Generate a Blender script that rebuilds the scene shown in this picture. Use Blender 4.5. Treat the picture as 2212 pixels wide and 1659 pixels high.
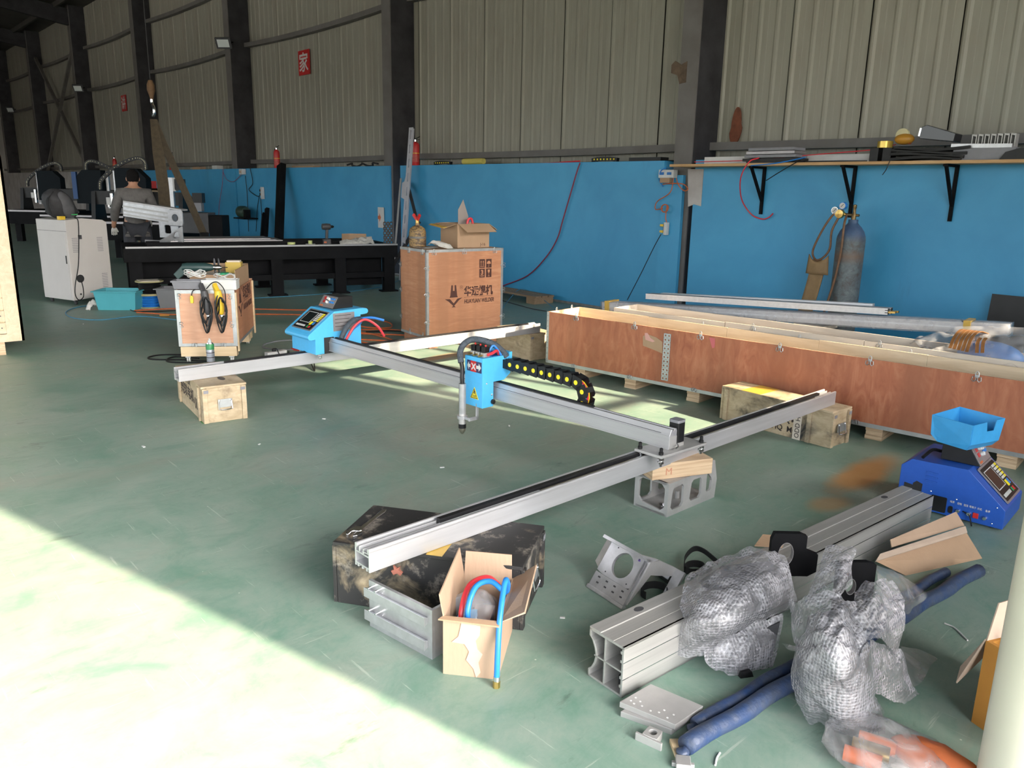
import bpy, bmesh, math, random
from mathutils import Vector, Matrix, noise
random.seed(7)
D = bpy.data
C = bpy.context.scene.collection
for o in list(D.objects):
    D.objects.remove(o)
PI = math.pi

# ------------------------------------------------------------------ camera
F_PX, CX, CY, EYE = 1697.0, 1106.0, 829.5, 1.5
_a, _p, _r = math.radians(47.74), math.radians(13.74), math.radians(1.147)
_fw = Vector((-math.sin(_a)*math.cos(_p), math.cos(_a)*math.cos(_p), -math.sin(_p)))
_rt = Vector((math.cos(_a), math.sin(_a), 0.0))
_up = _rt.cross(_fw)
RT = math.cos(_r)*_rt + math.sin(_r)*_up
UP = -math.sin(_r)*_rt + math.cos(_r)*_up
cam_data = D.cameras.new('camera')
cam_data.sensor_width = 36.0
cam_data.lens = F_PX/2212.0*36.0
cam_data.clip_start, cam_data.clip_end = 0.05, 300.0
cam = D.objects.new('camera', cam_data)
C.objects.link(cam)
_m = Matrix((RT, UP, -_fw)).transposed().to_4x4()
_m.translation = Vector((0, 0, EYE))
cam.matrix_world = _m
sc = bpy.context.scene
sc.camera = cam

# ------------------------------------------------------------------ world, sun, exposure
world = D.worlds.new('sky')
sc.world = world
world.use_nodes = True
_nt = world.node_tree
_bg = _nt.nodes['Background']
_sky = _nt.nodes.new('ShaderNodeTexSky')
_sky.sky_type = 'NISHITA'
_sky.sun_disc = False
_sky.sun_elevation = math.radians(29)
_sky.sun_rotation = math.radians(76)
_sky.air_density = 1.0
_sky.dust_density = 3.0
_hsv = _nt.nodes.new('ShaderNodeHueSaturation')
_hsv.inputs['Saturation'].default_value = 0.35
_nt.links.new(_sky.outputs[0], _hsv.inputs['Color'])
_nt.links.new(_hsv.outputs[0], _bg.inputs['Color'])
_bg.inputs['Strength'].default_value = 0.36

sun_data = D.lights.new('sun', 'SUN')
sun_data.energy = 5.2
sun_data.angle = math.radians(0.53)
sun_data.color = (1.0, 0.825, 0.59)
sun = D.objects.new('sun', sun_data)
C.objects.link(sun)
SUN_DIR = Vector((-0.97*math.cos(math.radians(29)), -0.243*math.cos(math.radians(29)), -math.sin(math.radians(29))))
sun.rotation_euler = SUN_DIR.to_track_quat('-Z', 'Y').to_euler()
sun.location = (12, 4, 9)

vs = sc.view_settings
vs.view_transform = 'Standard'
vs.look = 'None'
vs.gamma = 1.0
vs.use_curve_mapping = False
vs.exposure = 2.1

# ------------------------------------------------------------------ layout helper: floor / height plane points of the room
def ray(px, py):
    return _fw + RT*((px-CX)/F_PX) - UP*((py-CY)/F_PX)
def G(px, py, z=0.0):
    d = ray(px, py)
    return Vector((0, 0, EYE)) + d*((z-EYE)/d.z)
def WY(px, py, y):
    d = ray(px, py)
    return Vector((0, 0, EYE)) + d*(y/d.y)
def WX(px, py, x):
    d = ray(px, py)
    return Vector((0, 0, EYE)) + d*(x/d.x)

# ------------------------------------------------------------------ materials
MATS = {}
def nodes_of(m):
    nt = m.node_tree
    return nt, nt.nodes['Principled BSDF']
def mat(name, col, rough=0.6, metal=0.0, var=0.0, scale=8.0, bump=0.0, bscale=60.0, spec=0.5, col2=None, detail=6, stretch=None, emit=None, coat=0.0):
    """Plain procedural surface: base colour with noise variation and fine relief."""
    if name in MATS:
        return MATS[name]
    m = D.materials.new(name)
    m.use_nodes = True
    nt, b = nodes_of(m)
    b.inputs['Roughness'].default_value = rough
    b.inputs['Metallic'].default_value = metal
    b.inputs['Specular IOR Level'].default_value = spec
    b.inputs['Coat Weight'].default_value = coat
    c = (*col, 1)
    b.inputs['Base Color'].default_value = c
    m.diffuse_color = c
    if var > 0 or bump > 0 or col2:
        tc = nt.nodes.new('ShaderNodeTexCoord')
        mp = nt.nodes.new('ShaderNodeMapping')
        nt.links.new(tc.outputs['Object'], mp.inputs['Vector'])
        if stretch:
            mp.inputs['Scale'].default_value = stretch
        if var > 0 or col2:
            n = nt.nodes.new('ShaderNodeTexNoise')
            n.inputs['Scale'].default_value = scale
            n.inputs['Detail'].default_value = detail
            n.inputs['Roughness'].default_value = 0.6
            nt.links.new(mp.outputs[0], n.inputs['Vector'])
            r = nt.nodes.new('ShaderNodeValToRGB')
            r.color_ramp.elements[0].position = 0.3
            r.color_ramp.elements[1].position = 0.7
            lo = col2 if col2 else tuple(x*(1-var) for x in col)
            hi = col if col2 else tuple(min(1, x*(1+var)) for x in col)
            r.color_ramp.elements[0].color = (*lo, 1)
            r.color_ramp.elements[1].color = (*hi, 1)
            nt.links.new(n.outputs['Fac'], r.inputs['Fac'])
            nt.links.new(r.outputs['Color'], b.inputs['Base Color'])
        if bump > 0:
            n2 = nt.nodes.new('ShaderNodeTexNoise')
            n2.inputs['Scale'].default_value = bscale
            n2.inputs['Detail'].default_value = 4
            nt.links.new(mp.outputs[0], n2.inputs['Vector'])
            bp = nt.nodes.new('ShaderNodeBump')
            bp.inputs['Strength'].default_value = bump
            bp.inputs['Distance'].default_value = 0.01
            nt.links.new(n2.outputs['Fac'], bp.inputs['Height'])
            nt.links.new(bp.outputs[0], b.inputs['Normal'])
    if emit:
        b.inputs['Emission Color'].default_value = (*emit[0], 1)
        b.inputs['Emission Strength'].default_value = emit[1]
    MATS[name] = m
    return m

class NG:
    """Tiny node-graph helper for the richer materials."""
    def __init__(s, name, rough=0.6, metal=0.0):
        s.m = D.materials.new(name); s.m.use_nodes = True
        s.nt, s.b = nodes_of(s.m)
        s.b.inputs['Roughness'].default_value = rough
        s.b.inputs['Metallic'].default_value = metal
        MATS[name] = s.m
        s.tc = s.nt.nodes.new('ShaderNodeTexCoord')
    def add(s, t, **kw):
        n = s.nt.nodes.new(t)
        for k, v in kw.items():
            setattr(n, k, v)
        return n
    def link(s, a, b): s.nt.links.new(a, b)
    def coords(s, scale=(1, 1, 1), rot=(0, 0, 0), loc=(0, 0, 0), out='Object'):
        mp = s.add('ShaderNodeMapping')
        mp.inputs['Scale'].default_value = scale
        mp.inputs['Rotation'].default_value = rot
        mp.inputs['Location'].default_value = loc
        s.link(s.tc.outputs[out], mp.inputs['Vector'])
        return mp.outputs[0]
    def noise(s, vec, scale, detail=6, rough=0.6, dist=0.0):
        n = s.add('ShaderNodeTexNoise')
        n.inputs['Scale'].default_value = scale
        n.inputs['Detail'].default_value = detail
        n.inputs['Roughness'].default_value = rough
        n.inputs['Distortion'].default_value = dist
        s.link(vec, n.inputs['Vector'])
        return n.outputs['Fac']
    def ramp(s, fac, *stops):
        r = s.add('ShaderNodeValToRGB')
        e = r.color_ramp.elements
        while len(e) < len(stops):
            e.new(0.5)
        for i, (p, c) in enumerate(stops):
            e[i].position = p
            e[i].color = (*c, 1) if not isinstance(c, (int, float)) else (c, c, c, 1)
        s.link(fac, r.inputs['Fac'])
        return r.outputs['Color']
    def mix(s, fac, a, b, mode='MIX'):
        n = s.add('ShaderNodeMix', data_type='RGBA', blend_type=mode)
        for sock, v in ((n.inputs[0], fac), (n.inputs[6], a), (n.inputs[7], b)):
            if isinstance(v, (int, float)):
                sock.default_value = v
            elif isinstance(v, tuple):
                sock.default_value = (*v, 1)
            else:
                s.link(v, sock)
        return n.outputs[2]
    def math(s, op, a, b=None, clamp=False):
        n = s.add('ShaderNodeMath', operation=op, use_clamp=clamp)
        for i, v in ((0, a), (1, b)):
            if v is None: continue
            if isinstance(v, (int, float)): n.inputs[i].default_value = v
            else: s.link(v, n.inputs[i])
        return n.outputs[0]
    def color(s, c): s.link(c, s.b.inputs['Base Color'])
    def bump(s, h, strength=0.3, dist=0.01):
        bp = s.add('ShaderNodeBump')
        bp.inputs['Strength'].default_value = strength
        bp.inputs['Distance'].default_value = dist
        s.link(h, bp.inputs['Height'])
        s.link(bp.outputs[0], s.b.inputs['Normal'])

# ------------------------------------------------------------------ mesh builder
class MB:
    def __init__(s):
        s.v = []; s.f = []
        s.M = None
    def _add(s, vs, fs):
        k = len(s.v)
        if s.M is not None:
            vs = [s.M @ Vector(p) for p in vs]
        s.v += [tuple(p) for p in vs]
        s.f += [tuple(i+k for i in f) for f in fs]
        return s
    def box(s, x0, x1, y0, y1, z0, z1):
        return s._add([(x0,y0,z0),(x1,y0,z0),(x1,y1,z0),(x0,y1,z0),(x0,y0,z1),(x1,y0,z1),(x1,y1,z1),(x0,y1,z1)],
                      [(0,3,2,1),(4,5,6,7),(0,1,5,4),(1,2,6,5),(2,3,7,6),(3,0,4,7)])
    def cbox(s, c, sx, sy, sz):
        return s.box(c[0]-sx/2, c[0]+sx/2, c[1]-sy/2, c[1]+sy/2, c[2]-sz/2, c[2]+sz/2)
    def hexa(s, p):
        """eight corners: bottom four ccw, top four ccw"""
        return s._add(p, [(0,3,2,1),(4,5,6,7),(0,1,5,4),(1,2,6,5),(2,3,7,6),(3,0,4,7)])
    def bar(s, p, q, w, h, up=(0,0,1)):
        """box beam from p to q, w across, h along up"""
        p, q = Vector(p), Vector(q); d = (q-p).normalized()
        sd = d.cross(Vector(up))
        if sd.length < 1e-5: sd = d.cross(Vector((1,0,0)))
        sd.normalize(); u = sd.cross(d).normalized()
        a, b = sd*w/2, u*h/2
        return s._add([p-a-b, p+a-b, q+a-b, q-a-b, p-a+b, p+a+b, q+a+b, q-a+b],
                      [(0,3,2,1),(4,5,6,7),(0,1,5,4),(1,2,6,5),(2,3,7,6),(3,0,4,7)])
    def prism(s, poly, a, b, axis='z'):
        """extrude a 2-D outline between a and b along an axis (poly in the two other axes)"""
        def P(u, w, t):
            return {'z': (u, w, t), 'y': (u, t, w), 'x': (t, u, w)}[axis]
        n = len(poly)
        vs = [P(u, w, a) for u, w in poly] + [P(u, w, b) for u, w in poly]
        fs = [tuple(range(n-1, -1, -1)), tuple(range(n, 2*n))]
        fs += [(i, (i+1) % n, n+(i+1) % n, n+i) for i in range(n)]
        return s._add(vs, fs)
    def ring(s, outer, inner, a, b, axis='z'):
        """plate with one hole: outer and inner outlines with the same number of points"""
        def P(u, w, t):
            return {'z': (u, w, t), 'y': (u, t, w), 'x': (t, u, w)}[axis]
        n = len(outer)
        vs = [P(u, w, t) for t in (a, b) for L in (outer, inner) for u, w in L]
        fs = []
        for i in range(n):
            j = (i+1) % n
            fs += [(j, i, n+i, n+j), (2*n+i, 2*n+j, 3*n+j, 3*n+i), (i, j, 2*n+j, 2*n+i), (n+j, n+i, 3*n+i, 3*n+j)]
        return s._add(vs, fs)
    def cyl(s, p, q, r, n=16, r2=None, cap=True):
        p, q = Vector(p), Vector(q); d = (q-p).normalized()
        x = d.orthogonal().normalized(); y = d.cross(x)
        r2 = r if r2 is None else r2
        vs = [p + (x*math.cos(2*PI*i/n) + y*math.sin(2*PI*i/n))*r for i in range(n)]
        vs += [q + (x*math.cos(2*PI*i/n) + y*math.sin(2*PI*i/n))*r2 for i in range(n)]
        fs = [(i, (i+1) % n, n+(i+1) % n, n+i) for i in range(n)]
        if cap: fs += [tuple(range(n-1, -1, -1)), tuple(range(n, 2*n))]
        return s._add(vs, fs)
    def lathe(s, prof, n=24, c=(0, 0, 0), axis='z'):
        """profile of (radius, height) turned around an axis through c"""
        vs = []; fs = []
        for r, h in prof:
            for i in range(n):
                a = 2*PI*i/n
                u, w = r*math.cos(a), r*math.sin(a)
                p = {'z': (u, w, h), 'x': (h, u, w), 'y': (u, h, w)}[axis]
                vs.append((c[0]+p[0], c[1]+p[1], c[2]+p[2]))
        for k in range(len(prof)-1):
            for i in range(n):
                j = (i+1) % n
                fs.append((k*n+i, k*n+j, (k+1)*n+j, (k+1)*n+i))
        if prof[0][0] > 1e-6: fs.append(tuple(range(n-1, -1, -1)))
        if prof[-1][0] > 1e-6: fs.append(tuple(range((len(prof)-1)*n, len(prof)*n)))
        return s._add(vs, fs)
    def tube(s, pts, r, n=8, closed=False, sub=0, flat=None):
        """round (or flat: (w, h)) section swept along points; sub > 0 smooths the path"""
        pts = [Vector(p) for p in pts]
        if sub: pts = smooth_path(pts, sub, closed)
        m = len(pts)
        rs = r if isinstance(r, (list, tuple)) else None
        vs = []; prev = None
        for i, p in enumerate(pts):
            a = pts[i-1] if (i > 0 or closed) else p
            b = pts[(i+1) % m] if (i < m-1 or closed) else p
            d = (b-a)
            d = d.normalized() if d.length > 1e-9 else Vector((0, 0, 1))
            if prev is None:
                x = d.cross(Vector((0, 0, 1)))
                if x.length < 1e-3: x = d.cross(Vector((1, 0, 0)))
                x.normalize()
            else:
                x = prev - d*prev.dot(d)
                x = x.normalized() if x.length > 1e-6 else d.orthogonal().normalized()
            prev = x; y = d.cross(x)
            rr = rs[min(int(i*len(rs)/m), len(rs)-1)] if rs else r
            if flat:
                w, h = flat
                for u, t in ((-w/2, -h/2), (w/2, -h/2), (w/2, h/2), (-w/2, h/2)):
                    vs.append(p + x*u + y*t)
            else:
                for k in range(n):
                    t = 2*PI*k/n
                    vs.append(p + (x*math.cos(t) + y*math.sin(t))*rr)
        nn = 4 if flat else n
        fs = []
        for i in range(m if closed else m-1):
            j = (i+1) % m
            for k in range(nn):
                l = (k+1) % nn
                fs.append((i*nn+k, i*nn+l, j*nn+l, j*nn+k))
        if not closed:
            fs += [tuple(range(nn-1, -1, -1)), tuple(range((m-1)*nn, m*nn))]
        return s._add(vs, fs)
    def sphere(s, c, rx, ry=None, rz=None, n=16, m=10):
        ry = rx if ry is None else ry; rz = rx if rz is None else rz
        vs = [(c[0], c[1], c[2]-rz)]
        for k in range(1, m):
            t = -PI/2 + PI*k/m
            for i in range(n):
                a = 2*PI*i/n
                vs.append((c[0]+rx*math.cos(t)*math.cos(a), c[1]+ry*math.cos(t)*math.sin(a), c[2]+rz*math.sin(t)))
        vs.append((c[0], c[1], c[2]+rz))
        fs = [(0, 1+(i+1) % n, 1+i) for i in range(n)]
        for k in range(m-2):
            for i in range(n):
                j = (i+1) % n
                fs.append((1+k*n+i, 1+k*n+j, 1+(k+1)*n+j, 1+(k+1)*n+i))
        t = len(vs)-1
        fs += [(t, 1+(m-2)*n+i, 1+(m-2)*n+(i+1) % n) for i in range(n)]
        return s._add(vs, fs)
    def grid(s, fn, nu, nv):
        """open sheet: fn(u, v) with u, v in 0..1"""
        vs = [fn(i/nu, j/nv) for j in range(nv+1) for i in range(nu+1)]
        fs = [(j*(nu+1)+i, j*(nu+1)+i+1, (j+1)*(nu+1)+i+1, (j+1)*(nu+1)+i) for j in range(nv) for i in range(nu)]
        return s._add(vs, fs)
    def mesh(s, name):
        me = D.meshes.new(name)
        me.from_pydata(s.v, [], s.f)
        bm = bmesh.new(); bm.from_mesh(me)
        bmesh.ops.recalc_face_normals(bm, faces=bm.faces)
        bm.to_mesh(me); bm.free()
        return me
    def build(s, name, material, parent=None, smooth=False, bevel=0.0, thick=0.0, seg=2, subsurf=0):
        o = D.objects.new(name, s.mesh(name))
        C.objects.link(o)
        if parent is not None: o.parent = parent
        o.data.materials.append(material)
        if smooth:
            o.data.shade_smooth()
            if smooth != 'all': o.data.set_sharp_from_angle(angle=math.radians(40))
        if thick:
            md = o.modifiers.new('thickness', 'SOLIDIFY'); md.thickness = thick; md.offset = 0
        if subsurf:
            md = o.modifiers.new('subsurf', 'SUBSURF'); md.levels = subsurf; md.render_levels = subsurf
        if bevel:
            md = o.modifiers.new('bevel', 'BEVEL'); md.width = bevel; md.segments = seg; md.limit_method = 'ANGLE'
        return o

def smooth_path(pts, sub, closed=False):
    """Catmull-Rom through the points"""
    out = []; n = len(pts)
    rng = range(n if closed else n-1)
    for i in rng:
        p1, p2 = pts[i], pts[(i+1) % n]
        p0 = pts[i-1] if (i > 0 or closed) else p1*2-p2
        p3 = pts[(i+2) % n] if (i+2 < n or closed) else p2*2-p1
        for k in range(sub):
            t = k/sub
            out.append(0.5*((2*p1)+(p2-p0)*t+(2*p0-5*p1+4*p2-p3)*t*t+(3*p1-p0-3*p2+p3)*t**3))
    if not closed: out.append(pts[-1])
    return out

def circ(cx, cy, r, n=16, a0=0.0, ry=None):
    ry = r if ry is None else ry
    return [(cx+r*math.cos(a0+2*PI*i/n), cy+ry*math.sin(a0+2*PI*i/n)) for i in range(n)]
def rrect(x0, x1, y0, y1, r, k=4):
    pts = []
    for cx, cy, a in ((x1-r, y1-r, 0), (x0+r, y1-r, PI/2), (x0+r, y0+r, PI), (x1-r, y0+r, 1.5*PI)):
        for i in range(k):
            t = a + (PI/2)*i/(k-1)
            pts.append((cx+r*math.cos(t), cy+r*math.sin(t)))
    return pts
def square_ring(x0, x1, y0, y1, cx, cy, r, n=24):
    """outer rectangle sampled so that it pairs with a circle of n points"""
    pts = []
    for i in range(n):
        a = 2*PI*i/n
        dx, dy = math.cos(a), math.sin(a)
        t = 1e9
        if dx > 1e-9: t = min(t, (x1-cx)/dx)
        if dx < -1e-9: t = min(t, (x0-cx)/dx)
        if dy > 1e-9: t = min(t, (y1-cy)/dy)
        if dy < -1e-9: t = min(t, (y0-cy)/dy)
        pts.append((cx+dx*t, cy+dy*t))
    return pts, circ(cx, cy, r, n)

# ------------------------------------------------------------------ things
def tag(o, label, cat, group=None, kind=None):
    o['label'] = label; o['category'] = cat
    if group: o['group'] = group
    if kind: o['kind'] = kind
    return o
def thing(name, label, cat, loc=(0, 0, 0), rz=0.0, group=None, rot=None):
    o = D.objects.new(name, None)
    C.objects.link(o)
    o.empty_display_size = 0.1
    o.location = loc
    o.rotation_euler = rot if rot else (0, 0, rz)
    return tag(o, label, cat, group)
def struct(o, label, cat):
    o['kind'] = 'structure'; o['label'] = label; o['category'] = cat
    return o
def dup(root, loc, rz=None, label=None):
    r = root.copy(); C.objects.link(r); r.location = loc
    if rz is not None: r.rotation_euler = (0, 0, rz)
    if label: r['label'] = label
    for ch in list(root.children):
        c = ch.copy(); C.objects.link(c); c.parent = r
        for g in list(ch.children):
            d = g.copy(); C.objects.link(d); d.parent = c
    return r
FONT = None
def text(name, body, size, material, parent, M, depth=0.0006, bold=0.0, align='LEFT', sx=1.0, shear=0.0, font=None):
    """flat lettering: M maps the text plane (x right, y up, z out) into the parent's space"""
    cu = D.curves.new(name, 'FONT')
    cu.body = body; cu.size = size; cu.extrude = depth; cu.offset = bold
    cu.align_x = align; cu.shear = shear
    cu.resolution_u = 3
    t = D.objects.new(name, cu); C.objects.link(t)
    dg = bpy.context.evaluated_depsgraph_get()
    me = D.meshes.new_from_object(t.evaluated_get(dg))
    D.objects.remove(t)
    me.name = name
    o = D.objects.new(name, me); C.objects.link(o)
    me.materials.clear(); me.materials.append(material)
    S = Matrix.Diagonal((sx, 1, 1, 1))
    me.transform(M @ S)
    if parent is not None: o.parent = parent
    return o
def frame(o, x, y):
    """4x4 matrix with origin o, x axis and y axis given"""
    x = Vector(x).normalized(); y = Vector(y); y = (y - x*y.dot(x)).normalized(); z = x.cross(y)
    m = Matrix((x, y, z)).transposed().to_4x4(); m.translation = Vector(o)
    return m
def droop(p, q, sag, n=10, side=(0, 0, 0)):
    p, q = Vector(p), Vector(q)
    return [p.lerp(q, i/n) - Vector((0, 0, sag))*4*(i/n)*(1-i/n) + Vector(side)*4*(i/n)*(1-i/n) for i in range(n+1)]

# ------------------------------------------------------------------ shared materials
def make_floor_mat():
    g = NG('floor_green_paint', 0.42)
    v = g.coords()
    big = g.noise(v, 0.45, 5, 0.6, 0.5)
    mid = g.noise(v, 2.2, 10, 0.72, 0.5)
    fine = g.noise(v, 16, 8, 0.75)
    streak = g.noise(g.coords(scale=(1, 0.55, 1), rot=(0, 0, 0.75)), 5, 10, 0.8, 1.3)
    base = g.ramp(big, (0.30, (0.14, 0.255, 0.20)), (0.52, (0.235, 0.315, 0.265)), (0.72, (0.28, 0.33, 0.285)))
    blot = g.ramp(mid, (0.34, (0.055, 0.20, 0.135)), (0.46, (0.20, 0.295, 0.24)), (0.60, (0.31, 0.355, 0.305)))
    c = g.mix(0.55, base, blot)
    c = g.mix(g.ramp(streak, (0.36, 0.5), (0.50, 0.0)), c, (0.13, 0.235, 0.18))
    c = g.mix(g.ramp(streak, (0.55, 0.0), (0.72, 0.4)), c, (0.37, 0.385, 0.335))
    gr2 = g.ramp(g.noise(g.coords(rot=(0, 0, 1.1), scale=(1, 0.5, 1)), 1.1, 9, 0.72, 1.2), (0.54, 0.0), (0.68, 0.55))
    c = g.mix(gr2, c, (0.30, 0.285, 0.24))
    scr = g.ramp(g.noise(g.coords(scale=(1, 18, 1), rot=(0, 0, 0.9)), 3.0, 5, 0.6), (0.65, 0.0), (0.70, 0.55))
    c = g.mix(scr, c, (0.50, 0.54, 0.48))
    scr2 = g.ramp(g.noise(g.coords(scale=(16, 1, 1), rot=(0, 0, 0.35)), 2.6, 5, 0.6), (0.66, 0.0), (0.71, 0.5))
    c = g.mix(scr2, c, (0.48, 0.50, 0.45))
    dk = g.ramp(g.noise(g.coords(scale=(2.5, 1, 1), rot=(0, 0, -0.4)), 2.4, 9, 0.78, 0.4), (0.60, 0.0), (0.72, 0.7))
    c = g.mix(dk, c, (0.06, 0.085, 0.07))
    c = g.mix(g.math('MULTIPLY', fine, 0.3), c, (0.10, 0.19, 0.14))
    # chips and crumbs
    vo = g.add('ShaderNodeTexVoronoi'); vo.inputs['Scale'].default_value = 9
    g.link(v, vo.inputs['Vector'])
    sp = g.ramp(vo.outputs['Distance'], (0.02, 0.8), (0.035, 0.0))
    c = g.mix(sp, c, (0.6, 0.6, 0.54))
    # overspray stains of orange paint
    for (p, q, w, amt) in ((G(1800, 1062), G(1925, 985), 0.075, 0.85), (G(1760, 1100), G(1830, 1075), 0.06, 0.5), (G(1520, 760), G(1560, 775), 0.1, 0.0), (G(905, 782), G(990, 762), 0.05, 0.55)):
        if amt == 0: continue
        ctr = (p+q)/2; d = q-p
        mp = g.add('ShaderNodeMapping', vector_type='TEXTURE')
        mp.inputs['Location'].default_value = ctr
        mp.inputs['Rotation'].default_value = (0, 0, math.atan2(d.y, d.x))
        mp.inputs['Scale'].default_value = (d.length*0.62, w*1.7, 1)
        g.link(g.tc.outputs['Object'], mp.inputs['Vector'])
        ln = g.add('ShaderNodeVectorMath', operation='LENGTH')
        g.link(mp.outputs[0], ln.inputs[0])
        dd = g.math('ADD', ln.outputs['Value'], g.math('MULTIPLY', g.math('SUBTRACT', mid, 0.5), 1.0))
        c = g.mix(g.ramp(dd, (0.45, amt), (1.0, 0.0)), c, (0.46, 0.22, 0.06))
    g.color(c)
    g.link(g.ramp(mid, (0.3, 0.34), (0.7, 0.6)), g.b.inputs['Roughness'])
    g.bump(fine, 0.06, 0.004)
    return g.m
M_FLOOR = make_floor_mat()

def make_blue_wall():
    g = NG('blue_wall_paint', 0.45)
    v = g.coords()
    n = g.noise(v, 1.1, 6, 0.6, 0.5)
    c = g.ramp(n, (0.3, (0.040, 0.275, 0.520)), (0.7, (0.060, 0.345, 0.600)))
    st = g.ramp(g.noise(g.coords(scale=(1, 1, 0.18)), 2.2, 6, 0.7), (0.62, 0.0), (0.75, 0.35))
    c = g.mix(st, c, (0.05, 0.15, 0.27))
    chip = g.ramp(g.noise(v, 7.5, 6, 0.75), (0.735, 0.0), (0.75, 0.7))
    c = g.mix(chip, c, (0.30, 0.36, 0.40))
    g.color(c)
    g.bump(g.noise(v, 30, 5), 0.08, 0.01)
    return g.m
M_BLUEWALL = make_blue_wall()
def make_clad():
    g = NG('cladding_sheet', 0.5, 0.0)
    v = g.coords(scale=(6, 6, 0.25), out='Generated')
    n = g.noise(g.coords(scale=(5, 5, 0.5)), 1.5, 6, 0.65)
    inf = g.add('ShaderNodeObjectInfo')
    c = g.ramp(n, (0.25, (0.245, 0.225, 0.185)), (0.6, (0.30, 0.285, 0.235)), (0.8, (0.32, 0.31, 0.26)))
    c = g.mix(g.math('MULTIPLY', inf.outputs['Random'], 0.35), c, (0.25, 0.25, 0.21))
    d = g.ramp(g.noise(g.coords(), 0.8, 6, 0.7, 1.0), (0.5, 0.0), (0.8, 0.5))
    c = g.mix(d, c, (0.25, 0.20, 0.15))
    g.color(c)
    return g.m
M_CLAD = make_clad()
M_CLADDARK = mat('cladding_gap', (0.02, 0.018, 0.015), 0.8)
M_STEEL = mat('dark_painted_steel', (0.035, 0.034, 0.037), 0.6, 0, 0.35, 3, spec=0.2)
M_STEELGREY = mat('grey_primer_steel', (0.16, 0.15, 0.145), 0.6, 0, 0.3, 2.5, col2=(0.11, 0.10, 0.09))
M_PLASTERW = mat('white_plaster', (0.52, 0.50, 0.49), 0.8, 0, 0.2, 2.5, 0.2, 20, col2=(0.36, 0.32, 0.31))
M_ROOF = mat('roof_underside', (0.06, 0.055, 0.05), 0.7, 0, 0.3, 1.0)
M_CONC = mat('concrete_yard', (0.42, 0.41, 0.38), 0.85, 0, 0.15, 0.8)
M_WALLG = mat('grey_wall_sheet', (0.40, 0.39, 0.36), 0.7, 0, 0.15, 1)
M_BLACKW = mat('black_steel', (0.007, 0.007, 0.008), 0.6, 0, 0.4, 3, spec=0.08)

# ------------------------------------------------------------------ floor, yard
X0, X1, YF, YB = -47.0, 3.0, -9.0, 8.6
fl_ = MB().box(X0, X1, YF, YB, -0.1, 0.0).build('floor', M_FLOOR)
struct(fl_, 'green painted workshop floor, scuffed and dusty', 'floor')
yd = MB().box(X1, 40, -40, 40, -0.16, -0.02).build('yard_ground', M_CONC)
struct(yd, 'pale concrete yard outside the workshop door', 'ground')
yd2 = MB().box(-60, X1, -40, YF, -0.16, -0.02).build('yard_ground', M_CONC)
struct(yd2, 'pale concrete lane outside the side windows', 'ground')

# ------------------------------------------------------------------ back wall: blue brick plinth, cladding, girts, columns
COLX = [-5.83, -12.1, -18.6, -25.0, -31.4, -37.8, -44.2]
YW = 7.92
root = D.objects.new('wall_back', None); C.objects.link(root)
struct(root, 'long side wall, blue painted plinth below ribbed grey metal cladding', 'wall')
for a, b in ((-5.62, X1), (-12.0+0.32, -6.07), (-18.45, -12.0), (-25.0, -18.52)):
    MB().box(a, b, YW, YB+0.1, 0, 1.9).build('plinth_wall', M_BLUEWALL, root)
MB().box(X0, -25.0, YW, YB+0.1, 0, 1.9).build('plinth_wall', M_PLASTERW, root)
MB().box(-5.5, X1, YW-0.004, YW+0.05, 1.835, 1.93).build('plaster_band', mat('band_white', (0.62, 0.62, 0.62), 0.8, 0, 0.1, 5), root)
MB().box(-6.07, -5.76, YW-0.03, YW+0.02, 0, 1.73).build('painted_flange', M_BLUEWALL, root)
MB().prism([(-5.72, 1.80), (-5.50, 1.80), (-5.50, 1.38), (-5.60, 1.40), (-5.68, 1.37)], YW-0.006, YW+0.01, 'y').build('bare_patch', M_PLASTERW, root)
MB().box(-25.0, X1, YW-0.012, YW+0.1, 0, 0.03).build('skirting_mortar', mat('bare_mortar', (0.20, 0.20, 0.19), 0.9, 0, 0.3, 9), root)
# cladding sheets, one per cover width, four ribs each
PW = 0.86
def sheet_mesh():
    m = MB(); rib = PW/4
    prof = []
    for k in range(4):
        x = k*rib
        d = 0.015 if k == 0 else 0.008
        prof += [(x, 0), (x+0.020, -d), (x+0.045, -d), (x+0.070, 0), (x+rib*0.62, -0.0015), (x+rib*0.66, 0)]
    prof.append((PW+0.003, 0))
    zs = (0, 5.4)
    vs = [(u, w, z) for z in zs for u, w in prof]
    n = len(prof)
    m._add(vs, [(i, i+1, n+i+1, n+i) for i in range(n-1)])
    return m.mesh('cladding_sheet')
me_sheet = sheet_mesh(); me_sheet.materials.append(M_CLAD)
x = X1 - PW; k = 0
while x > X0-PW:
    o = D.objects.new('cladding_sheet', me_sheet); C.objects.link(o); o.parent = root
    o.location = (x, 8.45 + random.uniform(-0.004, 0.004), 1.93)
    o.rotation_euler = (0, random.uniform(-0.0012, 0.0012), random.uniform(-0.004, 0.004))
    x -= PW + 0.014; k += 1
MB().box(X0, X1, 8.49, 8.55, 1.9, 7.4).build('cladding_backing', M_CLADDARK, root)
# round rust patch left bare on one sheet
RUX = WY(1590, 272, 8.41)
MB().prism([(u*0.085+RUX.x, 0.21*w+RUX.z+0.03*u) for u, w in ((math.cos(t)*(1.0 if math.sin(t) < 0 else 0.75), math.sin(t)) for t in [i*PI/12 for i in range(24)])], 8.405, 8.42, 'y').build('rust_patch', mat('rust_primer', (0.16, 0.05, 0.025), 0.8, 0, 0.3, 14), root)
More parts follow.
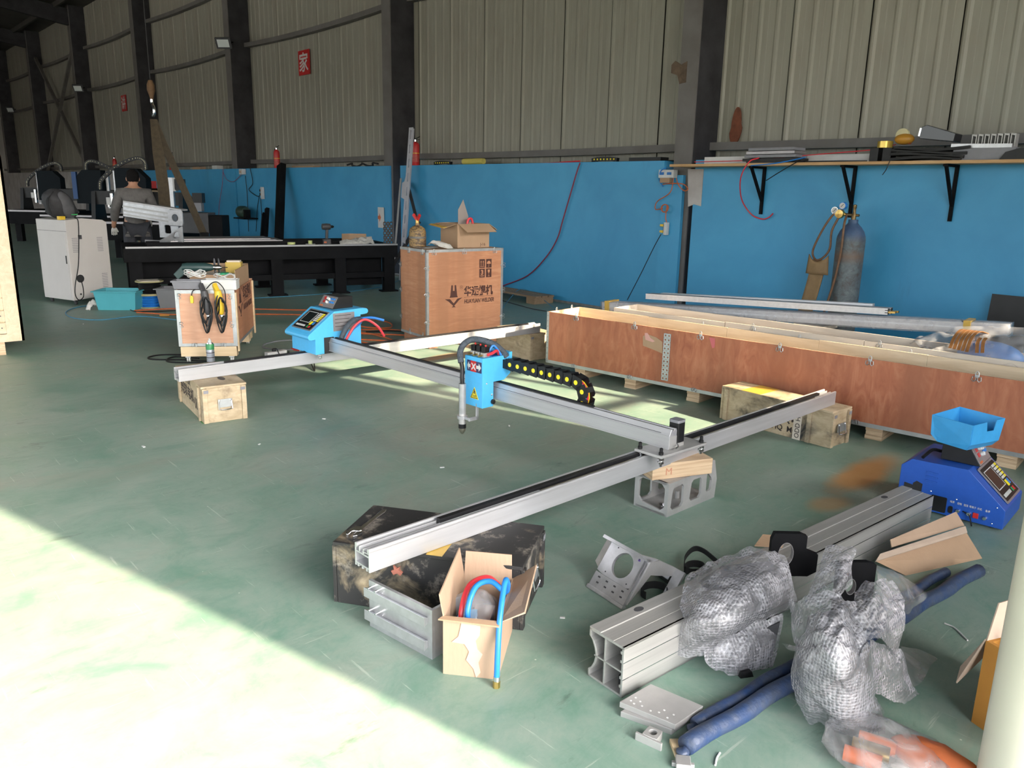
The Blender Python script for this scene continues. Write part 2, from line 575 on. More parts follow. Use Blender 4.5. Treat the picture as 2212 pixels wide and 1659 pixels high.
# girts, bay by bay
GIRT = [2.03, 4.6, 5.95]
edges = [X1] + COLX + [X0]
for z in GIRT:
    for a, b in zip(edges[1:], edges[:-1]):
        gm = MB(); n = 8
        sag = 0.07 if z > 3 else 0.02
        for i in range(n):
            t0, t1 = i/n, (i+1)/n
            xa, xb = a+(b-a)*t0, a+(b-a)*t1
            za, zb = z-sag*4*t0*(1-t0), z-sag*4*t1*(1-t1)
            gm.hexa([(xa, 8.30, za), (xb, 8.30, zb), (xb, 8.42, zb), (xa, 8.42, za), (xa, 8.30, za+0.09), (xb, 8.30, zb+0.09), (xb, 8.42, zb+0.09), (xa, 8.42, za+0.09)])
        if z == 4.6 and b == X1: continue
        gm.build('girt', M_STEELGREY, root)
# columns
for i, x in enumerate(COLX):
    c = D.objects.new('trim_%d' % (i+1), None); C.objects.link(c); c.location = (x, 0, 0)
    struct(c, ['dark steel portal column beside the breaker box', 'dark steel portal column behind the slotted angle post', 'dark steel portal column carrying a floodlight, at the black leaning post', 'dark steel portal column behind the lifting slings', 'dark steel portal column carrying a floodlight, behind the white plinth', 'dark steel portal column at the crossed wall braces', 'dark steel portal column at the far end of the hall'][i], 'column')
    z0 = 0.0 if i < 2 else 1.9
    MB().box(-0.125, 0.125, 7.95, 7.97, z0, 7.3).build('front_flange', M_STEELGREY, c)
    MB().box(-0.012, 0.012, 7.97, 8.44, z0, 7.3).build('web', M_STEEL, c)
    MB().box(-0.125, 0.125, 8.42, 8.44, z0, 7.3).build('back_flange', M_STEEL, c)
    MB().box(0.110, 0.124, 7.97, 8.42, z0, 7.3).build('side_plate', M_STEEL, c)
RB = WY(1466, 150, 7.94)
MB().prism([(RB.x-0.11, RB.z-0.03), (RB.x-0.02, RB.z-0.06), (RB.x+0.02, RB.z-0.16), (RB.x+0.11, RB.z-0.15), (RB.x+0.11, RB.z+0.08), (RB.x+0.03, RB.z+0.05), (RB.x-0.06, RB.z+0.10), (RB.x-0.11, RB.z+0.06)], 7.944, 7.952, 'y').build('rusty_bracket', mat('column_rust', (0.11, 0.075, 0.05), 0.8, 0, 0.5, 9)).parent = None
D.objects['rusty_bracket'].parent = D.objects['trim_1']; D.objects['rusty_bracket'].location = (5.83, 0, 0)
# brace cross in the sixth bay
br = D.objects.new('trim_8', None); C.objects.link(br)
struct(br, 'pair of crossed wall braces in a far bay', 'brace')
for p, q in (((-37.6, 8.2, 6.3), (-31.6, 8.2, 1.9)), ((-31.6, 8.15, 6.3), (-37.6, 8.15, 1.9))):
    MB().bar(p, q, 0.1, 0.1).build('brace_bar', M_STEELGREY, br)

# ------------------------------------------------------------------ end wall with door and window, far walls, roof
er = D.objects.new('wall_right', None); C.objects.link(er)
struct(er, 'end wall with the big open door and a high window', 'wall')
DY0, DY1, DZ = -8.4, 2.38, 4.5
WY0, WY1, WZ0, WZ1 = 5.33, 7.3, 3.30, 5.35
we = MB()
xa, xb = X1, X1+0.2
we.box(xa, xb, YF, DY0, 0, 8.4); we.box(xa, xb, DY0, DY1, DZ, 8.4)
we.box(xa, xb, DY1, WY0, 0, 8.4); we.box(xa, xb, WY1, YB+.1, 0, 8.4)
we.box(xa, xb, WY0, WY1, 0, WZ0); we.box(xa, xb, WY0, WY1, WZ1, 8.4)
we.build('wall_sheeting', M_WALLG, er)
wn = D.objects.new('window_1', None); C.objects.link(wn)
struct(wn, 'high barred window beside the door', 'window')
fr = MB()
for y0, y1 in ((5.40, 5.52), (6.20, 6.26), (6.76, 6.82)):
    fr.box(xa+.05, xb-.05, y0, y1, WZ0, WZ1)
for z0, z1 in ((4.50, 4.58), (3.80, 3.86)):
    fr.box(xa+.06, xb-.06, 5.52, WY1, z0, z1)
fr.build('window_frame', M_STEELGREY, wn)
wl_ = MB().box(X0-0.2, X0, YF, YB+.1, 0, 8.6).build('wall_left', M_WALLG); struct(wl_, 'far end wall of the hall', 'wall')
wf = D.objects.new('wall_front', None); C.objects.link(wf); struct(wf, 'opposite side wall of the hall with a long band of windows', 'wall')
SX0, SX1, SZ0_, SZ1_ = -30.0, 2.0, 1.0, 4.2
wm_ = MB()
wm_.box(X0, X1, YF-0.2, YF, 0, SZ0_); wm_.box(X0, X1, YF-0.2, YF, SZ1_, 8.6)
wm_.box(X0, SX0, YF-0.2, YF, SZ0_, SZ1_); wm_.box(SX1, X1, YF-0.2, YF, SZ0_, SZ1_)
wm_.build('wall_sheeting', M_WALLG, wf)
for k in range(17):
    MB().box(SX0+2*k-0.04, SX0+2*k+0.04, YF-0.14, YF-0.06, SZ0_, SZ1_).build('window_post', M_STEELGREY, wf)
MB().box(SX0, SX1, YF-0.13, YF-0.07, 2.55, 2.63).build('window_rail', M_STEELGREY, wf)
rf = D.objects.new('ceiling', None); C.objects.link(rf)
struct(rf, 'dark pitched roof with steel rafters and purlins', 'roof')
RY, RZ0, RZ1 = -1.7, 7.25, 8.6
rm = MB()
rm.hexa([(X0, RY, RZ1), (X1+.2, RY, RZ1), (X1+.2, YB+.2, RZ0), (X0, YB+.2, RZ0), (X0, RY, RZ1+.1), (X1+.2, RY, RZ1+.1), (X1+.2, YB+.2, RZ0+.1), (X0, YB+.2, RZ0+.1)])
rm.hexa([(X0, YF-.2, RZ0), (X1+.2, YF-.2, RZ0), (X1+.2, RY, RZ1), (X0, RY, RZ1), (X0, YF-.2, RZ0+.1), (X1+.2, YF-.2, RZ0+.1), (X1+.2, RY, RZ1+.1), (X0, RY, RZ1+.1)])
rm.build('roof_sheet', M_ROOF, rf)
for x in COLX:
    MB().bar((x, 8.45, 6.85), (x, RY, 8.3), 0.2, 0.5).build('rafter', M_STEEL, rf)
for k in range(6):
    t = (k+0.6)/6
    MB().bar((X0, 8.6+(RY-8.6)*t, 7.1+1.35*t), (X1, 8.6+(RY-8.6)*t, 7.1+1.35*t), 0.07, 0.16).build('purlin', M_ROOF, rf)

# ------------------------------------------------------------------ object materials
def make_ply(name, c0, c1, c2, scale=(0.7, 0.7, 3.0), seed=0.0, rough=0.55):
    g = NG(name, rough)
    w = g.noise(g.coords(loc=(seed, seed*2, 0)), 1.2, 4, 0.55, 0.4)
    v = g.coords(scale=scale, loc=(seed, 0, seed))
    gr = g.noise(v, 6.0, 7, 0.62, 1.6)
    c = g.ramp(gr, (0.28, c0), (0.5, c1), (0.74, c2))
    band = g.ramp(g.noise(g.coords(scale=(1.6, 1.6, 0.05), loc=(seed, 0, 0)), 2.0, 3, 0.5), (0.42, 0.0), (0.60, 0.75))
    c = g.mix(band, c, tuple(x*0.66 for x in c1))
    c = g.mix(g.ramp(w, (0.4, 0.0), (0.75, 0.35)), c, c2)
    sc_ = g.ramp(g.noise(g.coords(scale=(1, 1, 8), rot=(0, 0.5, 0)), 2.3, 6, 0.7), (0.69, 0.0), (0.75, 0.35))
    c = g.mix(sc_, c, tuple(min(1, x*1.5) for x in c2))
    g.color(c)
    g.bump(gr, 0.05, 0.004)
    return g.m
M_PLYRED = make_ply('red_plywood', (0.26, 0.072, 0.034), (0.38, 0.125, 0.058), (0.48, 0.20, 0.105), (2.2, 2.2, 0.7), 1.0)
M_PLYORG = make_ply('orange_plywood', (0.38, 0.155, 0.075), (0.46, 0.205, 0.105), (0.54, 0.28, 0.16), (0.5, 0.5, 3.5), 4.0)
M_PLYPINK = make_ply('pinkish_plywood', (0.44, 0.22, 0.13), (0.53, 0.29, 0.18), (0.60, 0.36, 0.24), (0.6, 0.6, 4.0), 7.0)
def make_pine(name, c0, c1, knots=True, scale=(0.6, 4, 4)):
    g = NG(name, 0.6)
    gr = g.noise(g.coords(scale=scale), 5.0, 6, 0.6, 0.8)
    c = g.ramp(gr, (0.3, c0), (0.7, c1))
    if knots:
        vo = g.add('ShaderNodeTexVoronoi'); vo.inputs['Scale'].default_value = 2.1
        g.link(g.coords(scale=(1.0, 1.0, 1.6)), vo.inputs['Vector'])
        c = g.mix(g.ramp(vo.outputs['Distance'], (0.035, 0.85), (0.075, 0.0)), c, (0.20, 0.09, 0.035))
    g.color(c)
    return g.m
M_PINE = make_pine('pine_board', (0.50, 0.39, 0.26), (0.64, 0.53, 0.38))
M_PINEGREY = make_pine('weathered_pine_board', (0.50, 0.43, 0.36), (0.62, 0.55, 0.46))
M_PINEPLAIN = make_pine('plain_pine', (0.55, 0.40, 0.23), (0.70, 0.55, 0.36), False)
M_PLYEDGE = make_pine('layered_ply_edge', (0.36, 0.23, 0.13), (0.66, 0.50, 0.33), False, (0.5, 0.5, 14))

def make_brushed(name, c0, c1, rough=0.35, stretch=(0.3, 8, 8), metal=1.0):
    g = NG(name, rough, metal)
    n = g.noise(g.coords(scale=stretch), 6, 5, 0.6)
    g.color(g.ramp(n, (0.3, c0), (0.7, c1)))
    b = g.noise(g.coords(), 2.2, 4, 0.6)
    g.link(g.ramp(b, (0.3, rough*0.8), (0.75, rough*1.35)), g.b.inputs['Roughness'])
    return g.m
M_ALU = make_brushed('aluminium_profile', (0.50, 0.50, 0.52), (0.60, 0.60, 0.62), 0.36, (6, 0.25, 6), 0.6)
M_ALUX = make_brushed('aluminium_beam', (0.46, 0.45, 0.46), (0.54, 0.53, 0.54), 0.38, (0.25, 6, 6), 0.6)
M_ALUCAST = make_brushed('machined_aluminium', (0.42, 0.42, 0.43), (0.56, 0.56, 0.58), 0.33, (3, 3, 3), 0.65)
M_ALUDULL = mat('dull_aluminium', (0.42, 0.41, 0.40), 0.48, 0.45, 0.15, 5, 0.05, 80)
M_CHROME = mat('chromed_steel', (0.78, 0.78, 0.80), 0.16, 1.0, 0.08, 20)
M_ZINC = mat('galvanised_steel', (0.44, 0.455, 0.46), 0.42, 0.8, 0.15, 12)
M_BRASS = mat('brass', (0.62, 0.42, 0.14), 0.3, 1.0, 0.15, 15)
M_BLUE = mat('light_blue_powder_coat', (0.075, 0.42, 0.76), 0.38, 0, 0.04, 40, 0.03, 300)
M_BLUEDEEP = mat('deep_blue_powder_coat', (0.012, 0.075, 0.37), 0.42, 0, 0.06, 30, 0.03, 300)
M_BLUETRAY = mat('scuffed_sky_blue_sheet', (0.04, 0.30, 0.62), 0.5, 0, 0.12, 6)
M_BLACK = mat('black_plastic', (0.009, 0.009, 0.010), 0.42, 0, 0.3, 8, spec=0.35)
M_BLACKMATT = mat('black_rubber', (0.016, 0.016, 0.017), 0.75, 0, 0.3, 12)
M_GREYPL = mat('grey_plastic', (0.19, 0.19, 0.21), 0.5, 0, 0.1, 8)
M_DKGREY = mat('dark_grey_plastic', (0.05, 0.05, 0.055), 0.5, 0, 0.2, 8)
M_WHITE = mat('white_plastic', (0.56, 0.56, 0.55), 0.5, 0, 0.06, 10)
M_RED = mat('red_paint', (0.48, 0.02, 0.02), 0.4, 0, 0.1, 10)
M_REDHOSE = mat('red_rubber_hose', (0.62, 0.035, 0.05), 0.4, 0, 0.06, 20)
M_BLUEHOSE = mat('blue_rubber_hose', (0.02, 0.19, 0.58), 0.4, 0, 0.06, 20)
M_ORANGE = mat('orange_cable', (0.55, 0.13, 0.04), 0.5, 0, 0.15, 20)
M_YELLOW = mat('yellow_plastic', (0.70, 0.46, 0.03), 0.45, 0, 0.1, 12)
M_YELLOWDOT = mat('yellow_cap', (0.80, 0.66, 0.02), 0.45, 0, 0.05, 12)
M_SLEEVE = mat('woven_cable_sleeve', (0.055, 0.068, 0.085), 0.75, 0, 0.35, 60, 0.5, 120)
M_INK = mat('printed_black_ink', (0.030, 0.020, 0.018), 0.7, 0, 0.1, 30)
M_INKRED = mat('printed_brown_ink', (0.060, 0.018, 0.012), 0.7, 0, 0.1, 30)
M_SCREEN = mat('dark_lcd_glass', (0.012, 0.016, 0.016), 0.12, 0, 0.1, 5)
M_LABEL = mat('brushed_label', (0.34, 0.32, 0.33), 0.4, 0.6, 0.1, 20)
M_CARD = mat('cardboard', (0.36, 0.235, 0.145), 0.8, 0, 0.08, 4, 0.12, 90, stretch=(1, 1, 0.25))
M_CARDLT = mat('pale_cardboard', (0.37, 0.255, 0.175), 0.8, 0, 0.07, 4, 0.12, 90, stretch=(1, 1, 0.25))
M_CARDTORN = mat('torn_cardboard_liner', (0.46, 0.35, 0.27), 0.85, 0, 0.1, 6)
M_TAPE = mat('yellow_packing_tape', (0.52, 0.33, 0.05), 0.35, 0, 0.08, 15)
M_RAG = mat('white_rag_cloth', (0.58, 0.56, 0.52), 0.9, 0, 0.2, 18, 0.4, 60)

def make_dirty_box(name, amount, seed, paint=(0.022, 0.021, 0.021), dust=0.58):
    """bare plywood motor case, oversprayed black and dusted white"""
    g = NG(name, 0.65)
    gr = g.noise(g.coords(scale=(1, 1, 3)), 7, 6, 0.65, 0.6)
    wood = g.ramp(gr, (0.3, (0.33, 0.25, 0.15)), (0.7, (0.54, 0.43, 0.29)))
    st = g.noise(g.coords(loc=(seed, seed, seed)), 4.2, 5, 0.62, 0.5)
    m = g.ramp(st, (amount-0.12, 1.0), (amount+0.06, 0.0))
    if amount < 0.62: wood = g.mix(g.ramp(g.noise(g.coords(loc=(seed+3, 0, 0)), 8, 6, 0.75), (0.55, 0.0), (0.7, 0.6)), wood, (0.16, 0.11, 0.07))
    c = g.mix(m, wood, paint)
    du = g.ramp(g.noise(g.coords(loc=(seed+9, 0, 0)), 9, 8, 0.78), (dust, 0.0), (dust+0.14, 0.55))
    c = g.mix(du, c, (0.42, 0.37, 0.31))
    g.color(c)
    g.bump(gr, 0.15, 0.004)
    return g.m
M_BOXA = make_dirty_box('motor_case_pale', 0.35, 2.0)
M_BOXB = make_dirty_box('motor_case_spotted', 0.44, 5.3)
M_BOXC = make_dirty_box('motor_case_black', 0.70, 1.1, dust=0.53)
M_BOXD = make_dirty_box('motor_case_dusty', 0.28, 8.4)

def make_film(name, tint, alpha, bubble=True, scale=90, bstr=0.5, lo=0.35, hi=1.75):
    """clear packing film: part see-through, part milky and glossy, with bubbles or creases as relief"""
    m = D.materials.new(name); m.use_nodes = True
    nt = m.node_tree; nt.nodes.clear()
    out = nt.nodes.new('ShaderNodeOutputMaterial')
    tr = nt.nodes.new('ShaderNodeBsdfTransparent'); tr.inputs[0].default_value = (0.96, 0.96, 0.97, 1)
    pr = nt.nodes.new('ShaderNodeBsdfPrincipled')
    pr.inputs['Base Color'].default_value = (*tint, 1)
    pr.inputs['Roughness'].default_value = 0.16
    pr.inputs['Specular IOR Level'].default_value = 0.9
    pr.inputs['Coat Weight'].default_value = 0.6
    pr.inputs['Coat Roughness'].default_value = 0.1
    tc = nt.nodes.new('ShaderNodeTexCoord')
    no = nt.nodes.new('ShaderNodeTexNoise'); no.inputs['Scale'].default_value = 9; no.inputs['Detail'].default_value = 6; no.inputs['Distortion'].default_value = 1.2
    nt.links.new(tc.outputs['Object'], no.inputs['Vector'])
    bp = nt.nodes.new('ShaderNodeBump'); bp.inputs['Strength'].default_value = bstr; bp.inputs['Distance'].default_value = 0.01
    if bubble:
        vo = nt.nodes.new('ShaderNodeTexVoronoi'); vo.inputs['Scale'].default_value = scale; vo.inputs['Randomness'].default_value = 0.35
        nt.links.new(tc.outputs['Object'], vo.inputs['Vector'])
        ad = nt.nodes.new('ShaderNodeMath'); ad.operation = 'MULTIPLY_ADD'
        nt.links.new(vo.outputs['Distance'], ad.inputs[0]); ad.inputs[1].default_value = -0.6
        nt.links.new(no.outputs['Fac'], ad.inputs[2])
        nt.links.new(ad.outputs[0], bp.inputs['Height'])
    else:
        nt.links.new(no.outputs['Fac'], bp.inputs['Height'])
    nt.links.new(bp.outputs[0], pr.inputs['Normal'])
    rp = nt.nodes.new('ShaderNodeValToRGB')
    rp.color_ramp.elements[0].position = 0.35; rp.color_ramp.elements[0].color = (alpha*lo,)*3 + (1,)
    rp.color_ramp.elements[1].position = 0.7; rp.color_ramp.elements[1].color = (min(1, alpha*hi),)*3 + (1,)
    nt.links.new(no.outputs['Fac'], rp.inputs['Fac'])
    mx = nt.nodes.new('ShaderNodeMixShader')
    if bubble:
        ms = nt.nodes.new('ShaderNodeMath'); ms.operation = 'MULTIPLY_ADD'; ms.inputs[1].default_value = 0.9; ms.inputs[2].default_value = 0.56
        nt.links.new(vo.outputs['Distance'], ms.inputs[0])
        mm_ = nt.nodes.new('ShaderNodeMath'); mm_.operation = 'MULTIPLY'; mm_.use_clamp = True
        nt.links.new(rp.outputs['Color'], mm_.inputs[0]); nt.links.new(ms.outputs[0], mm_.inputs[1])
        nt.links.new(mm_.outputs[0], mx.inputs[0])
    else:
        nt.links.new(rp.outputs['Color'], mx.inputs[0])
    nt.links.new(tr.outputs[0], mx.inputs[1]); nt.links.new(pr.outputs[0], mx.inputs[2])
    nt.links.new(mx.outputs[0], out.inputs['Surface'])
    MATS[name] = m
    return m
M_BUBBLE = make_film('bubble_wrap_film', (0.37, 0.36, 0.385), 0.62, True, 95, 0.9, 0.55, 1.45)
M_FILM = make_film('clear_stretch_film', (0.50, 0.51, 0.54), 0.38, False, 10, 0.5, 0.8, 1.25)
M_BAG = make_film('clear_polythene_bag', (0.62, 0.60, 0.60), 0.35, False, 10, 0.8)

# ------------------------------------------------------------------ the cutting machine on its two rails
def guide_rail(name, label, p0, p1, rack=(0.12, 0.97), rod=(0.2, 0.95)):
    """hollow aluminium guide rail lying from p0 to p1 (right-hand bottom edge), local +y along the rail"""
    p0, p1 = Vector(p0), Vector(p1)
    d = p1-p0; L = d.length
    t = thing(name, label, 'rail', p0, math.atan2(d.y, d.x)-PI/2, rot=(math.asin(d.z/L), 0, math.atan2(d.y, d.x)-PI/2))
    w, h = 0.088, 0.085
    m = MB()
    m.box(-0.006, 0, 0, L, 0, h-0.010)           # right wall
    m.box(-w, -w+0.006, 0, L, 0, h-0.010)        # left wall
    m.box(-w+0.006, -0.006, 0, L, 0.010, 0.016)  # floor
    m.box(-w+0.006, -0.006, 0, L, 0.052, 0.058); m.box(-w+0.052, -0.034, 0, L, 0.066, 0.070)  # web under the grooves
    for x in (-w, -0.014):                       # flared lips along both edges
        m.prism([(x, h-0.014), (x+0.003, h-0.018), (x+0.011, h-0.018), (x+0.014, h-0.014), (x+0.014, h-0.003), (x+0.010, h), (x+0.004, h), (x, h-0.003)], 0, L, 'y')
    m.box(-w+0.024, -w+0.029, 0, L, 0.058, 0.078)
    m.box(-0.040, -0.034, 0, L, 0.058, 0.076)
    m.box(-0.034, -0.006, 0, L, 0.064, 0.068)
    for x in (-w+0.018, -w/2, -0.018):
        m.box(x-0.004, x+0.004, 0, L, 0, 0.010)
    m.build('profile', M_ALU, t, bevel=0.0008, seg=1)
    MB().box(-w+0.0305, -w+0.052, rack[0]*L, rack[1]*L, 0.058, 0.091).build('gear_rack', M_BLACK, t)
    MB().cyl((-0.024, rod[0]*L, 0.076), (-0.024, rod[1]*L, 0.076), 0.006, 10).build('guide_rod', M_CHROME, t, smooth=True)
    return t
ZR = 0.25
railA = guide_rail('guide_rail', 'aluminium guide rail under the light blue control unit', (-5.15, 1.74, ZR), (-5.11, 4.98, ZR), (0.10, 0.965))
railB = guide_rail('guide_rail', 'aluminium guide rail carrying the small stepper motor plate', (-2.090, 1.272, ZR), (-2.175, 4.73, ZR-0.012), (0.095, 0.955), (0.24, 0.93))

# gantry beam with its end plate, motor and rollers
BL, BR = Vector((-5.05, 2.775, 0.352)), Vector((-2.075, 2.875, 0.352))
_d = BR-BL; BLEN = _d.length; BANG = math.atan2(_d.y, _d.x)
gan = thing('gantry_beam', 'long aluminium cross beam ending on a roller plate with stepper motor', 'beam', BL, BANG)
m = MB()
m.prism([(0, 0), (0.058, 0), (0.058, 0.084), (0.052, 0.095), (0.040, 0.095), (0.038, 0.088), (0.030, 0.088), (0.028, 0.095), (0.014, 0.095), (0.004, 0.074), (0, 0.066)], 0, BLEN, 'x')
m.box(0, BLEN, -0.004, 0.001, 0.0, 0.008); m.box(0, BLEN, -0.003, 0.001, 0.060, 0.066)
m.build('beam_profile', M_ALUX, gan, bevel=0.0008, seg=1)
MB().box(0.05, BLEN*0.835, 0.030, 0.046, 0.088, 0.103).build('gear_rack', M_BLACK, gan)
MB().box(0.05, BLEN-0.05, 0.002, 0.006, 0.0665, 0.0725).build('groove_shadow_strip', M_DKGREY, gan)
# end plate in the rail direction
pl = MB(); pl.prism([(BLEN-0.118, -0.105), (BLEN+0.035, -0.105), (BLEN+0.055, 0.235), (BLEN-0.098, 0.235)], -0.013, 0.0, 'z')
pl.build('end_plate', M_ALUDULL, gan, bevel=0.002)
for (x, y) in ((BLEN-0.100, -0.085), (BLEN+0.018, -0.085), (BLEN+0.036, 0.215), (BLEN-0.080, 0.215)):
    b = MB(); b.lathe([(0.011, 0), (0.011, 0.012), (0.008, 0.014), (0.008, 0.030), (0.004, 0.033)], 10, (x, y, 0)); b.build('bolt_cap', M_BLACK, gan, smooth=True)
    rl = MB(); rl.lathe([(0.007, -0.016), (0.015, -0.018), (0.015, -0.026), (0.010, -0.030), (0.015, -0.034), (0.015, -0.042), (0.007, -0.046), (0.007, -0.056)], 14, (x, y, 0))
    rl.build('roller', M_CHROME, gan, smooth=True)
mo = MB(); mo.prism(rrect(BLEN-0.055, BLEN+0.001, 0.068, 0.124, 0.008), 0.018, 0.112); mob = mo.build('stepper_motor', M_BLACK, gan, bevel=0.001)
MB().prism(rrect(BLEN-0.056, BLEN+0.002, 0.067, 0.125, 0.010), 0.112, 0.126).build('motor_cap', M_GREYPL, mob, bevel=0.002)
MB().prism(rrect(BLEN-0.056, BLEN+0.002, 0.067, 0.125, 0.010), 0.0, 0.018).build('motor_flange', M_ALUDULL, mob)
MB().box(BLEN+0.0, BLEN+0.004, 0.004, 0.054, 0.004, 0.060).build('end_bracket', M_ALUDULL, gan)
MB().tube([(BLEN+0.0, 0.060, 0.020), (BLEN+0.03, 0.03, 0.018), (BLEN+0.03, 0.01, 0.012)], 0.004, 6, sub=4).build('end_screw', M_CHROME, gan)

# control unit
def keypad(parent, M, kx, ky, w, h, s=1.0):
    """operator panel drawn as flat raised pieces in the plane of M (x right, y up)"""
    def plate(nm, x0, x1, y0, y1, z0, z1, mt, r=0.0):
        b = MB(); b.M = M
        if r: b.prism(rrect(x0, x1, y0, y1, r), z0, z1)
        else: b.box(x0, x1, y0, y1, z0, z1)
        return b.build(nm, mt, parent)
    bz = plate('panel_bezel', 0, w, 0, h, 0, 0.004, M_LABEL, 0.006*s)
    plate('panel_face', 0.012*s, w-0.012*s, 0.010*s, h-0.010*s, 0.004, 0.0052, M_BLACK, 0.004*s)
    fx0, fx1, fy0, fy1 = w*0.10, w*0.60, h*0.33, h*0.86
    b = MB(); b.M = M
    b.ring([(fx0, fy0), (fx1, fy0), (fx1, fy1), (fx0, fy1)], [(fx0+0.004*s, fy0+0.004*s), (fx1-0.004*s, fy0+0.004*s), (fx1-0.004*s, fy1-0.004*s), (fx0+0.004*s, fy1-0.004*s)], 0.0052, 0.0060)
    b.build('screen_frame', M_WHITE, parent)
    plate('screen', fx0+0.004*s, fx1-0.004*s, fy0+0.004*s, fy1-0.004*s, 0.0052, 0.0056, M_SCREEN)
    kw = MB(); kw.M = M; ky_ = MB(); ky_.M = M
    for r in range(5):
        for c in range(5):
            x = w*(0.66+c*0.058); y = h*(0.46+r*0.085)
            (kw if c < 3 else ky_).box(x, x+w*0.045, y, y+h*0.062, 0.0052, 0.0066)
    for c in range(7):
        x = w*(0.10+c*0.068); kw.box(x, x+w*0.052, h*0.13, h*0.21, 0.0052, 0.0066)
    kw.build('white_keys', M_WHITE, parent)['kind'] = 'stuff'; ky_.build('yellow_keys', M_YELLOWDOT, parent)['kind'] = 'stuff'
    plate('yellow_key_block', w*0.66, w*0.76, h*0.26, h*0.42, 0.0052, 0.0066, M_YELLOWDOT)
    plate('blue_key', w*0.785, w*0.88, h*0.28, h*0.42, 0.0052, 0.0066, M_BLUEHOSE)
    plate('red_key', w*0.74, w*0.83, h*0.11, h*0.21, 0.0052, 0.0066, M_RED)
    plate('green_key', w*0.66, w*0.72, h*0.11, h*0.21, 0.0052, 0.0066, mat('green_key', (0.02, 0.30, 0.10), 0.4))
    return bz
def height_box(parent_loc, rz, label, s=1.0):
    """black torch-height controller with a sloping grey face"""
    t = thing('height_controller', label, 'controller', parent_loc, rz)
    W, Dp, Hh = 0.20*s, 0.175*s, 0.085*s
    MB().prism([(0.0, 0.0), (Dp, 0.0), (Dp, Hh), (0.055*s, Hh)], 0, W, 'x').build('case', M_BLACK, t, bevel=0.002)
    M = frame((0.004*s, 0.003*s, 0.0035*s), (1, 0, 0), (0, 0.055, 0.085))
    b = MB(); b.M = M; b.box(0, W-0.008*s, 0, 0.094*s, 0, 0.003); b.build('face_plate', M_LABEL, t)
    for k, y in enumerate((0.062, 0.035)):
        b = MB(); b.M = M; b.box(0.030*s, 0.065*s, y*s, (y+0.020)*s, 0.003, 0.004); b.build('led_display', M_RED, t)
        b = MB(); b.M = M
        for i in range(3): b.cyl(((0.125+0.022*i)*s, (y+0.010)*s, 0.003), ((0.125+0.022*i)*s, (y+0.010)*s, 0.006), 0.008*s, 10)
        b.build('push_buttons', M_BLUEHOSE, t)['kind'] = 'stuff'
    for x, y in ((0.088, 0.070), (0.108, 0.066), (0.092, 0.040)):
        b = MB(); b.M = M; b.lathe([(0.010*s, 0.003), (0.010*s, 0.016*s), (0.007*s, 0.019*s)], 12, (x*s, y*s, 0)); b.build('dial_knob', M_WHITE, t, smooth=True)
    b = MB(); b.M = M; b.box(0.010*s, 0.055*s, 0.006*s, 0.016*s, 0.003, 0.0036); b.build('maker_strip', M_ORANGE, t)
    return t
CU = Vector((-5.03, 2.665, 0.336))
cu = thing('control_unit', 'light blue sheet-metal control unit with sloping keypad, on the guide rail', 'control unit', CU, math.radians(2))
prof = [(0.0, 0.0), (0.0, 0.112), (-0.030, 0.108), (-0.048, 0.112), (-0.057, 0.124), (-0.055, 0.140), (-0.044, 0.152), (0.165, 0.300), (0.405, 0.305), (0.440, 0.300), (0.452, 0.288), (0.452, 0.272), (0.440, 0.262), (0.405, 0.258), (0.385, 0.258), (0.385, 0.0)]
MB().prism(prof, -0.335, 0.0, 'x').build('housing', M_BLUE, cu, bevel=0.002)
sl = Vector((0, 0.209, 0.148)).normalized()
MK = frame(Vector((-0.295, -0.020, 0.1695)), (1, 0, 0), sl)
keypad(cu, MK, 0, 0, 0.262, 0.205, 1.0)
MB().box(0.0, 0.002, 0.150, 0.330, 0.155, 0.285).build('data_plate', M_LABEL, cu)
for i in range(4):
    MB().box(0.002, 0.0026, 0.165, 0.300-0.012*(i % 2), 0.265-i*0.026, 0.269-i*0.026).build('plate_print', M_INK, cu)
MB().box(0.0, 0.0022, 0.070, 0.150, -0.0, 0.118).build('beam_cutout', M_BLACKMATT, cu)
MB().box(0.0, 0.0022, 0.345, 0.400, 0.205, 0.245).build('cable_slot', M_BLACKMATT, cu)
MB().tube([(0.02, 0.375, 0.215), (0.06, 0.30, 0.235), (0.075, 0.215, 0.19), (0.065, 0.165, 0.09), (0.05, 0.15, 0.02)], 0.019, 10, sub=5).build('cable_sleeve', M_SLEEVE, cu, smooth=True)
MB().tube([(0.05, 0.17, 0.02), (0.085, 0.20, 0.10), (0.10, 0.27, 0.20), (0.10, 0.36, 0.235), (0.13, 0.44, 0.185), (0.15, 0.49, 0.105)], 0.0095, 8, sub=5).build('red_hose', M_REDHOSE, cu, smooth=True)
MB().tube([(0.045, 0.185, 0.015), (0.075, 0.205, 0.09), (0.07, 0.27, 0.165), (0.04, 0.36, 0.205)], 0.008, 8, sub=5).build('blue_hose', M_BLUEHOSE, cu, smooth=True)
MB().tube([(0.0, 0.38, 0.225), (0.05, 0.45, 0.235), (0.09, 0.53, 0.212)], 0.010, 8, sub=4).build('blue_hose_end', M_BLUEHOSE, cu, smooth=True)
for x in (-0.30, -0.03):
    MB().lathe([(0.008, -0.004), (0.014, -0.006), (0.014, -0.016), (0.009, -0.020), (0.014, -0.024), (0.014, -0.034), (0.006, -0.040)], 12, (x, 0.05, 0)).build('roller', M_CHROME, cu, smooth=True)
hb = height_box(CU + Vector((-0.285, 0.185, 0.3035)), math.radians(2), 'black torch-height controller on the light blue control unit')

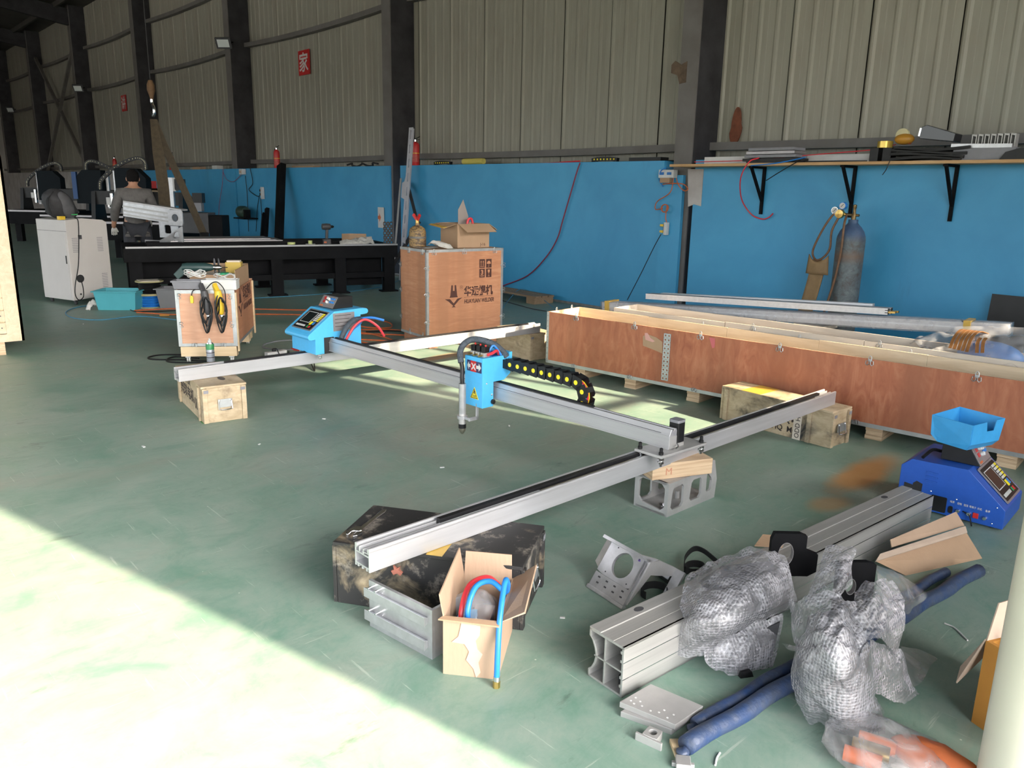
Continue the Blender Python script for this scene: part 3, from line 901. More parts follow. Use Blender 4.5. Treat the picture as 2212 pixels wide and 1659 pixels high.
# torch carriage
TC = Vector((-3.255, 2.735, 0.315))
tc_ = thing('torch_carriage', 'light blue torch carriage with valves and red arrow plate, hung on the cross beam', 'carriage', TC, BANG)
b = MB()
b.box(-0.150, 0.0, 0.0, 0.085, 0.0, 0.285)
b.prism([(0.084, 0.142), (0.165, 0.142), (0.215, 0.175), (0.215, 0.285), (0.084, 0.285)], -0.150, 0.0, 'x')
b.build('housing', M_BLUE, tc_, bevel=0.002)
MB().box(-0.140, -0.012, 0.090, 0.205, 0.2852, 0.287).build('top_recess', M_BLUEDEEP, tc_)
MB().box(-0.154, 0.004, 0.200, 0.222, 0.255, 0.300).build('rear_lip', M_BLUE, tc_)
# arrow plate and warning triangle on the front
MB().box(-0.128, -0.008, -0.002, 0.0, 0.200, 0.262).build('arrow_plate', mat('navy_plate', (0.03, 0.03, 0.10), 0.4), tc_)
MB().box(-0.098, -0.052, -0.003, -0.002, 0.200, 0.262).build('arrow_plate_red', M_RED, tc_)
text('letter_x', 'X', 0.05, M_WHITE, tc_, frame((-0.090, -0.0031, 0.213), (1, 0, 0), (0, 0, 1)), bold=0.002)
MB().prism([(-0.050, 0.222), (-0.030, 0.222), (-0.030, 0.208), (-0.010, 0.231), (-0.030, 0.254), (-0.030, 0.240), (-0.050, 0.240)], -0.003, -0.002, 'y').build('right_arrow', M_WHITE, tc_)
MB().prism([(-0.100, 0.222), (-0.112, 0.222), (-0.112, 0.208), (-0.126, 0.231), (-0.112, 0.254), (-0.112, 0.240), (-0.100, 0.240)], -0.003, -0.002, 'y').build('left_arrow', M_WHITE, tc_)
MB().prism([(-0.100, 0.045), (-0.032, 0.045), (-0.066, 0.112)], -0.002, 0, 'y').build('warning_triangle', M_YELLOWDOT, tc_)
MB().ring([(-0.096, 0.0475), (-0.036, 0.0475), (-0.066, 0.107)], [(-0.090, 0.051), (-0.042, 0.051), (-0.066, 0.099)], -0.0026, -0.002, 'y').build('triangle_border', M_INK, tc_)
text('warning_text', '注意', 0.016, M_INK, tc_, frame((-0.082, -0.0022, 0.055), (1, 0, 0), (0, 0, 1)))
MB().prism([(-0.070, 0.074), (-0.060, 0.074), (-0.064, 0.083), (-0.058, 0.083), (-0.066, 0.096), (-0.068, 0.084), (-0.072, 0.084)], -0.0026, -0.002, 'y').build('flash_symbol', M_INK, tc_)
for z in (0.14, 0.07):
    MB().lathe([(0.006, 0.0), (0.006, 0.003), (0.003, 0.004)], 10, (0, 0.03 if z > 0.1 else 0.07, z), 'x').build('screw', M_CHROME, tc_)
MB().lathe([(0.006, 0.0), (0.014, 0.002), (0.014, 0.012), (0.006, 0.014)], 14, (0.002, 0.075, 0.03), 'x').build('pinch_wheel', M_BLACK, tc_, smooth=True)
# torch
tx, ty = -0.118, -0.045
MB().lathe([(0.0205, -0.045), (0.0205, 0.130)], 20, (tx, ty, 0)).build('torch_body', M_ALUCAST, tc_, smooth=True)
th = MB(); th.lathe([(0.0205, -0.105), (0.0205, -0.050), (0.0195, -0.045)], 20, (tx, ty, 0)); th.build('torch_head', M_ALUDULL, tc_, smooth=True)
MB().lathe([(0.0220, -0.130), (0.0220, -0.105)], 20, (tx, ty, 0)).build('torch_collar', M_BLACK, tc_, smooth=True)
MB().lathe([(0.006, -0.165), (0.010, -0.161), (0.0195, -0.145), (0.0205, -0.130)], 20, (tx, ty, 0)).build('torch_nozzle', mat('copper_nozzle', (0.36, 0.33, 0.27), 0.35, 0.9), tc_, smooth=True)
cl = MB(); cl.ring(circ(tx, ty, 0.030, 20), circ(tx, ty, 0.0206, 20), -0.075, -0.057); cl.box(tx+0.02, tx+0.075, ty-0.008, ty+0.008, -0.073, -0.059); cl.box(tx+0.062, tx+0.072, ty-0.010, ty+0.06, -0.076, -0.056); cl.cyl((tx-0.02, ty, -0.066), (tx-0.045, ty, -0.066), 0.004, 8)
cl.box(tx+0.062, tx+0.072, ty+0.045, ty+0.06, -0.076, 0.02)
cl.build('torch_clamp', M_ALUCAST, tc_, bevel=0.001)
MB().tube([(tx, ty, 0.128), (tx-0.004, ty, 0.165), (tx-0.014, ty+0.01, 0.215), (tx-0.024, ty+0.01, 0.25)], 0.0125, 10, sub=4).build('torch_lead', M_BLACK, tc_, smooth=True)
MB().tube([(tx-0.024, ty+0.01, 0.245), (tx-0.045, ty+0.02, 0.300), (tx-0.045, ty+0.05, 0.345), (tx-0.010, ty+0.09, 0.372), (tx+0.050, ty+0.13, 0.365), (tx+0.09, ty+0.17, 0.340), (tx+0.11, ty+0.21, 0.300), (tx+0.12, ty+0.225, 0.275)], 0.018, 10, sub=5).build('cable_sleeve', M_SLEEVE, tc_, smooth=True)
for i in range(3):
    x = -0.128+i*0.043
    v = MB().box(x, x+0.030, 0.020, 0.062, 0.287, 0.312).build('valve_body', M_ALUDULL, tc_, bevel=0.002)
    MB().box(x+0.002, x+0.030, 0.024, 0.062, 0.312, 0.346).build('valve_coil', M_BLACK, v, bevel=0.002)
    MB().cyl((x+0.015, 0.020, 0.298), (x+0.015, -0.006, 0.296), 0.0055, 10).build('brass_fitting', M_BRASS, v, smooth=True)
    MB().lathe([(0.005, 0.346), (0.005, 0.354), (0.002, 0.356)], 8, (x+0.016, 0.045, 0)).build('red_indicator', M_RED, v)
MB().tube([(-0.010, 0.045, 0.300), (0.012, 0.060, 0.312), (0.005, 0.10, 0.320), (-0.02, 0.14, 0.290)], 0.0085, 8, sub=5).build('red_hose', M_REDHOSE, tc_, smooth=True)
MB().tube([(-0.03, 0.07, 0.310), (-0.02, 0.10, 0.345), (0.0, 0.14, 0.290)], 0.0065, 8, sub=5).build('blue_hose', M_BLUEHOSE, tc_, smooth=True)
# cable chain: attached high on the carriage, runs along the beam and folds back under itself
R_, ZT = 0.082, 0.240
def chain_pt(s):
    """point and heading along the chain, s from the carriage"""
    straight = 0.485
    sag = 0.004
    if s < straight:
        t = s/straight
        return Vector((0.0+s, 0, ZT-sag*t*t)), -math.atan(2*sag*t/straight*1.0)
    a = (s-straight)/R_
    if a < PI:
        z0 = ZT-sag
        return Vector((straight+R_*math.sin(a), 0, z0-R_+R_*math.cos(a))), -a
    e = s-straight-PI*R_
    return Vector((straight-e, 0, ZT-sag-2*R_)), -PI
pitch = 0.062
ch = MB()
side = [(-0.034, -0.030), (0.024, -0.036), (0.038, -0.022), (0.038, 0.022), (0.024, 0.036), (-0.034, 0.030)]
lm = MB()
for y0 in (-0.030, 0.026):
    lm.prism(side, y0, y0+0.004, 'y')
lm.box(-0.014, 0.014, -0.028, 0.028, 0.028, 0.033); lm.box(-0.014, 0.014, -0.028, 0.028, -0.033, -0.028)
me_link = lm.mesh('chain_link'); me_link.materials.append(M_BLACK)
dm = MB(); dm.lathe([(0.0125, -0.0315), (0.0125, -0.0295)], 14, (0.0, 0, 0), 'y')
me_dot = dm.mesh('pin_cap'); me_dot.materials.append(M_YELLOWDOT)
s = 0.02
for i in range(18):
    p, a = chain_pt(s)
    lk = D.objects.new('chain_link', me_link); C.objects.link(lk); lk.parent = tc_
    lk.location = p + Vector((0.035, 0.185, 0)); lk.rotation_euler = (0, -a, 0)
    dt = D.objects.new('pin_cap', me_dot); C.objects.link(dt); dt.parent = lk
    s += pitch
MB().box(-0.004, 0.030, 0.153, 0.217, 0.212, 0.262).build('chain_anchor', M_BLACK, tc_)
for nm, mt, y in (('red_hose_in_chain', M_REDHOSE, 0.195), ('blue_hose_in_chain', M_BLUEHOSE, 0.176), ('yellow_wire_in_chain', M_YELLOWDOT, 0.208)):
    MB().tube([chain_pt(0.02+k*0.03)[0]+Vector((0.035, y, 0)) for k in range(35)], 0.0075 if 'yellow' not in nm else 0.004, 7).build(nm, mt, tc_, smooth=True)

# ------------------------------------------------------------------ wooden motor cases used as trestles
def base2(a, b):
    """location and heading of a box from the two ends of its front bottom edge"""
    a, b = Vector(a), Vector(b); d = b-a
    return Vector((a.x, a.y, 0)), math.atan2(d.y, d.x), d.length
def motor_case(label, a, b, depth, h, mt, lid=True, battens=(0.10, 0.86), handle='right'):
    loc, rz, L = base2(a, b)
    t = thing('motor_case', label, 'wooden box', loc, rz)
    MB().box(0.006, L-0.006, 0.006, depth-0.006, 0, h-0.014).build('case_body', mt, t, bevel=0.003)
    MB().box(-0.002, L+0.002, -0.002, depth+0.002, h-0.014, h).build('lid', mt, t, bevel=0.002)
    for u in battens:
        for y0, y1 in ((-0.008, 0.006), (depth-0.006, depth+0.008)):
            MB().box(u*L, u*L+0.028, y0, y1, 0.002, h-0.015).build('batten', mt, t, bevel=0.002)
    for x0, x1 in ((-0.008, 0.006), (L-0.006, L+0.008)):
        for y0 in (0.004, depth-0.034):
            MB().box(x0, x1, y0, y0+0.030, 0.002, h-0.015).build('end_batten', mt, t, bevel=0.002)
    if handle:
        x = L+0.006 if handle == 'right' else -0.006
        s = 1 if handle == 'right' else -1
        yc, zc = depth*0.5, h*0.48
        hp = MB().box(min(x-0.002*s, x+0.003*s), max(x-0.002*s, x+0.003*s), yc-0.045, yc+0.045, zc-0.02, zc+0.035).build('handle_plate', M_ZINC, t, bevel=0.001)
        MB().tube([(x+0.004*s, yc-0.040, zc+0.020), (x+0.012*s, yc-0.042, zc-0.030), (x+0.014*s, yc-0.02, zc-0.034), (x+0.014*s, yc+0.02, zc-0.034), (x+0.012*s, yc+0.042, zc-0.030), (x+0.004*s, yc+0.040, zc+0.020)], 0.004, 8).build('handle_grip', M_CHROME, hp, smooth=True)
        for y in (yc-0.034, yc+0.034):
            MB().sphere((x+0.003*s, y, zc+0.026), 0.006, n=8, m=6).build('rivet', M_CHROME, hp, smooth=True)
    for y in (0.012, depth-0.04):
        MB().box(L+0.008, L+0.010, y, y+0.03, h-0.045, h-0.025).build('steel_strap', M_GREYPL, t)
    return t, L
cA, LA = motor_case('pale wooden motor case with a metal end handle, under the rail beside the spray can', (-5.67, 1.90, 0), (-4.94, 1.80, 0), 0.285, 0.247, M_BOXA)
MAF = lambda x, z: frame((x, -0.0095, z), (1, 0, 0), (0, 0, 1))
text('stencil_line', 'HQ MOTOR', 0.055, M_INK, cA, frame((0.10, 0.0055, 0.185), (1, 0, 0), (0, 0, 1)), bold=0.001)
text('stencil_characters', '翔琪电机', 0.095, M_INK, cA, frame((0.11, 0.0055, 0.09), (1, 0, 0), (0, 0, 1)), bold=0.002)
text('stencil_digits', '00', 0.115, M_INK, cA, frame((0.50, 0.0055, 0.055), (1, 0, 0), (0, 0, 1)), sx=0.75)
MB().box(0.58, 0.72, -0.003, 0.006, 0.0, 0.001).build('green_smear', mat('green_spray', (0.10, 0.28, 0.10), 0.7, 0, 0.3, 12), cA)
MB().prism(circ(0.55, 0.175, 0.055, 18, ry=0.022), 0.247, 0.2475).build('scorch_mark', mat('scorch', (0.06, 0.045, 0.035), 0.8, 0, 0.3, 20), cA)
cB, LB = motor_case('scorched wooden motor case under the rail end, against the long red crate', (-2.91, 4.600, 0), (-2.10, 4.555, 0), 0.225, 0.236, M_BOXB, battens=(0.03, 0.80))
text('stencil_characters', '翔琪电', 0.085, M_INK, cB, frame((0.36, 0.0055, 0.095), (1, 0, 0), (0, 0, 1)), bold=0.002)
text('stencil_line', 'HQ  MO', 0.052, M_INK, cB, frame((0.40, 0.0055, 0.035), (1, 0, 0), (0, 0, 1)), bold=0.001)
text('stencil_site', '.com', 0.036, M_INK, cB, frame((0.24, 0.0055, 0.045), (1, 0, 0), (0, 0, 1)))
MB().box(0.555, 0.61, 0.0035, 0.0050, 0.0, 0.2).build('taped_strip', M_PINEGREY, cB)
text('stencil_column', 'ODD HODD', 0.045, M_INK, cB, frame((0.600, 0.0025, 0.01), (0, 0, 1), (-1, 0, 0)), sx=0.95)
for x0, x1 in ((0.15, 0.30), (0.50, 0.62)):
    MB().box(x0, x1, -0.003, 0.227, 0.2362, 0.2368).build('yellow_tape', M_TAPE, cB)
cC, LC = motor_case('black sprayed motor case carrying the wrench', (-2.39, 1.305, 0), (-1.80, 1.70, 0), 0.36, 0.247, M_BOXC, battens=(), handle='right')
MB().box(0.36, 0.42, -0.003, 0.362, 0.2472, 0.2478).build('yellow_tape', M_TAPE, cC)
MB().prism([(0.235, 0.150), (0.25, 0.158), (0.262, 0.15), (0.27, 0.162), (0.255, 0.172), (0.262, 0.186), (0.247, 0.176), (0.235, 0.186), (0.238, 0.170), (0.226, 0.165)], -0.004, 0.005, 'y').build('torn_label_scrap', mat('red_scrap', (0.36, 0.13, 0.09), 0.8), cC)
cD, LD = motor_case('dusty motor case under the far rail end, beside the red crate', (-5.62, 4.895, 0), (-5.10, 4.84, 0), 0.28, 0.247, M_BOXD, battens=(), handle=None)

# adjustable wrench lying on the black case
WP = G(772, 1152, 0.2475); WQ = G(832, 1105, 0.2475)
d = WQ-WP; wr = thing('adjustable_wrench', 'chromed adjustable wrench on the black motor case', 'wrench', (WP.x, WP.y, 0.2475), math.atan2(d.y, d.x))
Lw = d.length
MB().prism([(0.02, -0.010), (Lw*0.6, -0.008), (Lw-0.02, -0.011), (Lw, -0.006), (Lw+0.004, 0), (Lw, 0.006), (Lw-0.02, 0.011), (Lw*0.6, 0.008), (0.02, 0.010)], 0.0, 0.010).build('handle', M_CHROME, wr, bevel=0.002)
MB().prism([(0.03, -0.014), (0.03, 0.016), (0.0, 0.030), (-0.030, 0.030), (-0.050, 0.018), (-0.048, 0.010), (-0.020, 0.012), (-0.012, 0.004), (-0.010, -0.012), (0.0, -0.02)], -0.0, 0.016).build('fixed_jaw', M_CHROME, wr, bevel=0.002)
MB().prism([(-0.008, -0.012), (-0.010, -0.004), (-0.044, -0.006), (-0.052, -0.012), (-0.040, -0.024), (-0.012, -0.028), (0.006, -0.020)], 0.0, 0.014).build('sliding_jaw', M_CHROME, wr, bevel=0.002)
MB().lathe([(0.006, -0.010), (0.006, 0.010)], 10, (0.008, -0.010, 0.008), 'x').build('knurl', M_ALUDULL, wr)

# ------------------------------------------------------------------ plywood crates
def clip(parent, M, s=1.0, tongue=True):
    """stamped spring clip: two loops and a tongue, in the plane of M (x along the edge, y up, z out)"""
    b = MB(); b.M = M
    for sx in (-1, 1):
        b.tube([(sx*0.004*s, 0.004*s, 0), (sx*0.022*s, 0.0, 0.002), (sx*0.024*s, -0.020*s, 0.003), (sx*0.014*s, -0.028*s, 0.003), (sx*0.004*s, -0.018*s, 0.002)], 0.0028*s, 5, closed=True)
    if tongue:
        b.tube([(-0.010*s, 0.0, 0), (-0.008*s, 0.026*s, 0), (0, 0.034*s, 0), (0.008*s, 0.026*s, 0), (0.010*s, 0.0, 0)], 0.0028*s, 5)
        b.box(-0.009*s, 0.009*s, -0.004*s, 0.012*s, -0.001, 0.001)
    o = b.build('spring_clip', M_ZINC, parent, smooth=True)
    return o
# long open crate
LL, LW, Z0, Z1 = 4.3, 0.44, 0.085, 0.52
lc = thing('long_crate', 'very long open red plywood crate with steel clips, on wooden skids', 'crate', (-4.705, 4.665, 0), math.radians(5.9))
MB().box(0, LL, 0, 0.009, Z0, Z1).build('front_panel', M_PLYRED, lc)
MB().box(0.012, LL, 0.009, 0.016, Z0+.01, Z1).build('front_lining', M_PINE, lc)
MB().box(0, 0.009, 0.001, LW, Z0, Z1).build('end_panel', M_PLYRED, lc)
MB().box(0.009, 0.016, 0.016, LW-0.012, Z0+.01, Z1).build('end_lining', M_PINEPLAIN, lc)
MB().box(LL-0.012, LL, 0, LW, Z0, Z1).build('end_panel', M_PLYRED, lc)
for k in range(6):
    x0 = 0.016+k*(LL-0.03)/6
    MB().box(x0, x0+(LL-0.03)/6-0.0015, LW-0.012-0.0015*(k % 2), LW, Z0+.01, Z1-0.002*(k % 3)).build('back_board', M_PINE, lc)
MB().box(0.01, LL-0.01, 0.01, LW-0.01, Z0, Z0+0.012).build('crate_floor', M_PINEPLAIN, lc)
MB().box(-0.003, 0.022, -0.002, 0.0, Z0, Z1).build('edge_strip', M_ZINC, lc)
MB().box(-0.003, -0.001, -0.002, 0.025, Z0, Z1).build('edge_strip', M_ZINC, lc)
MB().box(0, LL, -0.002, 0.0, Z0-0.004, Z0+0.022).build('edge_strip', M_ZINC, lc)
nl = MB()
for k in range(9):
    nl.cyl((0.010, -0.004, Z0+0.03+k*0.047), (0.010, -0.001, Z0+0.03+k*0.047), 0.003, 6)
nl.build('nail_heads', M_DKGREY, lc)['kind'] = 'stuff'
for x in (0.31, 0.88, 1.45, 2.05, 2.64, 3.24, 3.85):
    clip(lc, frame((x, -0.004, Z1-0.012), (1, 0, 0), (0, 0, 1)))
for x in (0.30, 0.86, 1.43, 2.60, 3.2):
    clip(lc, frame((x, -0.004, Z0+0.026), (1, 0, 0), (0, 0, 1)), 0.9, False)
for y in (0.12, 0.33):
    clip(lc, frame((0.004, y, Z1-0.006), (0, 1, 0), (0, 0, 1)))
for x in (1.22, 2.0, 2.75, 3.45):
    clip(lc, frame((x, LW+0.004, Z1-0.012), (1, 0, 0), (0, 0, 1)), 0.9)
# perforated joining plate: two rows of holes
pp = MB()
for r in range(11):
    for c in range(2):
        o_, i_ = square_ring(1.145+c*0.030, 1.175+c*0.030, 0.125+r*0.033, 0.158+r*0.033, 1.160+c*0.030, 0.1415+r*0.033, 0.0072, 8)
        pp.ring(o_, i_, -0.004, 0.0, 'y')
pp.build('perforated_plate', M_ZINC, lc)['kind'] = 'stuff'
MB().box(1.46, 1.52, 0.010, 0.019, Z1-0.05, Z1-0.004).build('joining_plate', M_ZINC, lc)
MB().prism([(0.96, 0.44), (1.00, 0.46), (1.08, 0.445), (1.135, 0.42), (1.14, 0.33), (1.05, 0.35), (0.965, 0.365)], -0.003, 0.0, 'y').build('brown_tape_patch', M_CARD, lc)
MB().prism([(0.975, 0.465), (1.00, 0.47), (1.03, 0.435), (1.07, 0.415), (1.05, 0.405), (0.985, 0.415)], -0.004, -0.003, 'y').build('torn_paper', mat('pink_paper', (0.55, 0.30, 0.26), 0.8), lc)
MB().prism([(1.52, 0.505), (1.565, 0.505), (1.568, 0.44), (1.55, 0.43)], -0.003, 0.0, 'y').build('red_tag', mat('red_tag', (0.50, 0.12, 0.13), 0.7), lc)
for x in (0.30, 0.80, 1.36, 2.0, 2.66, 3.4):
    for z in range(3):
        MB().box(x+0.004*(z % 2), x+0.105, 0.02, LW-0.02, z*0.0285, z*0.0285+0.027).build('skid_board', M_PLYEDGE, lc)

# second, paler crate behind it (only its front board and top edge show)
pc = thing('pale_crate', 'pale weathered board crate standing directly behind the long red crate', 'crate', (-4.42, 5.19, 0), math.radians(5.9))
for k in range(4):
    MB().box(k*1.05, k*1.05+1.045, 0, 0.014, 0.05, 0.545+0.004*(k % 2)).build('front_board', M_PINEGREY, pc)
MB().box(0, 0.012, 0.014, 0.36, 0.05, 0.545).build('end_board', M_PINEGREY, pc)
MB().box(0, 4.19, 0.346, 0.36, 0.05, 0.545).build('back_panel', M_PINEGREY, pc)
MB().box(0.012, 4.19, 0.014, 0.346, 0.05, 0.07).build('crate_floor', M_PINEGREY, pc)
for x in (0.1, 2.0, 3.9):
    MB().box(x, x+0.1, 0.0, 0.36, 0, 0.05).build('skid', M_PLYEDGE, pc)
for x in (1.28, 2.2, 3.1):
    clip(pc, frame((x, -0.003, 0.535), (1, 0, 0), (0, 0, 1)), 0.9)

# welder crate
WH0, WH1 = 0.10, 0.95
wc = thing('welder_crate', 'tall orange plywood crate printed with a black welder brand', 'crate', (-6.10, 4.42, 0), math.radians(84.0))
WLn, WDp = 0.885, 0.52       # local x along the printed face (facing -y local), depth towards +y
MB().box(0, WLn, 0, 0.010, WH0, WH1-0.01).build('printed_panel', M_PLYORG, wc)
MB().box(0, 0.010, 0.010, WDp, WH0, WH1-0.01).build('side_panel', M_PLYORG, wc)
MB().box(WLn-0.010, WLn, 0.010, WDp, WH0, WH1-0.01).build('side_panel', M_PLYORG, wc)
MB().box(0, WLn, WDp-0.010, WDp, WH0, WH1-0.01).build('rear_panel', M_PLYORG, wc)
MB().box(0, WLn, 0, WDp, WH1-0.01, WH1).build('lid', make_ply('lid_plywood', (0.40, 0.25, 0.15), (0.48, 0.32, 0.2), (0.55, 0.40, 0.27), (3, 0.5, 3), 2), wc)
es = [((-0.003, 0.022, -0.003, 0.0), WH0, WH1), ((-0.003, 0.0, 0.0, 0.022), WH0, WH1), ((WLn-0.022, WLn+0.003, -0.003, 0.0), WH0, WH1)]
for (x0, x1, y0, y1), z0, z1 in es:
    MB().box(x0, x1, y0, y1, z0, z1).build('edge_strip', M_ZINC, wc)
for z0, z1 in ((WH1-0.024, WH1+0.002), (WH0, WH0+0.024)):
    MB().box(0, WLn, -0.003, 0.0, z0, z1).build('edge_strip', M_ZINC, wc)
    MB().box(-0.003, 0.0, 0, WDp, z0, z1).build('edge_strip', M_ZINC, wc)
for x in (0.08, 0.42, 0.78):
    clip(wc, frame((x, -0.005, WH1-0.022), (1, 0, 0), (0, 0, 1)), 0.95)
for y in (0.07, 0.33):
    clip(wc, frame((-0.005, y, WH1-0.022), (0, -1, 0), (0, 0, 1)), 0.95)
    clip(wc, frame((-0.005, y, WH0+0.024), (0, -1, 0), (0, 0, 1)), 0.95)
for z in (0.78, 0.53, 0.26):
    clip(wc, frame((0.0, -0.005, z), (0, 0, 1), (-1, 0, 0)), 0.95)
    clip(wc, frame((WLn, -0.005, z), (0, 0, 1), (-1, 0, 0)), 0.95)
    clip(wc, frame((-0.005, WDp-0.01, z), (0, 0, 1), (0, 1, 0)), 0.95)
for x in (0.03, 0.40, 0.76):
    MB().box(x, x+0.09, 0.006, WDp-0.006, 0, WH0).build('skid', M_PLYORG, wc)
# printing
FW = lambda x, z: frame((x, -0.0006, z), (1, 0, 0), (0, 0, 1))
def welder_mark(parent, F, s=1.0, mt=None):
    """printed brand block: rail-and-arrow emblem, four characters, English line"""
    mt = mt or M_INKRED
    b = MB(); b.M = F
    b.prism([(0.075*s, 0.22*s), (0.092*s, 0.22*s), (0.092*s, 0.165*s), (0.112*s, 0.165*s), (0.112*s, 0.22*s), (0.129*s, 0.22*s), (0.142*s, 0.115*s), (0.150*s, 0.100*s), (0.054*s, 0.100*s), (0.062*s, 0.115*s)], 0, 0.0005)
    b.build('emblem_tower', mt, parent)
    b = MB(); b.M = F
    b.prism([(0.0, 0.088*s), (0.06*s, 0.086*s), (0.102*s, 0.042*s), (0.144*s, 0.086*s), (0.204*s, 0.096*s), (0.162*s, 0.070*s), (0.108*s, 0.018*s), (0.125*s, 0.004*s), (0.079*s, 0.004*s), (0.096*s, 0.018*s), (0.042*s, 0.064*s)], 0, 0.0005)
    b.build('emblem_arrow', mt, parent)
    b = MB(); b.M = F
    b.ring(circ(0.190*s, 0.195*s, 0.018*s, 16), circ(0.190*s, 0.195*s, 0.0155*s, 16), 0, 0.0005)
    b.build('registered_ring', mt, parent)
    T = F @ Matrix.Translation((0.183*s, 0.187*s, 0)); text('registered_r', 'R', 0.024*s, mt, parent, T)
    T = F @ Matrix.Translation((0.222*s, 0.115*s, 0)); text('brand_characters', '华远焊机', 0.102*s, mt, parent, T, bold=0.0035*s, sx=0.84)
    b = MB(); b.M = F; b.box(0.222*s, 0.565*s, 0.093*s, 0.096*s, 0, 0.0005); b.build('brand_rule', mt, parent)
    T = F @ Matrix.Translation((0.222*s, 0.035*s, 0)); text('brand_english', 'HUAYUAN WELDER', 0.055*s, mt, parent, T, bold=0.0016*s, sx=0.72, shear=0.2)
welder_mark(wc, FW(0.20, 0.385))
# handling symbols: four dark squares
for i, (x, z) in enumerate(((0.600, 0.760), (0.680, 0.760), (0.600, 0.665), (0.680, 0.665))):
    q_ = MB(); q_.M = FW(x, z); q_.box(0, 0.066, 0, 0.086, 0, 0.0005); q_.build('handling_symbol', M_INKRED, wc)
    w = MB(); w.M = FW(x, z)
    if i == 0:
        for u in (0.020, 0.046):
            w.box(u-0.003, u+0.003, 0.018, 0.062, 0.0005, 0.0009); w.prism([(u-0.009, 0.056), (u+0.009, 0.056), (u, 0.074)], 0.0005, 0.0009)
        w.box(0.008, 0.058, 0.010, 0.014, 0.0005, 0.0009)
    elif i == 1:
        w.prism([(0.033+0.024*math.cos(t), 0.038+0.030*math.sin(t)) for t in [k*PI/8 for k in range(9)]], 0.0005, 0.0009)
        w.box(0.031, 0.035, 0.012, 0.040, 0.0005, 0.0009); w.box(0.024, 0.035, 0.010, 0.014, 0.0005, 0.0009)
    elif i == 2:
        text('stack_digit', '3', 0.062, M_PLYORG, wc, FW(x+0.018, z+0.030) @ Matrix.Translation((0, 0, 0.0004)), bold=0.003)
        w.box(0.010, 0.056, 0.018, 0.022, 0.0005, 0.0009); w.box(0.014, 0.052, 0.010, 0.013, 0.0005, 0.0009)
    else:
        w.prism([(0.020, 0.076), (0.046, 0.076), (0.044, 0.052), (0.036, 0.042), (0.030, 0.042), (0.022, 0.052)], 0.0005, 0.0009)
        w.box(0.031, 0.035, 0.014, 0.044, 0.0005, 0.0009); w.box(0.022, 0.044, 0.010, 0.014, 0.0005, 0.0009)
    w.build('symbol_print', M_PLYORG, wc)

# small crate on a castered pallet
sc_l, sc_a = Vector((-6.87, 2.345, 0)), math.atan2(0.395, 0.255)
SW, SD, SZ0, SZ1 = 0.485, 0.98, 0.145, 0.630
sm = thing('tool_crate', 'pinkish plywood crate with silver metal edging on a castered wooden base', 'crate', sc_l, sc_a)
MB().box(0.012, SW-0.012, 0, 0.010, SZ0, SZ1).build('front_panel', M_PLYPINK, sm)
MB().box(0, 0.010, 0.010, SD, SZ0, SZ1).build('side_panel', M_PLYPINK, sm)
MB().box(SW-0.010, SW, 0.010, SD, SZ0, SZ1-0.01).build('side_panel', M_PLYORG, sm)
MB().box(0, SW, SD-0.01, SD, SZ0, SZ1).build('rear_panel', M_PLYPINK, sm)
MB().box(0.01, SW-0.01, 0.01, SD-0.01, SZ1-0.06, SZ1-0.05).build('inner_shelf', M_PINEPLAIN, sm)
MB().box(0, 0.030, -0.003, 0.0, SZ0, SZ1+.004).build('edge_strip', M_ZINC, sm)
MB().box(SW-0.030, SW+0.003, -0.003, 0.0, SZ0, SZ1+.004).build('edge_strip', M_ZINC, sm)
MB().box(0.03, SW-0.03, -0.003, 0.0, SZ1-0.026, SZ1+.004).build('edge_strip', M_ZINC, sm)
MB().box(0.03, SW-0.03, -0.003, 0.0, SZ0, SZ0+0.026).build('edge_strip', M_ZINC, sm)
for (x, z) in ((0.022, SZ1-0.05), (SW-0.022, SZ1-0.05), (0.022, SZ0+0.19), (SW-0.022, SZ0+0.19)):
    clip(sm, frame((x, -0.005, z), (0, 0, 1), (-1 if x < 0.2 else 1, 0, 0)), 1.0, False)
for x in (0.13, 0.37):
    clip(sm, frame((x, -0.005, SZ0+0.025), (1, 0, 0), (0, 0, 1)), 1.0, False)
for y0, y1 in ((0.012, 0.05), (SD-0.055, SD-0.01)):
    MB().box(SW, SW+0.012, y0, y1, SZ0-0.05, SZ1-0.02).build('corner_post', M_PINEPLAIN, sm)
MB().box(SW, SW+0.003, 0.05, SD-0.05, SZ0+0.0, SZ0+0.025).build('edge_strip', M_ZINC, sm)
welder_mark(sm, frame((SW+0.0006, 0.14, 0.36), (0, 1, 0), (0, 0, 1)), 1.25, M_INKRED)
MB().box(0.01, SW-0.01, 0.005, 0.09, 0.055, SZ0-0.005).build('base_beam', M_PINEPLAIN, sm)
MB().box(0.01, SW-0.01, SD-0.32, SD-0.22, 0.055, SZ0-0.005).build('base_beam', M_PINEPLAIN, sm)
MB().box(0.02, SW-0.02, SD-0.14, SD-0.05, 0.055, SZ0-0.005).build('base_beam', M_PINEPLAIN, sm)
for (x, y) in ((0.06, 0.045), (SW-0.06, 0.045), (0.06, SD-0.1), (SW-0.06, SD-0.1)):
    cs = MB().box(x-0.022, x+0.022, y-0.018, y+0.018, 0.040, 0.056).build('caster', M_ZINC, sm)
    for dx in (-0.012, 0.004):
        MB().lathe([(0.014, 0), (0.021, 0.001), (0.021, 0.010), (0.014, 0.011)], 14, (x+dx, y, 0.0215), 'x').build('wheel', M_WHITE, cs, smooth=True)

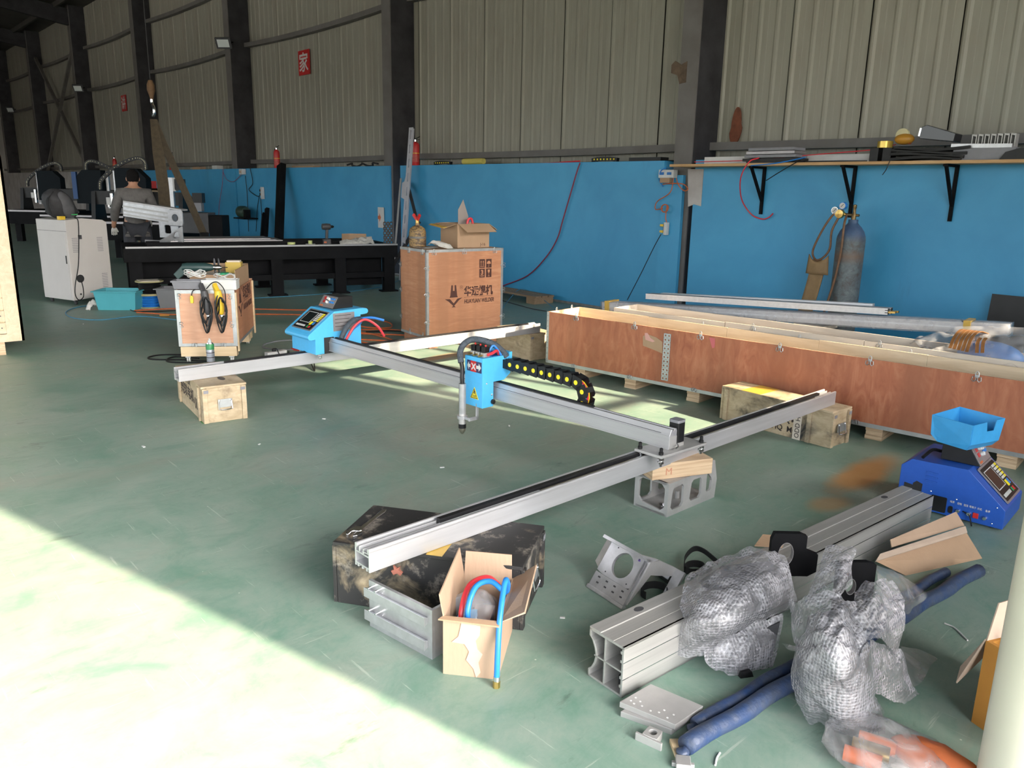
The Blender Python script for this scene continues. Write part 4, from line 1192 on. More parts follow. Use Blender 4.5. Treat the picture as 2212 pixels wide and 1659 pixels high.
# ------------------------------------------------------------------ foreground: aluminium parts, cardboard, packing film
def wplate(b, outer, inner, a, c, axis):
    """plate cell with a chamfered window: 4-corner outer, 4-corner inner"""
    O, I = [], []
    n = 4
    for i in range(n):
        p = Vector((*inner[i], 0)); pr = Vector((*inner[i-1], 0)); nx = Vector((*inner[(i+1) % n], 0))
        k = 0.16
        d1 = (pr-p); d2 = (nx-p)
        r = min(d1.length, d2.length)*k
        O += [outer[i], outer[i]]
        I += [tuple((p+d1.normalized()*r)[:2]), tuple((p+d2.normalized()*r)[:2])]
    b.ring(O, I, a, c, axis)
# gantry side bracket standing under the rail
sb = thing('gantry_bracket', 'grey cast aluminium bracket with oval windows, under the wooden block', 'bracket', (-2.291, 2.915, 0), math.radians(0.5))
for nm, x0, x1 in (('left_cheek', 0.0, 0.012), ('right_cheek', 0.190, 0.202)):
    b = MB()
    for (y0, y1, z0, z1, w) in ((0.0, 0.15, 0.169, 0.169, (0.022, 0.125, 0.028, 0.142)), (0.15, 0.30, 0.169, 0.169, (0.175, 0.275, 0.035, 0.142)), (0.30, 0.40, 0.169, 0.205, (0.318, 0.365, 0.05, 0.160))):
        if y1 < 0.39:
            wplate(b, [(y0, 0), (y1, 0), (y1, z1), (y0, z0)], [(w[0], w[2]), (w[1], w[2]), (w[1], w[3]), (w[0]+0.015, w[3])], x0, x1, 'x')
        else:
            wplate(b, [(y0, 0), (y1, 0.0), (y1+0.01, 0.10), (y0, z0)], [(w[0], w[2]), (w[1]-0.005, w[2]), (w[1], 0.11), (w[0], w[3])], x0, x1, 'x')
            b.prism([(y0, z0), (y1+0.01, 0.10), (y1-0.02, 0.205), (y1-0.05, 0.212)], x0, x1, 'x')
    b.build(nm, M_ALUDULL, sb)
b = MB(); wplate(b, [(0.012, 0), (0.190, 0), (0.190, 0.170), (0.012, 0.170)], [(0.026, 0.038), (0.180, 0.020), (0.180, 0.160), (0.026, 0.160)], 0.0, 0.012, 'y')
b.build('front_frame', M_ALUDULL, sb, bevel=0.001)
MB().box(0.012, 0.190, 0.0, 0.19, 0.158, 0.170).build('top_plate', M_ALUDULL, sb)
MB().box(0.012, 0.190, 0.0, 0.40, 0.0, 0.012).build('base_plate', M_ALUDULL, sb)
MB().lathe([(0.024, 0.012), (0.024, 0.034), (0.016, 0.034), (0.016, 0.014)], 16, (0.145, 0.05, 0)).build('bearing_cup', M_CHROME, sb, smooth=True)
MB().cyl((0.1, 0.22, 0.012), (0.1, 0.22, 0.05), 0.012, 12).build('inner_boss', M_ALUDULL, sb, smooth=True)
for x in (0.06, 0.14):
    MB().cyl((x, 0.1, 0.168), (x, 0.1, 0.172), 0.005, 8).build('screw', M_CHROME, sb)
wb_l = Vector((-2.284, 2.935, 0.1705))
wb = thing('wooden_block', 'short laminated wooden block between bracket and rail', 'wood block', wb_l, math.radians(68))
MB().box(0, 0.335, -0.125, 0.0, 0, 0.079).build('block', M_PLYEDGE, wb, bevel=0.002)
text('pencil_mark', 'M', 0.05, mat('pencil_red', (0.45, 0.20, 0.12), 0.8), wb, frame((0.07, -0.1255, 0.02), (1, 0, 0), (0, 0, 1)))

# motor mount casting, tipped over
MA, MBp, MT = Vector((-1.868, 2.118, 0.004)), Vector((-1.672, 2.090, 0.004)), Vector((-1.900, 2.245, 0.17))
mm = thing('motor_mount', 'shiny aluminium motor mount with a round hole, tipped on the floor', 'bracket', (MA.x, MA.y, 0.0))
FM = frame(MA-Vector((MA.x, MA.y, 0)), MBp-MA, MT-MA)
def inM(fn):
    b = MB(); b.M = FM; fn(b); return b
o_, i_ = square_ring(0.0, 0.20, 0.07, 0.205, 0.105, 0.138, 0.050, 24)
fp = inM(lambda b: (b.ring(o_, i_, -0.014, 0.0), b.box(0.0, 0.20, 0.0, 0.07, -0.014, 0.0))).build('face_plate', M_ALUCAST, mm, bevel=0.001)
inM(lambda b: b.box(-0.004, 0.204, -0.004, 0.012, -0.020, 0.004)).build('lower_flange', M_ALUCAST, mm, bevel=0.003)
inM(lambda b: b.hexa([(-0.045, 0.10, -0.03), (0.0, 0.085, -0.014), (0.0, 0.205, -0.014), (-0.045, 0.20, -0.03), (-0.045, 0.10, -0.018), (0.0, 0.085, 0.0), (0.0, 0.205, 0.0), (-0.045, 0.20, -0.018)])).build('left_wing', M_ALUCAST, mm)
inM(lambda b: b.prism([(0.06, 0.0), (0.20, 0.0), (0.205, 0.05), (0.225, -0.05), (0.235, -0.16), (0.18, -0.16), (0.185, -0.06), (0.10, -0.04)], 0.186, 0.200, 'x')).build('right_gusset', M_ALUCAST, mm, bevel=0.001)
inM(lambda b: b.box(-0.045, 0.20, 0.196, 0.210, -0.045, 0.012)).build('top_flange', M_ALUCAST, mm, bevel=0.001)
inM(lambda b: b.box(0.205, 0.250, 0.02, 0.235, -0.175, -0.163)).build('foot_plate', M_ALUCAST, mm, bevel=0.001)
inM(lambda b: b.prism([(0.02, -0.014), (0.2, -0.014), (0.225, -0.055), (0.235, -0.165), (0.20, -0.165), (0.16, -0.05)], 0.200, 0.206, 'x')).build('gusset_edge', M_ALUDULL, mm)
for k in range(4):
    inM(lambda b: b.box(0.03+0.045*k, 0.042+0.045*k, 0.030, 0.036, 0.0, 0.001)).build('bolt_slot', M_DKGREY, mm)
    inM(lambda b: b.box(0.025+0.045*k, 0.037+0.045*k, 0.052, 0.058, 0.0, 0.001)).build('bolt_slot', M_DKGREY, mm)
for (x, y) in ((0.045, 0.085), (0.165, 0.085), (0.045, 0.19), (0.165, 0.19)):
    inM(lambda b: b.cyl((x, y, 0.0), (x, y, 0.001), 0.003, 8)).build('bolt_hole', M_DKGREY, mm)
inM(lambda b: b.prism([(0.162, 0.182), (0.172, 0.184), (0.168, 0.192), (0.160, 0.190)], 0.0, 0.0008)).build('marker_ink', mat('violet_ink', (0.10, 0.05, 0.28), 0.6), mm)

# black drag-belt scraps
def belt(pts, label, w=0.03):
    o = MB().tube(pts, 0, flat=(0.003, w), sub=6).build('rubber_belt', M_BLACKMATT)
    return tag(o, label, 'belt')
c = G(1500, 1235)
belt([G(1478, 1238)+Vector((0, 0, .016)), G(1480, 1205, .03)+Vector((0, 0, .0)), G(1498, 1186, .05), G(1520, 1190, .05), G(1552, 1216, .02)], 'thin black belt arching over the floor behind the bubble wrap')
lp = [c+Vector((0.035*math.cos(t), 0.045*math.sin(t), 0.017)) for t in [i*2*PI/10 for i in range(10)]]
belt(lp+[lp[0]+Vector((0.012, 0, 0)), lp[1]+Vector((0.03, 0.01, 0))], 'coiled black belt ring lying beside the motor mount')
c2 = G(1412, 1285)
belt([c2+Vector((0.045*math.cos(t), 0.055*math.sin(t), 0.017)) for t in [0.6+i*0.42 for i in range(11)]], 'open loop of black belt between motor mount and aluminium beam')
mt_ = thing('black_motor', 'small black cylindrical motor lying beside the motor mount', 'motor', G(1440, 1255), math.radians(-20))
MB().lathe([(0.0, -0.06), (0.026, -0.06), (0.028, -0.05), (0.028, 0.05), (0.024, 0.06), (0.0, 0.06)], 16, (0, 0, 0.028), 'x').build('motor_can', M_BLACK, mt_, smooth=True)
MB().lathe([(0.010, 0.06), (0.010, 0.078), (0.0, 0.078)], 10, (0, 0, 0.028), 'x').build('shaft', M_CHROME, mt_, smooth=True)

# big hollow aluminium beam
bb_a, bb_b = Vector((-1.472, 1.690, 0)), Vector((-1.358, 3.760, 0))
d = bb_b-bb_a; BBL = d.length
bb = thing('hollow_beam', 'large hollow four-chamber aluminium beam on the floor under the bubble wrap', 'beam', bb_a, math.atan2(d.y, d.x)-PI/2)
w_, h_ = 0.148, 0.172
b = MB()
b.box(w_-0.008, w_, 0, BBL, 0, h_)
b.box(0.0, w_, 0, BBL, h_-0.008, h_); b.box(0.0, w_, 0, BBL, 0, 0.008)
b.box(0.050, 0.102, 0, BBL, h_, h_-0.0095+0.011)
b.box(0.0, 0.048, 0, BBL, h_-0.001, h_+0.005)
b.box(0.066, 0.073, 0, BBL, 0.008, h_-0.008)
b.box(0.024, w_-0.008, 0, BBL, 0.083, 0.089)
arc = [(0.0, h_), (0.0, 0.145), (0.012, 0.135), (0.024, 0.112), (0.030, 0.086), (0.024, 0.060), (0.012, 0.037), (0.0, 0.027), (0.0, 0.0)]
b.prism(arc + [(x+0.008, z) for x, z in reversed(arc)], 0, BBL, 'y')
for z in (0.03, 0.06, 0.115, 0.145):
    b.box(w_-0.014, w_-0.008, 0, BBL, z, z+0.010)
b.build('beam_profile', make_brushed('extruded_aluminium', (0.36, 0.35, 0.335), (0.45, 0.44, 0.42), 0.42, (8, 0.2, 8), 0.5), bb, bevel=0.0008, seg=1)
for z in (0.060, 0.118):
    MB().box(w_, w_+0.0008, 0, BBL, z, z+0.003).build('score_line', M_CHROME, bb)
for y in (0.20, BBL-0.22):
    MB().prism(circ(0.024, y, 0.013, 14, ry=0.020), h_+0.005, h_+0.0056).build('slot_hole', M_DKGREY, bb)
MB().box(0.105, 0.138, 0.03, 0.07, 0.010, 0.045).build('inner_bracket', M_BLACK, bb)

# cast block with dovetail ribs behind the cardboard box
ab_a, ab_b = Vector((-2.172, 1.318, 0)), Vector((-1.862, 1.362, 0))
d = ab_b-ab_a; AL = d.length
ab = thing('ribbed_block', 'grey aluminium ribbed angle block leaning at the black motor case', 'bracket', ab_a, math.atan2(d.y, d.x))
MB().box(0, AL, 0, 0.012, 0, 0.178).build('ribbed_plate', M_ALUCAST, ab)
for z0, z1 in ((0.030, 0.068), (0.118, 0.152)):
    MB().prism([(0.0, z0+0.006), (-0.016, z0), (-0.016, z1), (0.0, z1-0.006)], -0.01, AL-0.02, 'x').build('dovetail_rib', M_ALUCAST, ab, bevel=0.001)
MB().prism([(0.012, 0), (0.20, 0), (0.20, 0.10), (0.16, 0.178), (0.075, 0.178), (0.012, 0.178)], AL-0.012, AL, 'x').build('side_plate', M_ALUCAST, ab, bevel=0.001)
MB().prism([(AL-0.012, 0.012), (AL-0.012, 0.12), (AL-0.10, 0.012)], 0.0, 0.012).build('inner_web', M_ALUCAST, ab)
for x, z in ((0.02, 0.16), (0.055, 0.16), (0.02, 0.075), (0.055, 0.075)):
    MB().cyl((x, -0.022, z), (x, 0.0, z), 0.004, 8).build('dowel_pin', M_CHROME, ab, smooth=True)

# cardboard box with hoses
cb_a, cb_b = Vector((-1.778, 1.343, 0)), Vector((-1.640, 1.455, 0))
d = cb_b-cb_a; CL = d.length; CD, CHh = 0.295, 0.200
cb = thing('cardboard_box', 'open cardboard box holding bagged parts and hoses, torn at the front', 'box', cb_a, math.atan2(d.y, d.x))
th_ = 0.004
MB().box(0, CL, 0, th_, 0, CHh).build('front_wall', M_CARDLT, cb)
MB().box(0, CL, CD-th_, CD, 0, CHh).build('back_wall', M_CARDLT, cb)
MB().box(0, th_, th_, CD-th_, 0, CHh).build('left_wall', M_CARDLT, cb)
MB().box(CL-th_, CL, th_, CD-th_, 0, CHh).build('right_wall', M_CARDLT, cb)
MB().box(th_, CL-th_, th_, CD-th_, 0.001, 0.005).build('bottom', M_CARDLT, cb)
MB().hexa([(0, 0.0, CHh), (th_, 0.0, CHh), (th_, CD, CHh), (0, CD, CHh), (-0.015, 0.005, CHh+0.075), (-0.011, 0.005, CHh+0.075), (-0.011, CD-0.005, CHh+0.10), (-0.015, CD-0.005, CHh+0.10)]).build('left_flap', M_CARDLT, cb)
MB().hexa([(0.005, CD-th_, CHh), (CL-0.005, CD-th_, CHh), (CL-0.005, CD, CHh), (0.005, CD, CHh), (0.008, CD+0.004, CHh+0.085), (CL-0.008, CD+0.004, CHh+0.085), (CL-0.008, CD+0.008, CHh+0.085), (0.008, CD+0.008, CHh+0.085)]).build('back_flap', M_CARDLT, cb)
MB().hexa([(CL-th_, 0.0, CHh-0.002), (CL, 0.0, CHh-0.002), (CL, CD, CHh-0.002), (CL-th_, CD, CHh-0.002), (CL+0.075, 0.03, CHh+0.028), (CL+0.079, 0.03, CHh+0.024), (CL+0.079, CD+0.02, CHh+0.045), (CL+0.075, CD+0.02, CHh+0.049)]).build('right_flap', M_CARDLT, cb)
MB().hexa([(-0.012, -0.014, CHh-0.004), (CL+0.004, -0.018, CHh-0.006), (CL, 0.004, CHh), (0, 0.004, CHh), (-0.012, -0.014, CHh+0.001), (CL+0.004, -0.018, CHh-0.001), (CL, 0.004, CHh+0.004), (0, 0.004, CHh+0.004)]).build('front_flap', M_CARD, cb)
MB().prism([(0.06, 0.19), (0.12, 0.185), (0.118, 0.15), (0.105, 0.13), (0.112, 0.10), (0.128, 0.085), (0.115, 0.055), (0.122, 0.02), (0.108, -0.0), (0.100, 0.03), (0.075, 0.06), (0.085, 0.09), (0.07, 0.115), (0.028, 0.118), (0.05, 0.14)], -0.003, 0.0, 'y').build('torn_liner', M_CARDTORN, cb)
pb = thing('parts_bag', 'clear plastic bag of parts inside the torn cardboard box', 'bag', cb.matrix_basis @ Vector((CL*0.47, CD*0.52, 0.006)), cb.rotation_euler.z)
b = MB(); b.sphere((0, 0, 0.105), 0.068, 0.115, 0.10, 20, 14)
b.v = [tuple(Vector(p)+0.016*noise.noise_vector(Vector(p)*22)) for p in b.v]
b.build('bag_film', M_BAG, pb, smooth='all')
MB().box(-0.055, 0.0, -0.10, -0.02, 0.02, 0.155).build('blue_carton', M_BLUE, pb)
MB().box(-0.02, 0.045, -0.05, 0.06, 0.02, 0.13).build('inner_part', M_LABEL, pb)
cbm = lambda x, y, z: cb.matrix_basis @ Vector((x, y, z))
hs = MB().tube([cbm(0.05, 0.05, 0.12), cbm(0.045, 0.06, 0.19), cbm(0.055, 0.13, 0.245), cbm(0.10, 0.20, 0.245), cbm(0.135, 0.235, 0.205)], 0.0085, 8, sub=6).build('red_hose', M_REDHOSE, smooth=True)
tag(hs, 'red rubber hose curving inside the torn cardboard box', 'hose')
hb_ = thing('blue_hose', 'blue rubber hose with brass end hanging over the torn cardboard box', 'hose', (0, 0, 0))
MB().tube([cbm(0.075, 0.04, 0.12), cbm(0.07, 0.045, 0.21), cbm(0.085, 0.10, 0.262), cbm(0.125, 0.155, 0.255), cbm(0.165, 0.185, 0.205), cbm(0.178, 0.17, 0.235), cbm(0.180, 0.11, 0.290), cbm(0.179, 0.06, 0.262), cbm(0.180, 0.0, 0.205), cbm(0.181, -0.030, 0.12), cbm(0.180, -0.036, 0.035)], 0.0092, 10, sub=6).build('hose_tube', M_BLUEHOSE, hb_, smooth=True)
MB().cyl(cbm(0.180, -0.036, 0.036), cbm(0.180, -0.038, 0.020), 0.0105, 10).build('ferrule', M_CHROME, hb_, smooth=True)
MB().cyl(cbm(0.180, -0.038, 0.022), cbm(0.180, -0.040, 0.0), 0.0115, 6).build('brass_nut', M_BRASS, hb_)

# ------------------------------------------------------------------ drapes of packing film
def bez(net, u, v):
    """Catmull-Rom patch over a net of points: rows along u, columns along v"""
    def cr(ps, t):
        n = len(ps)-1; t = min(max(t*n, 0), n-1e-6); i = int(t); f = t-i
        p1, p2 = ps[i], ps[i+1]
        p0 = ps[i-1] if i > 0 else p1*2-p2
        p3 = ps[i+2] if i+2 <= n else p2*2-p1
        return 0.5*((2*p1)+(p2-p0)*f+(2*p0-5*p1+4*p2-p3)*f*f+(3*p1-p0-3*p2+p3)*f**3)
    return cr([cr(r, v) for r in net], u)
def drape(name, parent, net, material, nu=36, nv=36, amp=0.012, freq=14, seed=0.0, ridge=True):
    net = [[Vector(p) for p in r] for r in net]
    b = MB()
    def fn(u, v):
        p = bez(net, u, v)
        q = p*freq + Vector((seed, seed*1.7, -seed))
        n1 = noise.noise(q); n2 = noise.noise(q*2.1+Vector((9, 4, 2)))
        n3 = noise.noise(q*0.55+Vector((3, 8, 1)))
        h = (abs(n1)*1.2-0.3)*amp*1.5 + (0.5-abs(n2))*amp*0.8 + (abs(n3)*1.4-0.3)*amp*1.4 if ridge else n1*amp
        k = noise.noise_vector(q*0.7)
        e = p + Vector((k.x*amp*0.9, k.y*amp*0.9, h))
        if e.z < 0.0015: e.z = 0.0015 + 0.002*abs(n2)
        return e
    b.grid(fn, nu, nv)
    return b.build(name, material, parent, smooth='all')
def N(rows):
    return [[G(x, y, z) for x, y, z in r] for r in rows]
wp = thing('wrapped_slab', 'bubble wrapped dark slab lying across the hollow aluminium beam', 'wrapped part', (0, 0, 0))
drape('bubble_wrap', wp, N([
    [(1482, 1246, .20), (1470, 1292, .19), (1448, 1345, .12), (1434, 1408, .05)],
    [(1552, 1206, .27), (1548, 1268, .27), (1520, 1350, .20), (1520, 1418, .06)],
    [(1640, 1183, .33), (1640, 1255, .30), (1622, 1330, .22), (1606, 1358, .15)],
    [(1694, 1198, .33), (1712, 1250, .27), (1722, 1290, .20), (1716, 1312, .15)]]), M_BUBBLE, 48, 44, 0.011, 16, 1.0)
b = MB(); P_ = [G(1500, 1262, .17), G(1455, 1392, .045), G(1600, 1350, .13), G(1710, 1298, .14), G(1690, 1210, .29), G(1560, 1222, .235)]
b._add([tuple(p) for p in P_]+[tuple(p-Vector((0, 0, .03))) for p in P_], [(0, 1, 2, 3, 4, 5), (11, 10, 9, 8, 7, 6)]+[(i, (i+1) % 6, 6+(i+1) % 6, 6+i) for i in range(6)])
b.build('dark_slab', M_DKGREY, wp)
wp2 = thing('wrapped_slab', 'bubble wrapped black slab standing on the floor beside the hollow beam', 'wrapped part', (0, 0, 0))
drape('bubble_wrap', wp2, N([
    [(1522, 1408, .085), (1530, 1435, .04), (1560, 1452, .01)],
    [(1600, 1362, .13), (1604, 1412, .075), (1590, 1462, .0)],
    [(1690, 1325, .16), (1688, 1380, .085), (1668, 1440, .0)]]), M_BUBBLE, 36, 30, 0.009, 18, 4.0)
b = MB(); P_ = [G(1540, 1405, .07), G(1575, 1452, .0), G(1665, 1435, .0), G(1685, 1345, .14)]
b._add([tuple(p) for p in P_]+[tuple(p+Vector((-.02, .035, 0))) for p in P_], [(0, 1, 2, 3), (7, 6, 5, 4)]+[(i, (i+1) % 4, 4+(i+1) % 4, 4+i) for i in range(4)])
b.build('black_slab', M_DKGREY, wp2)
MB().hexa([tuple(G(x, y, z)) for x, y, z in ((1592, 1458, 0), (1600, 1466, 0), (1628, 1462, 0), (1618, 1448, 0), (1594, 1444, .02), (1602, 1452, .02), (1624, 1450, .02), (1614, 1440, .02))]).build('bare_corner', M_BLACK, wp2)

# black bearing plates with round openings
def bearing_plate(label, o, x, y, pts, hole, thick=0.022):
    t = thing('bearing_plate', label, 'plate', o)
    M = frame((0, 0, 0), x, y)
    n = 24; hx, hy, hr, hry = hole
    outer = []
    P2 = [Vector((*p, 0)) for p in pts]
    for i in range(n):
        a = 2*PI*i/n; dd = Vector((math.cos(a), math.sin(a), 0)); best = None
        for j in range(len(P2)):
            p, q = P2[j]-Vector((hx, hy, 0)), P2[(j+1) % len(P2)]-Vector((hx, hy, 0))
            e = q-p; den = dd.x*e.y-dd.y*e.x
            if abs(den) < 1e-9: continue
            tt = (p.x*e.y-p.y*e.x)/den; uu = (p.x*dd.y-p.y*dd.x)/den
            if tt > 0 and -1e-6 <= uu <= 1+1e-6 and (best is None or tt < best): best = tt
        outer.append((hx+dd.x*(best or .05), hy+dd.y*(best or .05)))
    b = MB(); b.M = M; b.ring(outer, circ(hx, hy, hr, n, ry=hry), -thick, 0.0)
    b.build('plate', M_BLACKW, t)
    b = MB(); b.M = M; b.ring(circ(hx, hy, hr*1.0, n, ry=hry), circ(hx, hy, hr*0.93, n, ry=hry*0.93), -thick, -0.001); b.build('bore_edge', M_LABEL, t)
    return t
o1 = G(1660, 1262, .177)
bearing_plate('black steel plate with an oval opening, upright behind the wrapped slab', (-1.285, 2.43, 0.178), (0.13, 0.14, 0), (0, -0.02, 1), [(0.0, 0.0), (0.17, 0.0), (0.17, 0.105), (0.135, 0.115), (0.125, 0.10), (0.125, 0.165), (0.0, 0.165)], (0.055, 0.085, 0.028, 0.045))
b2 = bearing_plate('black steel plate poking out of the crumpled bubble wrap', (-1.045, 2.455, 0.02), (0.10, 0.12, 0), (0.0, 0.04, 1), [(0.0, 0.0), (0.13, 0.0), (0.13, 0.29), (0.0, 0.29)], (0.05, 0.20, 0.018, 0.03))
cardp = MB().hexa([tuple(G(x, y, z)) for x, y, z in ((1630, 1180, .18), (1690, 1184, .18), (1700, 1160, .2), (1648, 1156, .2), (1630, 1178, .184), (1690, 1182, .184), (1700, 1158, .204), (1648, 1154, .204))]).build('cardboard_scrap', M_CARD)
tag(cardp, 'small cardboard scrap behind the black steel plate on the beam', 'cardboard')

# crumpled pile of bubble wrap
pile = thing('bubble_wrap_pile', 'big crumpled heap of bubble wrap on the floor', 'packing film', (0, 0, 0))
folds = [
  ([[(1738, 1300, .24), (1765, 1240, .30), (1780, 1182, .36)], [(1780, 1300, .27), (1815, 1250, .34), (1830, 1178, .38)], [(1838, 1268, .30), (1842, 1230, .34), (1848, 1190, .37)]], 0.012),
  ([[(1700, 1308, .25), (1722, 1400, .19), (1704, 1490, .09), (1746, 1560, .01)], [(1748, 1292, .33), (1760, 1390, .28), (1760, 1480, .17), (1800, 1584, .0)], [(1800, 1285, .36), (1812, 1380, .32), (1826, 1470, .22), (1856, 1592, .0)], [(1852, 1300, .34), (1872, 1390, .27), (1888, 1490, .13), (1914, 1580, .0)]], 0.020),
  ([[(1842, 1278, .33), (1838, 1330, .31), (1850, 1380, .27)], [(1890, 1250, .35), (1900, 1310, .33), (1900, 1390, .25)], [(1945, 1268, .30), (1950, 1340, .25), (1942, 1420, .13)]], 0.016),
  ([[(1892, 1225, .26), (1900, 1270, .27), (1912, 1330, .24)], [(1940, 1240, .22), (1955, 1290, .20), (1960, 1330, .15)], [(1975, 1262, .16), (2002, 1290, .12), (1968, 1320, .10)]], 0.008),
  ([[(1880, 1380, .24), (1880, 1440, .17), (1880, 1500, .08)], [(1930, 1400, .16), (1940, 1460, .09), (1950, 1520, .01)], [(1955, 1420, .10), (1975, 1480, .03), (1992, 1500, .0)]], 0.014),
  ([[(1945, 1395, .04), (1950, 1430, .02), (1965, 1490, .0)], [(1990, 1405, .02), (1995, 1430, .01), (1990, 1475, .0)], [(2020, 1418, .005), (2024, 1425, .0), (2010, 1440, .0)]], 0.003),
  ([[(1820, 1470, .20), (1850, 1530, .10), (1880, 1595, .0)], [(1860, 1460, .20), (1895, 1530, .08), (1915, 1585, .0)]], 0.012),
  ([[(1690, 1390, .06), (1700, 1402, .06)], [(1735, 1398, .10), (1738, 1412, .10)]], 0.002)]
for i, (rows, amp) in enumerate(folds):
    if len(rows[0]) == 2 or len(rows) == 2: nn = 20
    else: nn = 40
    drape('wrap_fold', pile, N(rows), M_BUBBLE if i not in (3, 5, 7) else M_BAG, nn, nn, amp, 15, i*3.3)
bk = MB(); P_ = [G(1745, 1330, .20), G(1730, 1480, .06), G(1830, 1540, .02), G(1880, 1400, .2), G(1830, 1310, .27)]
bk._add([tuple(p) for p in P_]+[tuple((p.x, p.y, 0.001)) for p in P_], [(0, 1, 2, 3, 4), (9, 8, 7, 6, 5)]+[(i, (i+1) % 5, 5+(i+1) % 5, 5+i) for i in range(5)])
tag(bk.build('wrapped_casting', M_DKGREY), 'dark casting hidden inside the crumpled bubble wrap', 'casting')

# cardboard offcut by the deep blue unit
co = thing('cardboard_offcut', 'long folded cardboard offcut leaning at the far end of the beam', 'cardboard', (0, 0, 0))
def sheet(name, parent, pts, material, th=0.004):
    P_ = [Vector(p) for p in pts]; n = len(P_)
    nrm = (P_[1]-P_[0]).cross(P_[2]-P_[0]).normalized()*th
    b = MB(); b._add([tuple(p) for p in P_]+[tuple(p+nrm) for p in P_], [tuple(range(n)), tuple(range(2*n-1, n-1, -1))]+[(i, (i+1) % n, n+(i+1) % n, n+i) for i in range(n)])
    return b.build(name, material, parent)
sheet('lower_face', co, [G(1890, 1212, .08), G(1955, 1243, .0), G(2120, 1206, .0), G(2080, 1140, .10)], M_CARD)
sheet('folded_flap', co, [G(1925, 1183, .10), G(2082, 1136, .11), G(2064, 1106, .16), G(1922, 1166, .13)], M_CARDLT)
sheet('creased_edge', co, [G(1890, 1214, .085), G(2088, 1152, .10), G(2084, 1138, .115), G(1900, 1198, .10)], M_CARDTORN, 0.006)

# stacked aluminium plates, bearing block, bolts
def slab(label, corners, z0, z1, material, holes=()):
    a = Vector(corners[0])
    t = thing('aluminium_plate', label, 'plate', (a.x, a.y, z0))
    P_ = [Vector(c)-a for c in corners]
    b = MB(); b._add([(p.x, p.y, 0) for p in P_]+[(p.x, p.y, z1-z0) for p in P_], [(3, 2, 1, 0), (4, 5, 6, 7)]+[(i, (i+1) % 4, 4+(i+1) % 4, 4+i) for i in range(4)])
    b.build('plate', material, t, bevel=0.001)
    for u, v in holes:
        p = P_[0].lerp(P_[1], u).lerp(P_[3].lerp(P_[2], u), v)
        MB().cyl((p.x, p.y, z1-z0), (p.x, p.y, z1-z0+0.0006), 0.0035, 8).build('screw_hole', M_WHITE, t)
    return t
c0 = [G(1340, 1548), G(1450, 1588), G(1500, 1552), G(1395, 1515)]
slab('lower of two stacked aluminium plates on the floor', c0, 0.0, 0.018, M_ALUDULL)
c1 = [G(1338, 1526, .02), G(1458, 1576, .02), G(1518, 1535, .02), G(1405, 1487, .02)]
slab('upper drilled aluminium plate stacked on another', c1, 0.0182, 0.036, M_ALUDULL, [(0.10, 0.18), (0.19, 0.13), (0.22, 0.28), (0.10, 0.34), (0.32, 0.16), (0.5, 0.12), (0.62, 0.18), (0.64, 0.32), (0.8, 0.12), (0.82, 0.30)])
bbk = thing('bearing_block', 'small grey bearing block beside the stacked plates', 'bearing block', G(1408, 1600), math.radians(12))
o_, i_ = square_ring(-0.022, 0.022, -0.02, 0.024, 0, 0.004, 0.012, 16)
MB().ring(o_, i_, 0.0, 0.026).build('block', M_ALUDULL, bbk, bevel=0.001)
MB().box(-0.040, 0.040, -0.026, -0.018, 0.0, 0.024).build('flange', M_ALUDULL, bbk, bevel=0.001)
bolt = thing('bearing_block', 'second grey bearing block lying at the end of the blue pipes', 'bearing block', G(1475, 1655), math.radians(40))
MB().box(-0.02, 0.02, -0.02, 0.02, 0.0, 0.02).build('block', M_ALUDULL, bolt, bevel=0.002)
MB().box(-0.03, 0.03, -0.006, 0.004, 0.0, 0.012).build('flange', M_ALUDULL, bolt, bevel=0.001)

# two tubes wrapped in blue film, running under the heap
M_BLUEFILM = mat('blue_film', (0.012, 0.038, 0.12), 0.5, 0, 0.4, 14, 0.6, 30, col2=(0.05, 0.062, 0.09))
for k, (a, bq, lb) in enumerate(((G(1502, 1578), G(2040, 1245), 'thinner film-wrapped blue tube beside the bearing blocks, tied at its end'), (G(1480, 1630), G(2110, 1245), 'thicker film-wrapped blue tube running under the bubble wrap heap'))):
    t = thing('wrapped_tube', lb, 'tube', (a.x, a.y, 0), math.atan2((bq-a).y, (bq-a).x))
    L_ = (bq-a).length; r = 0.020 if k == 0 else 0.027
    b = MB(); n = 40
    b.tube([(L_*i/n, 0.004*math.sin(i*0.9), r+0.001) for i in range(n+1)], [r*(1+0.10*noise.noise(Vector((i*0.8, k*5, 0)))) for i in range(n+1)], 12)
    b.build('film_sleeve', M_BLUEFILM, t, smooth='all')
    b = MB(); b.sphere((-0.012, 0, 0.014), 0.022, 0.017, 0.013, 10, 8); b.v = [tuple(Vector(p)+0.006*noise.noise_vector(Vector(p)*80)) for p in b.v]
    b.build('knotted_end', M_BLUEFILM, t, smooth='all')
tw = MB().box(-0.012, 0.012, -0.035, 0.035, 0.0, 0.012).build('wood_chip', M_PINEPLAIN); tw.location = G(1462, 1622); tw.rotation_euler = (0, 0, 0.9)
tag(tw, 'wood chip at the end of the blue tubes', 'wood chip')

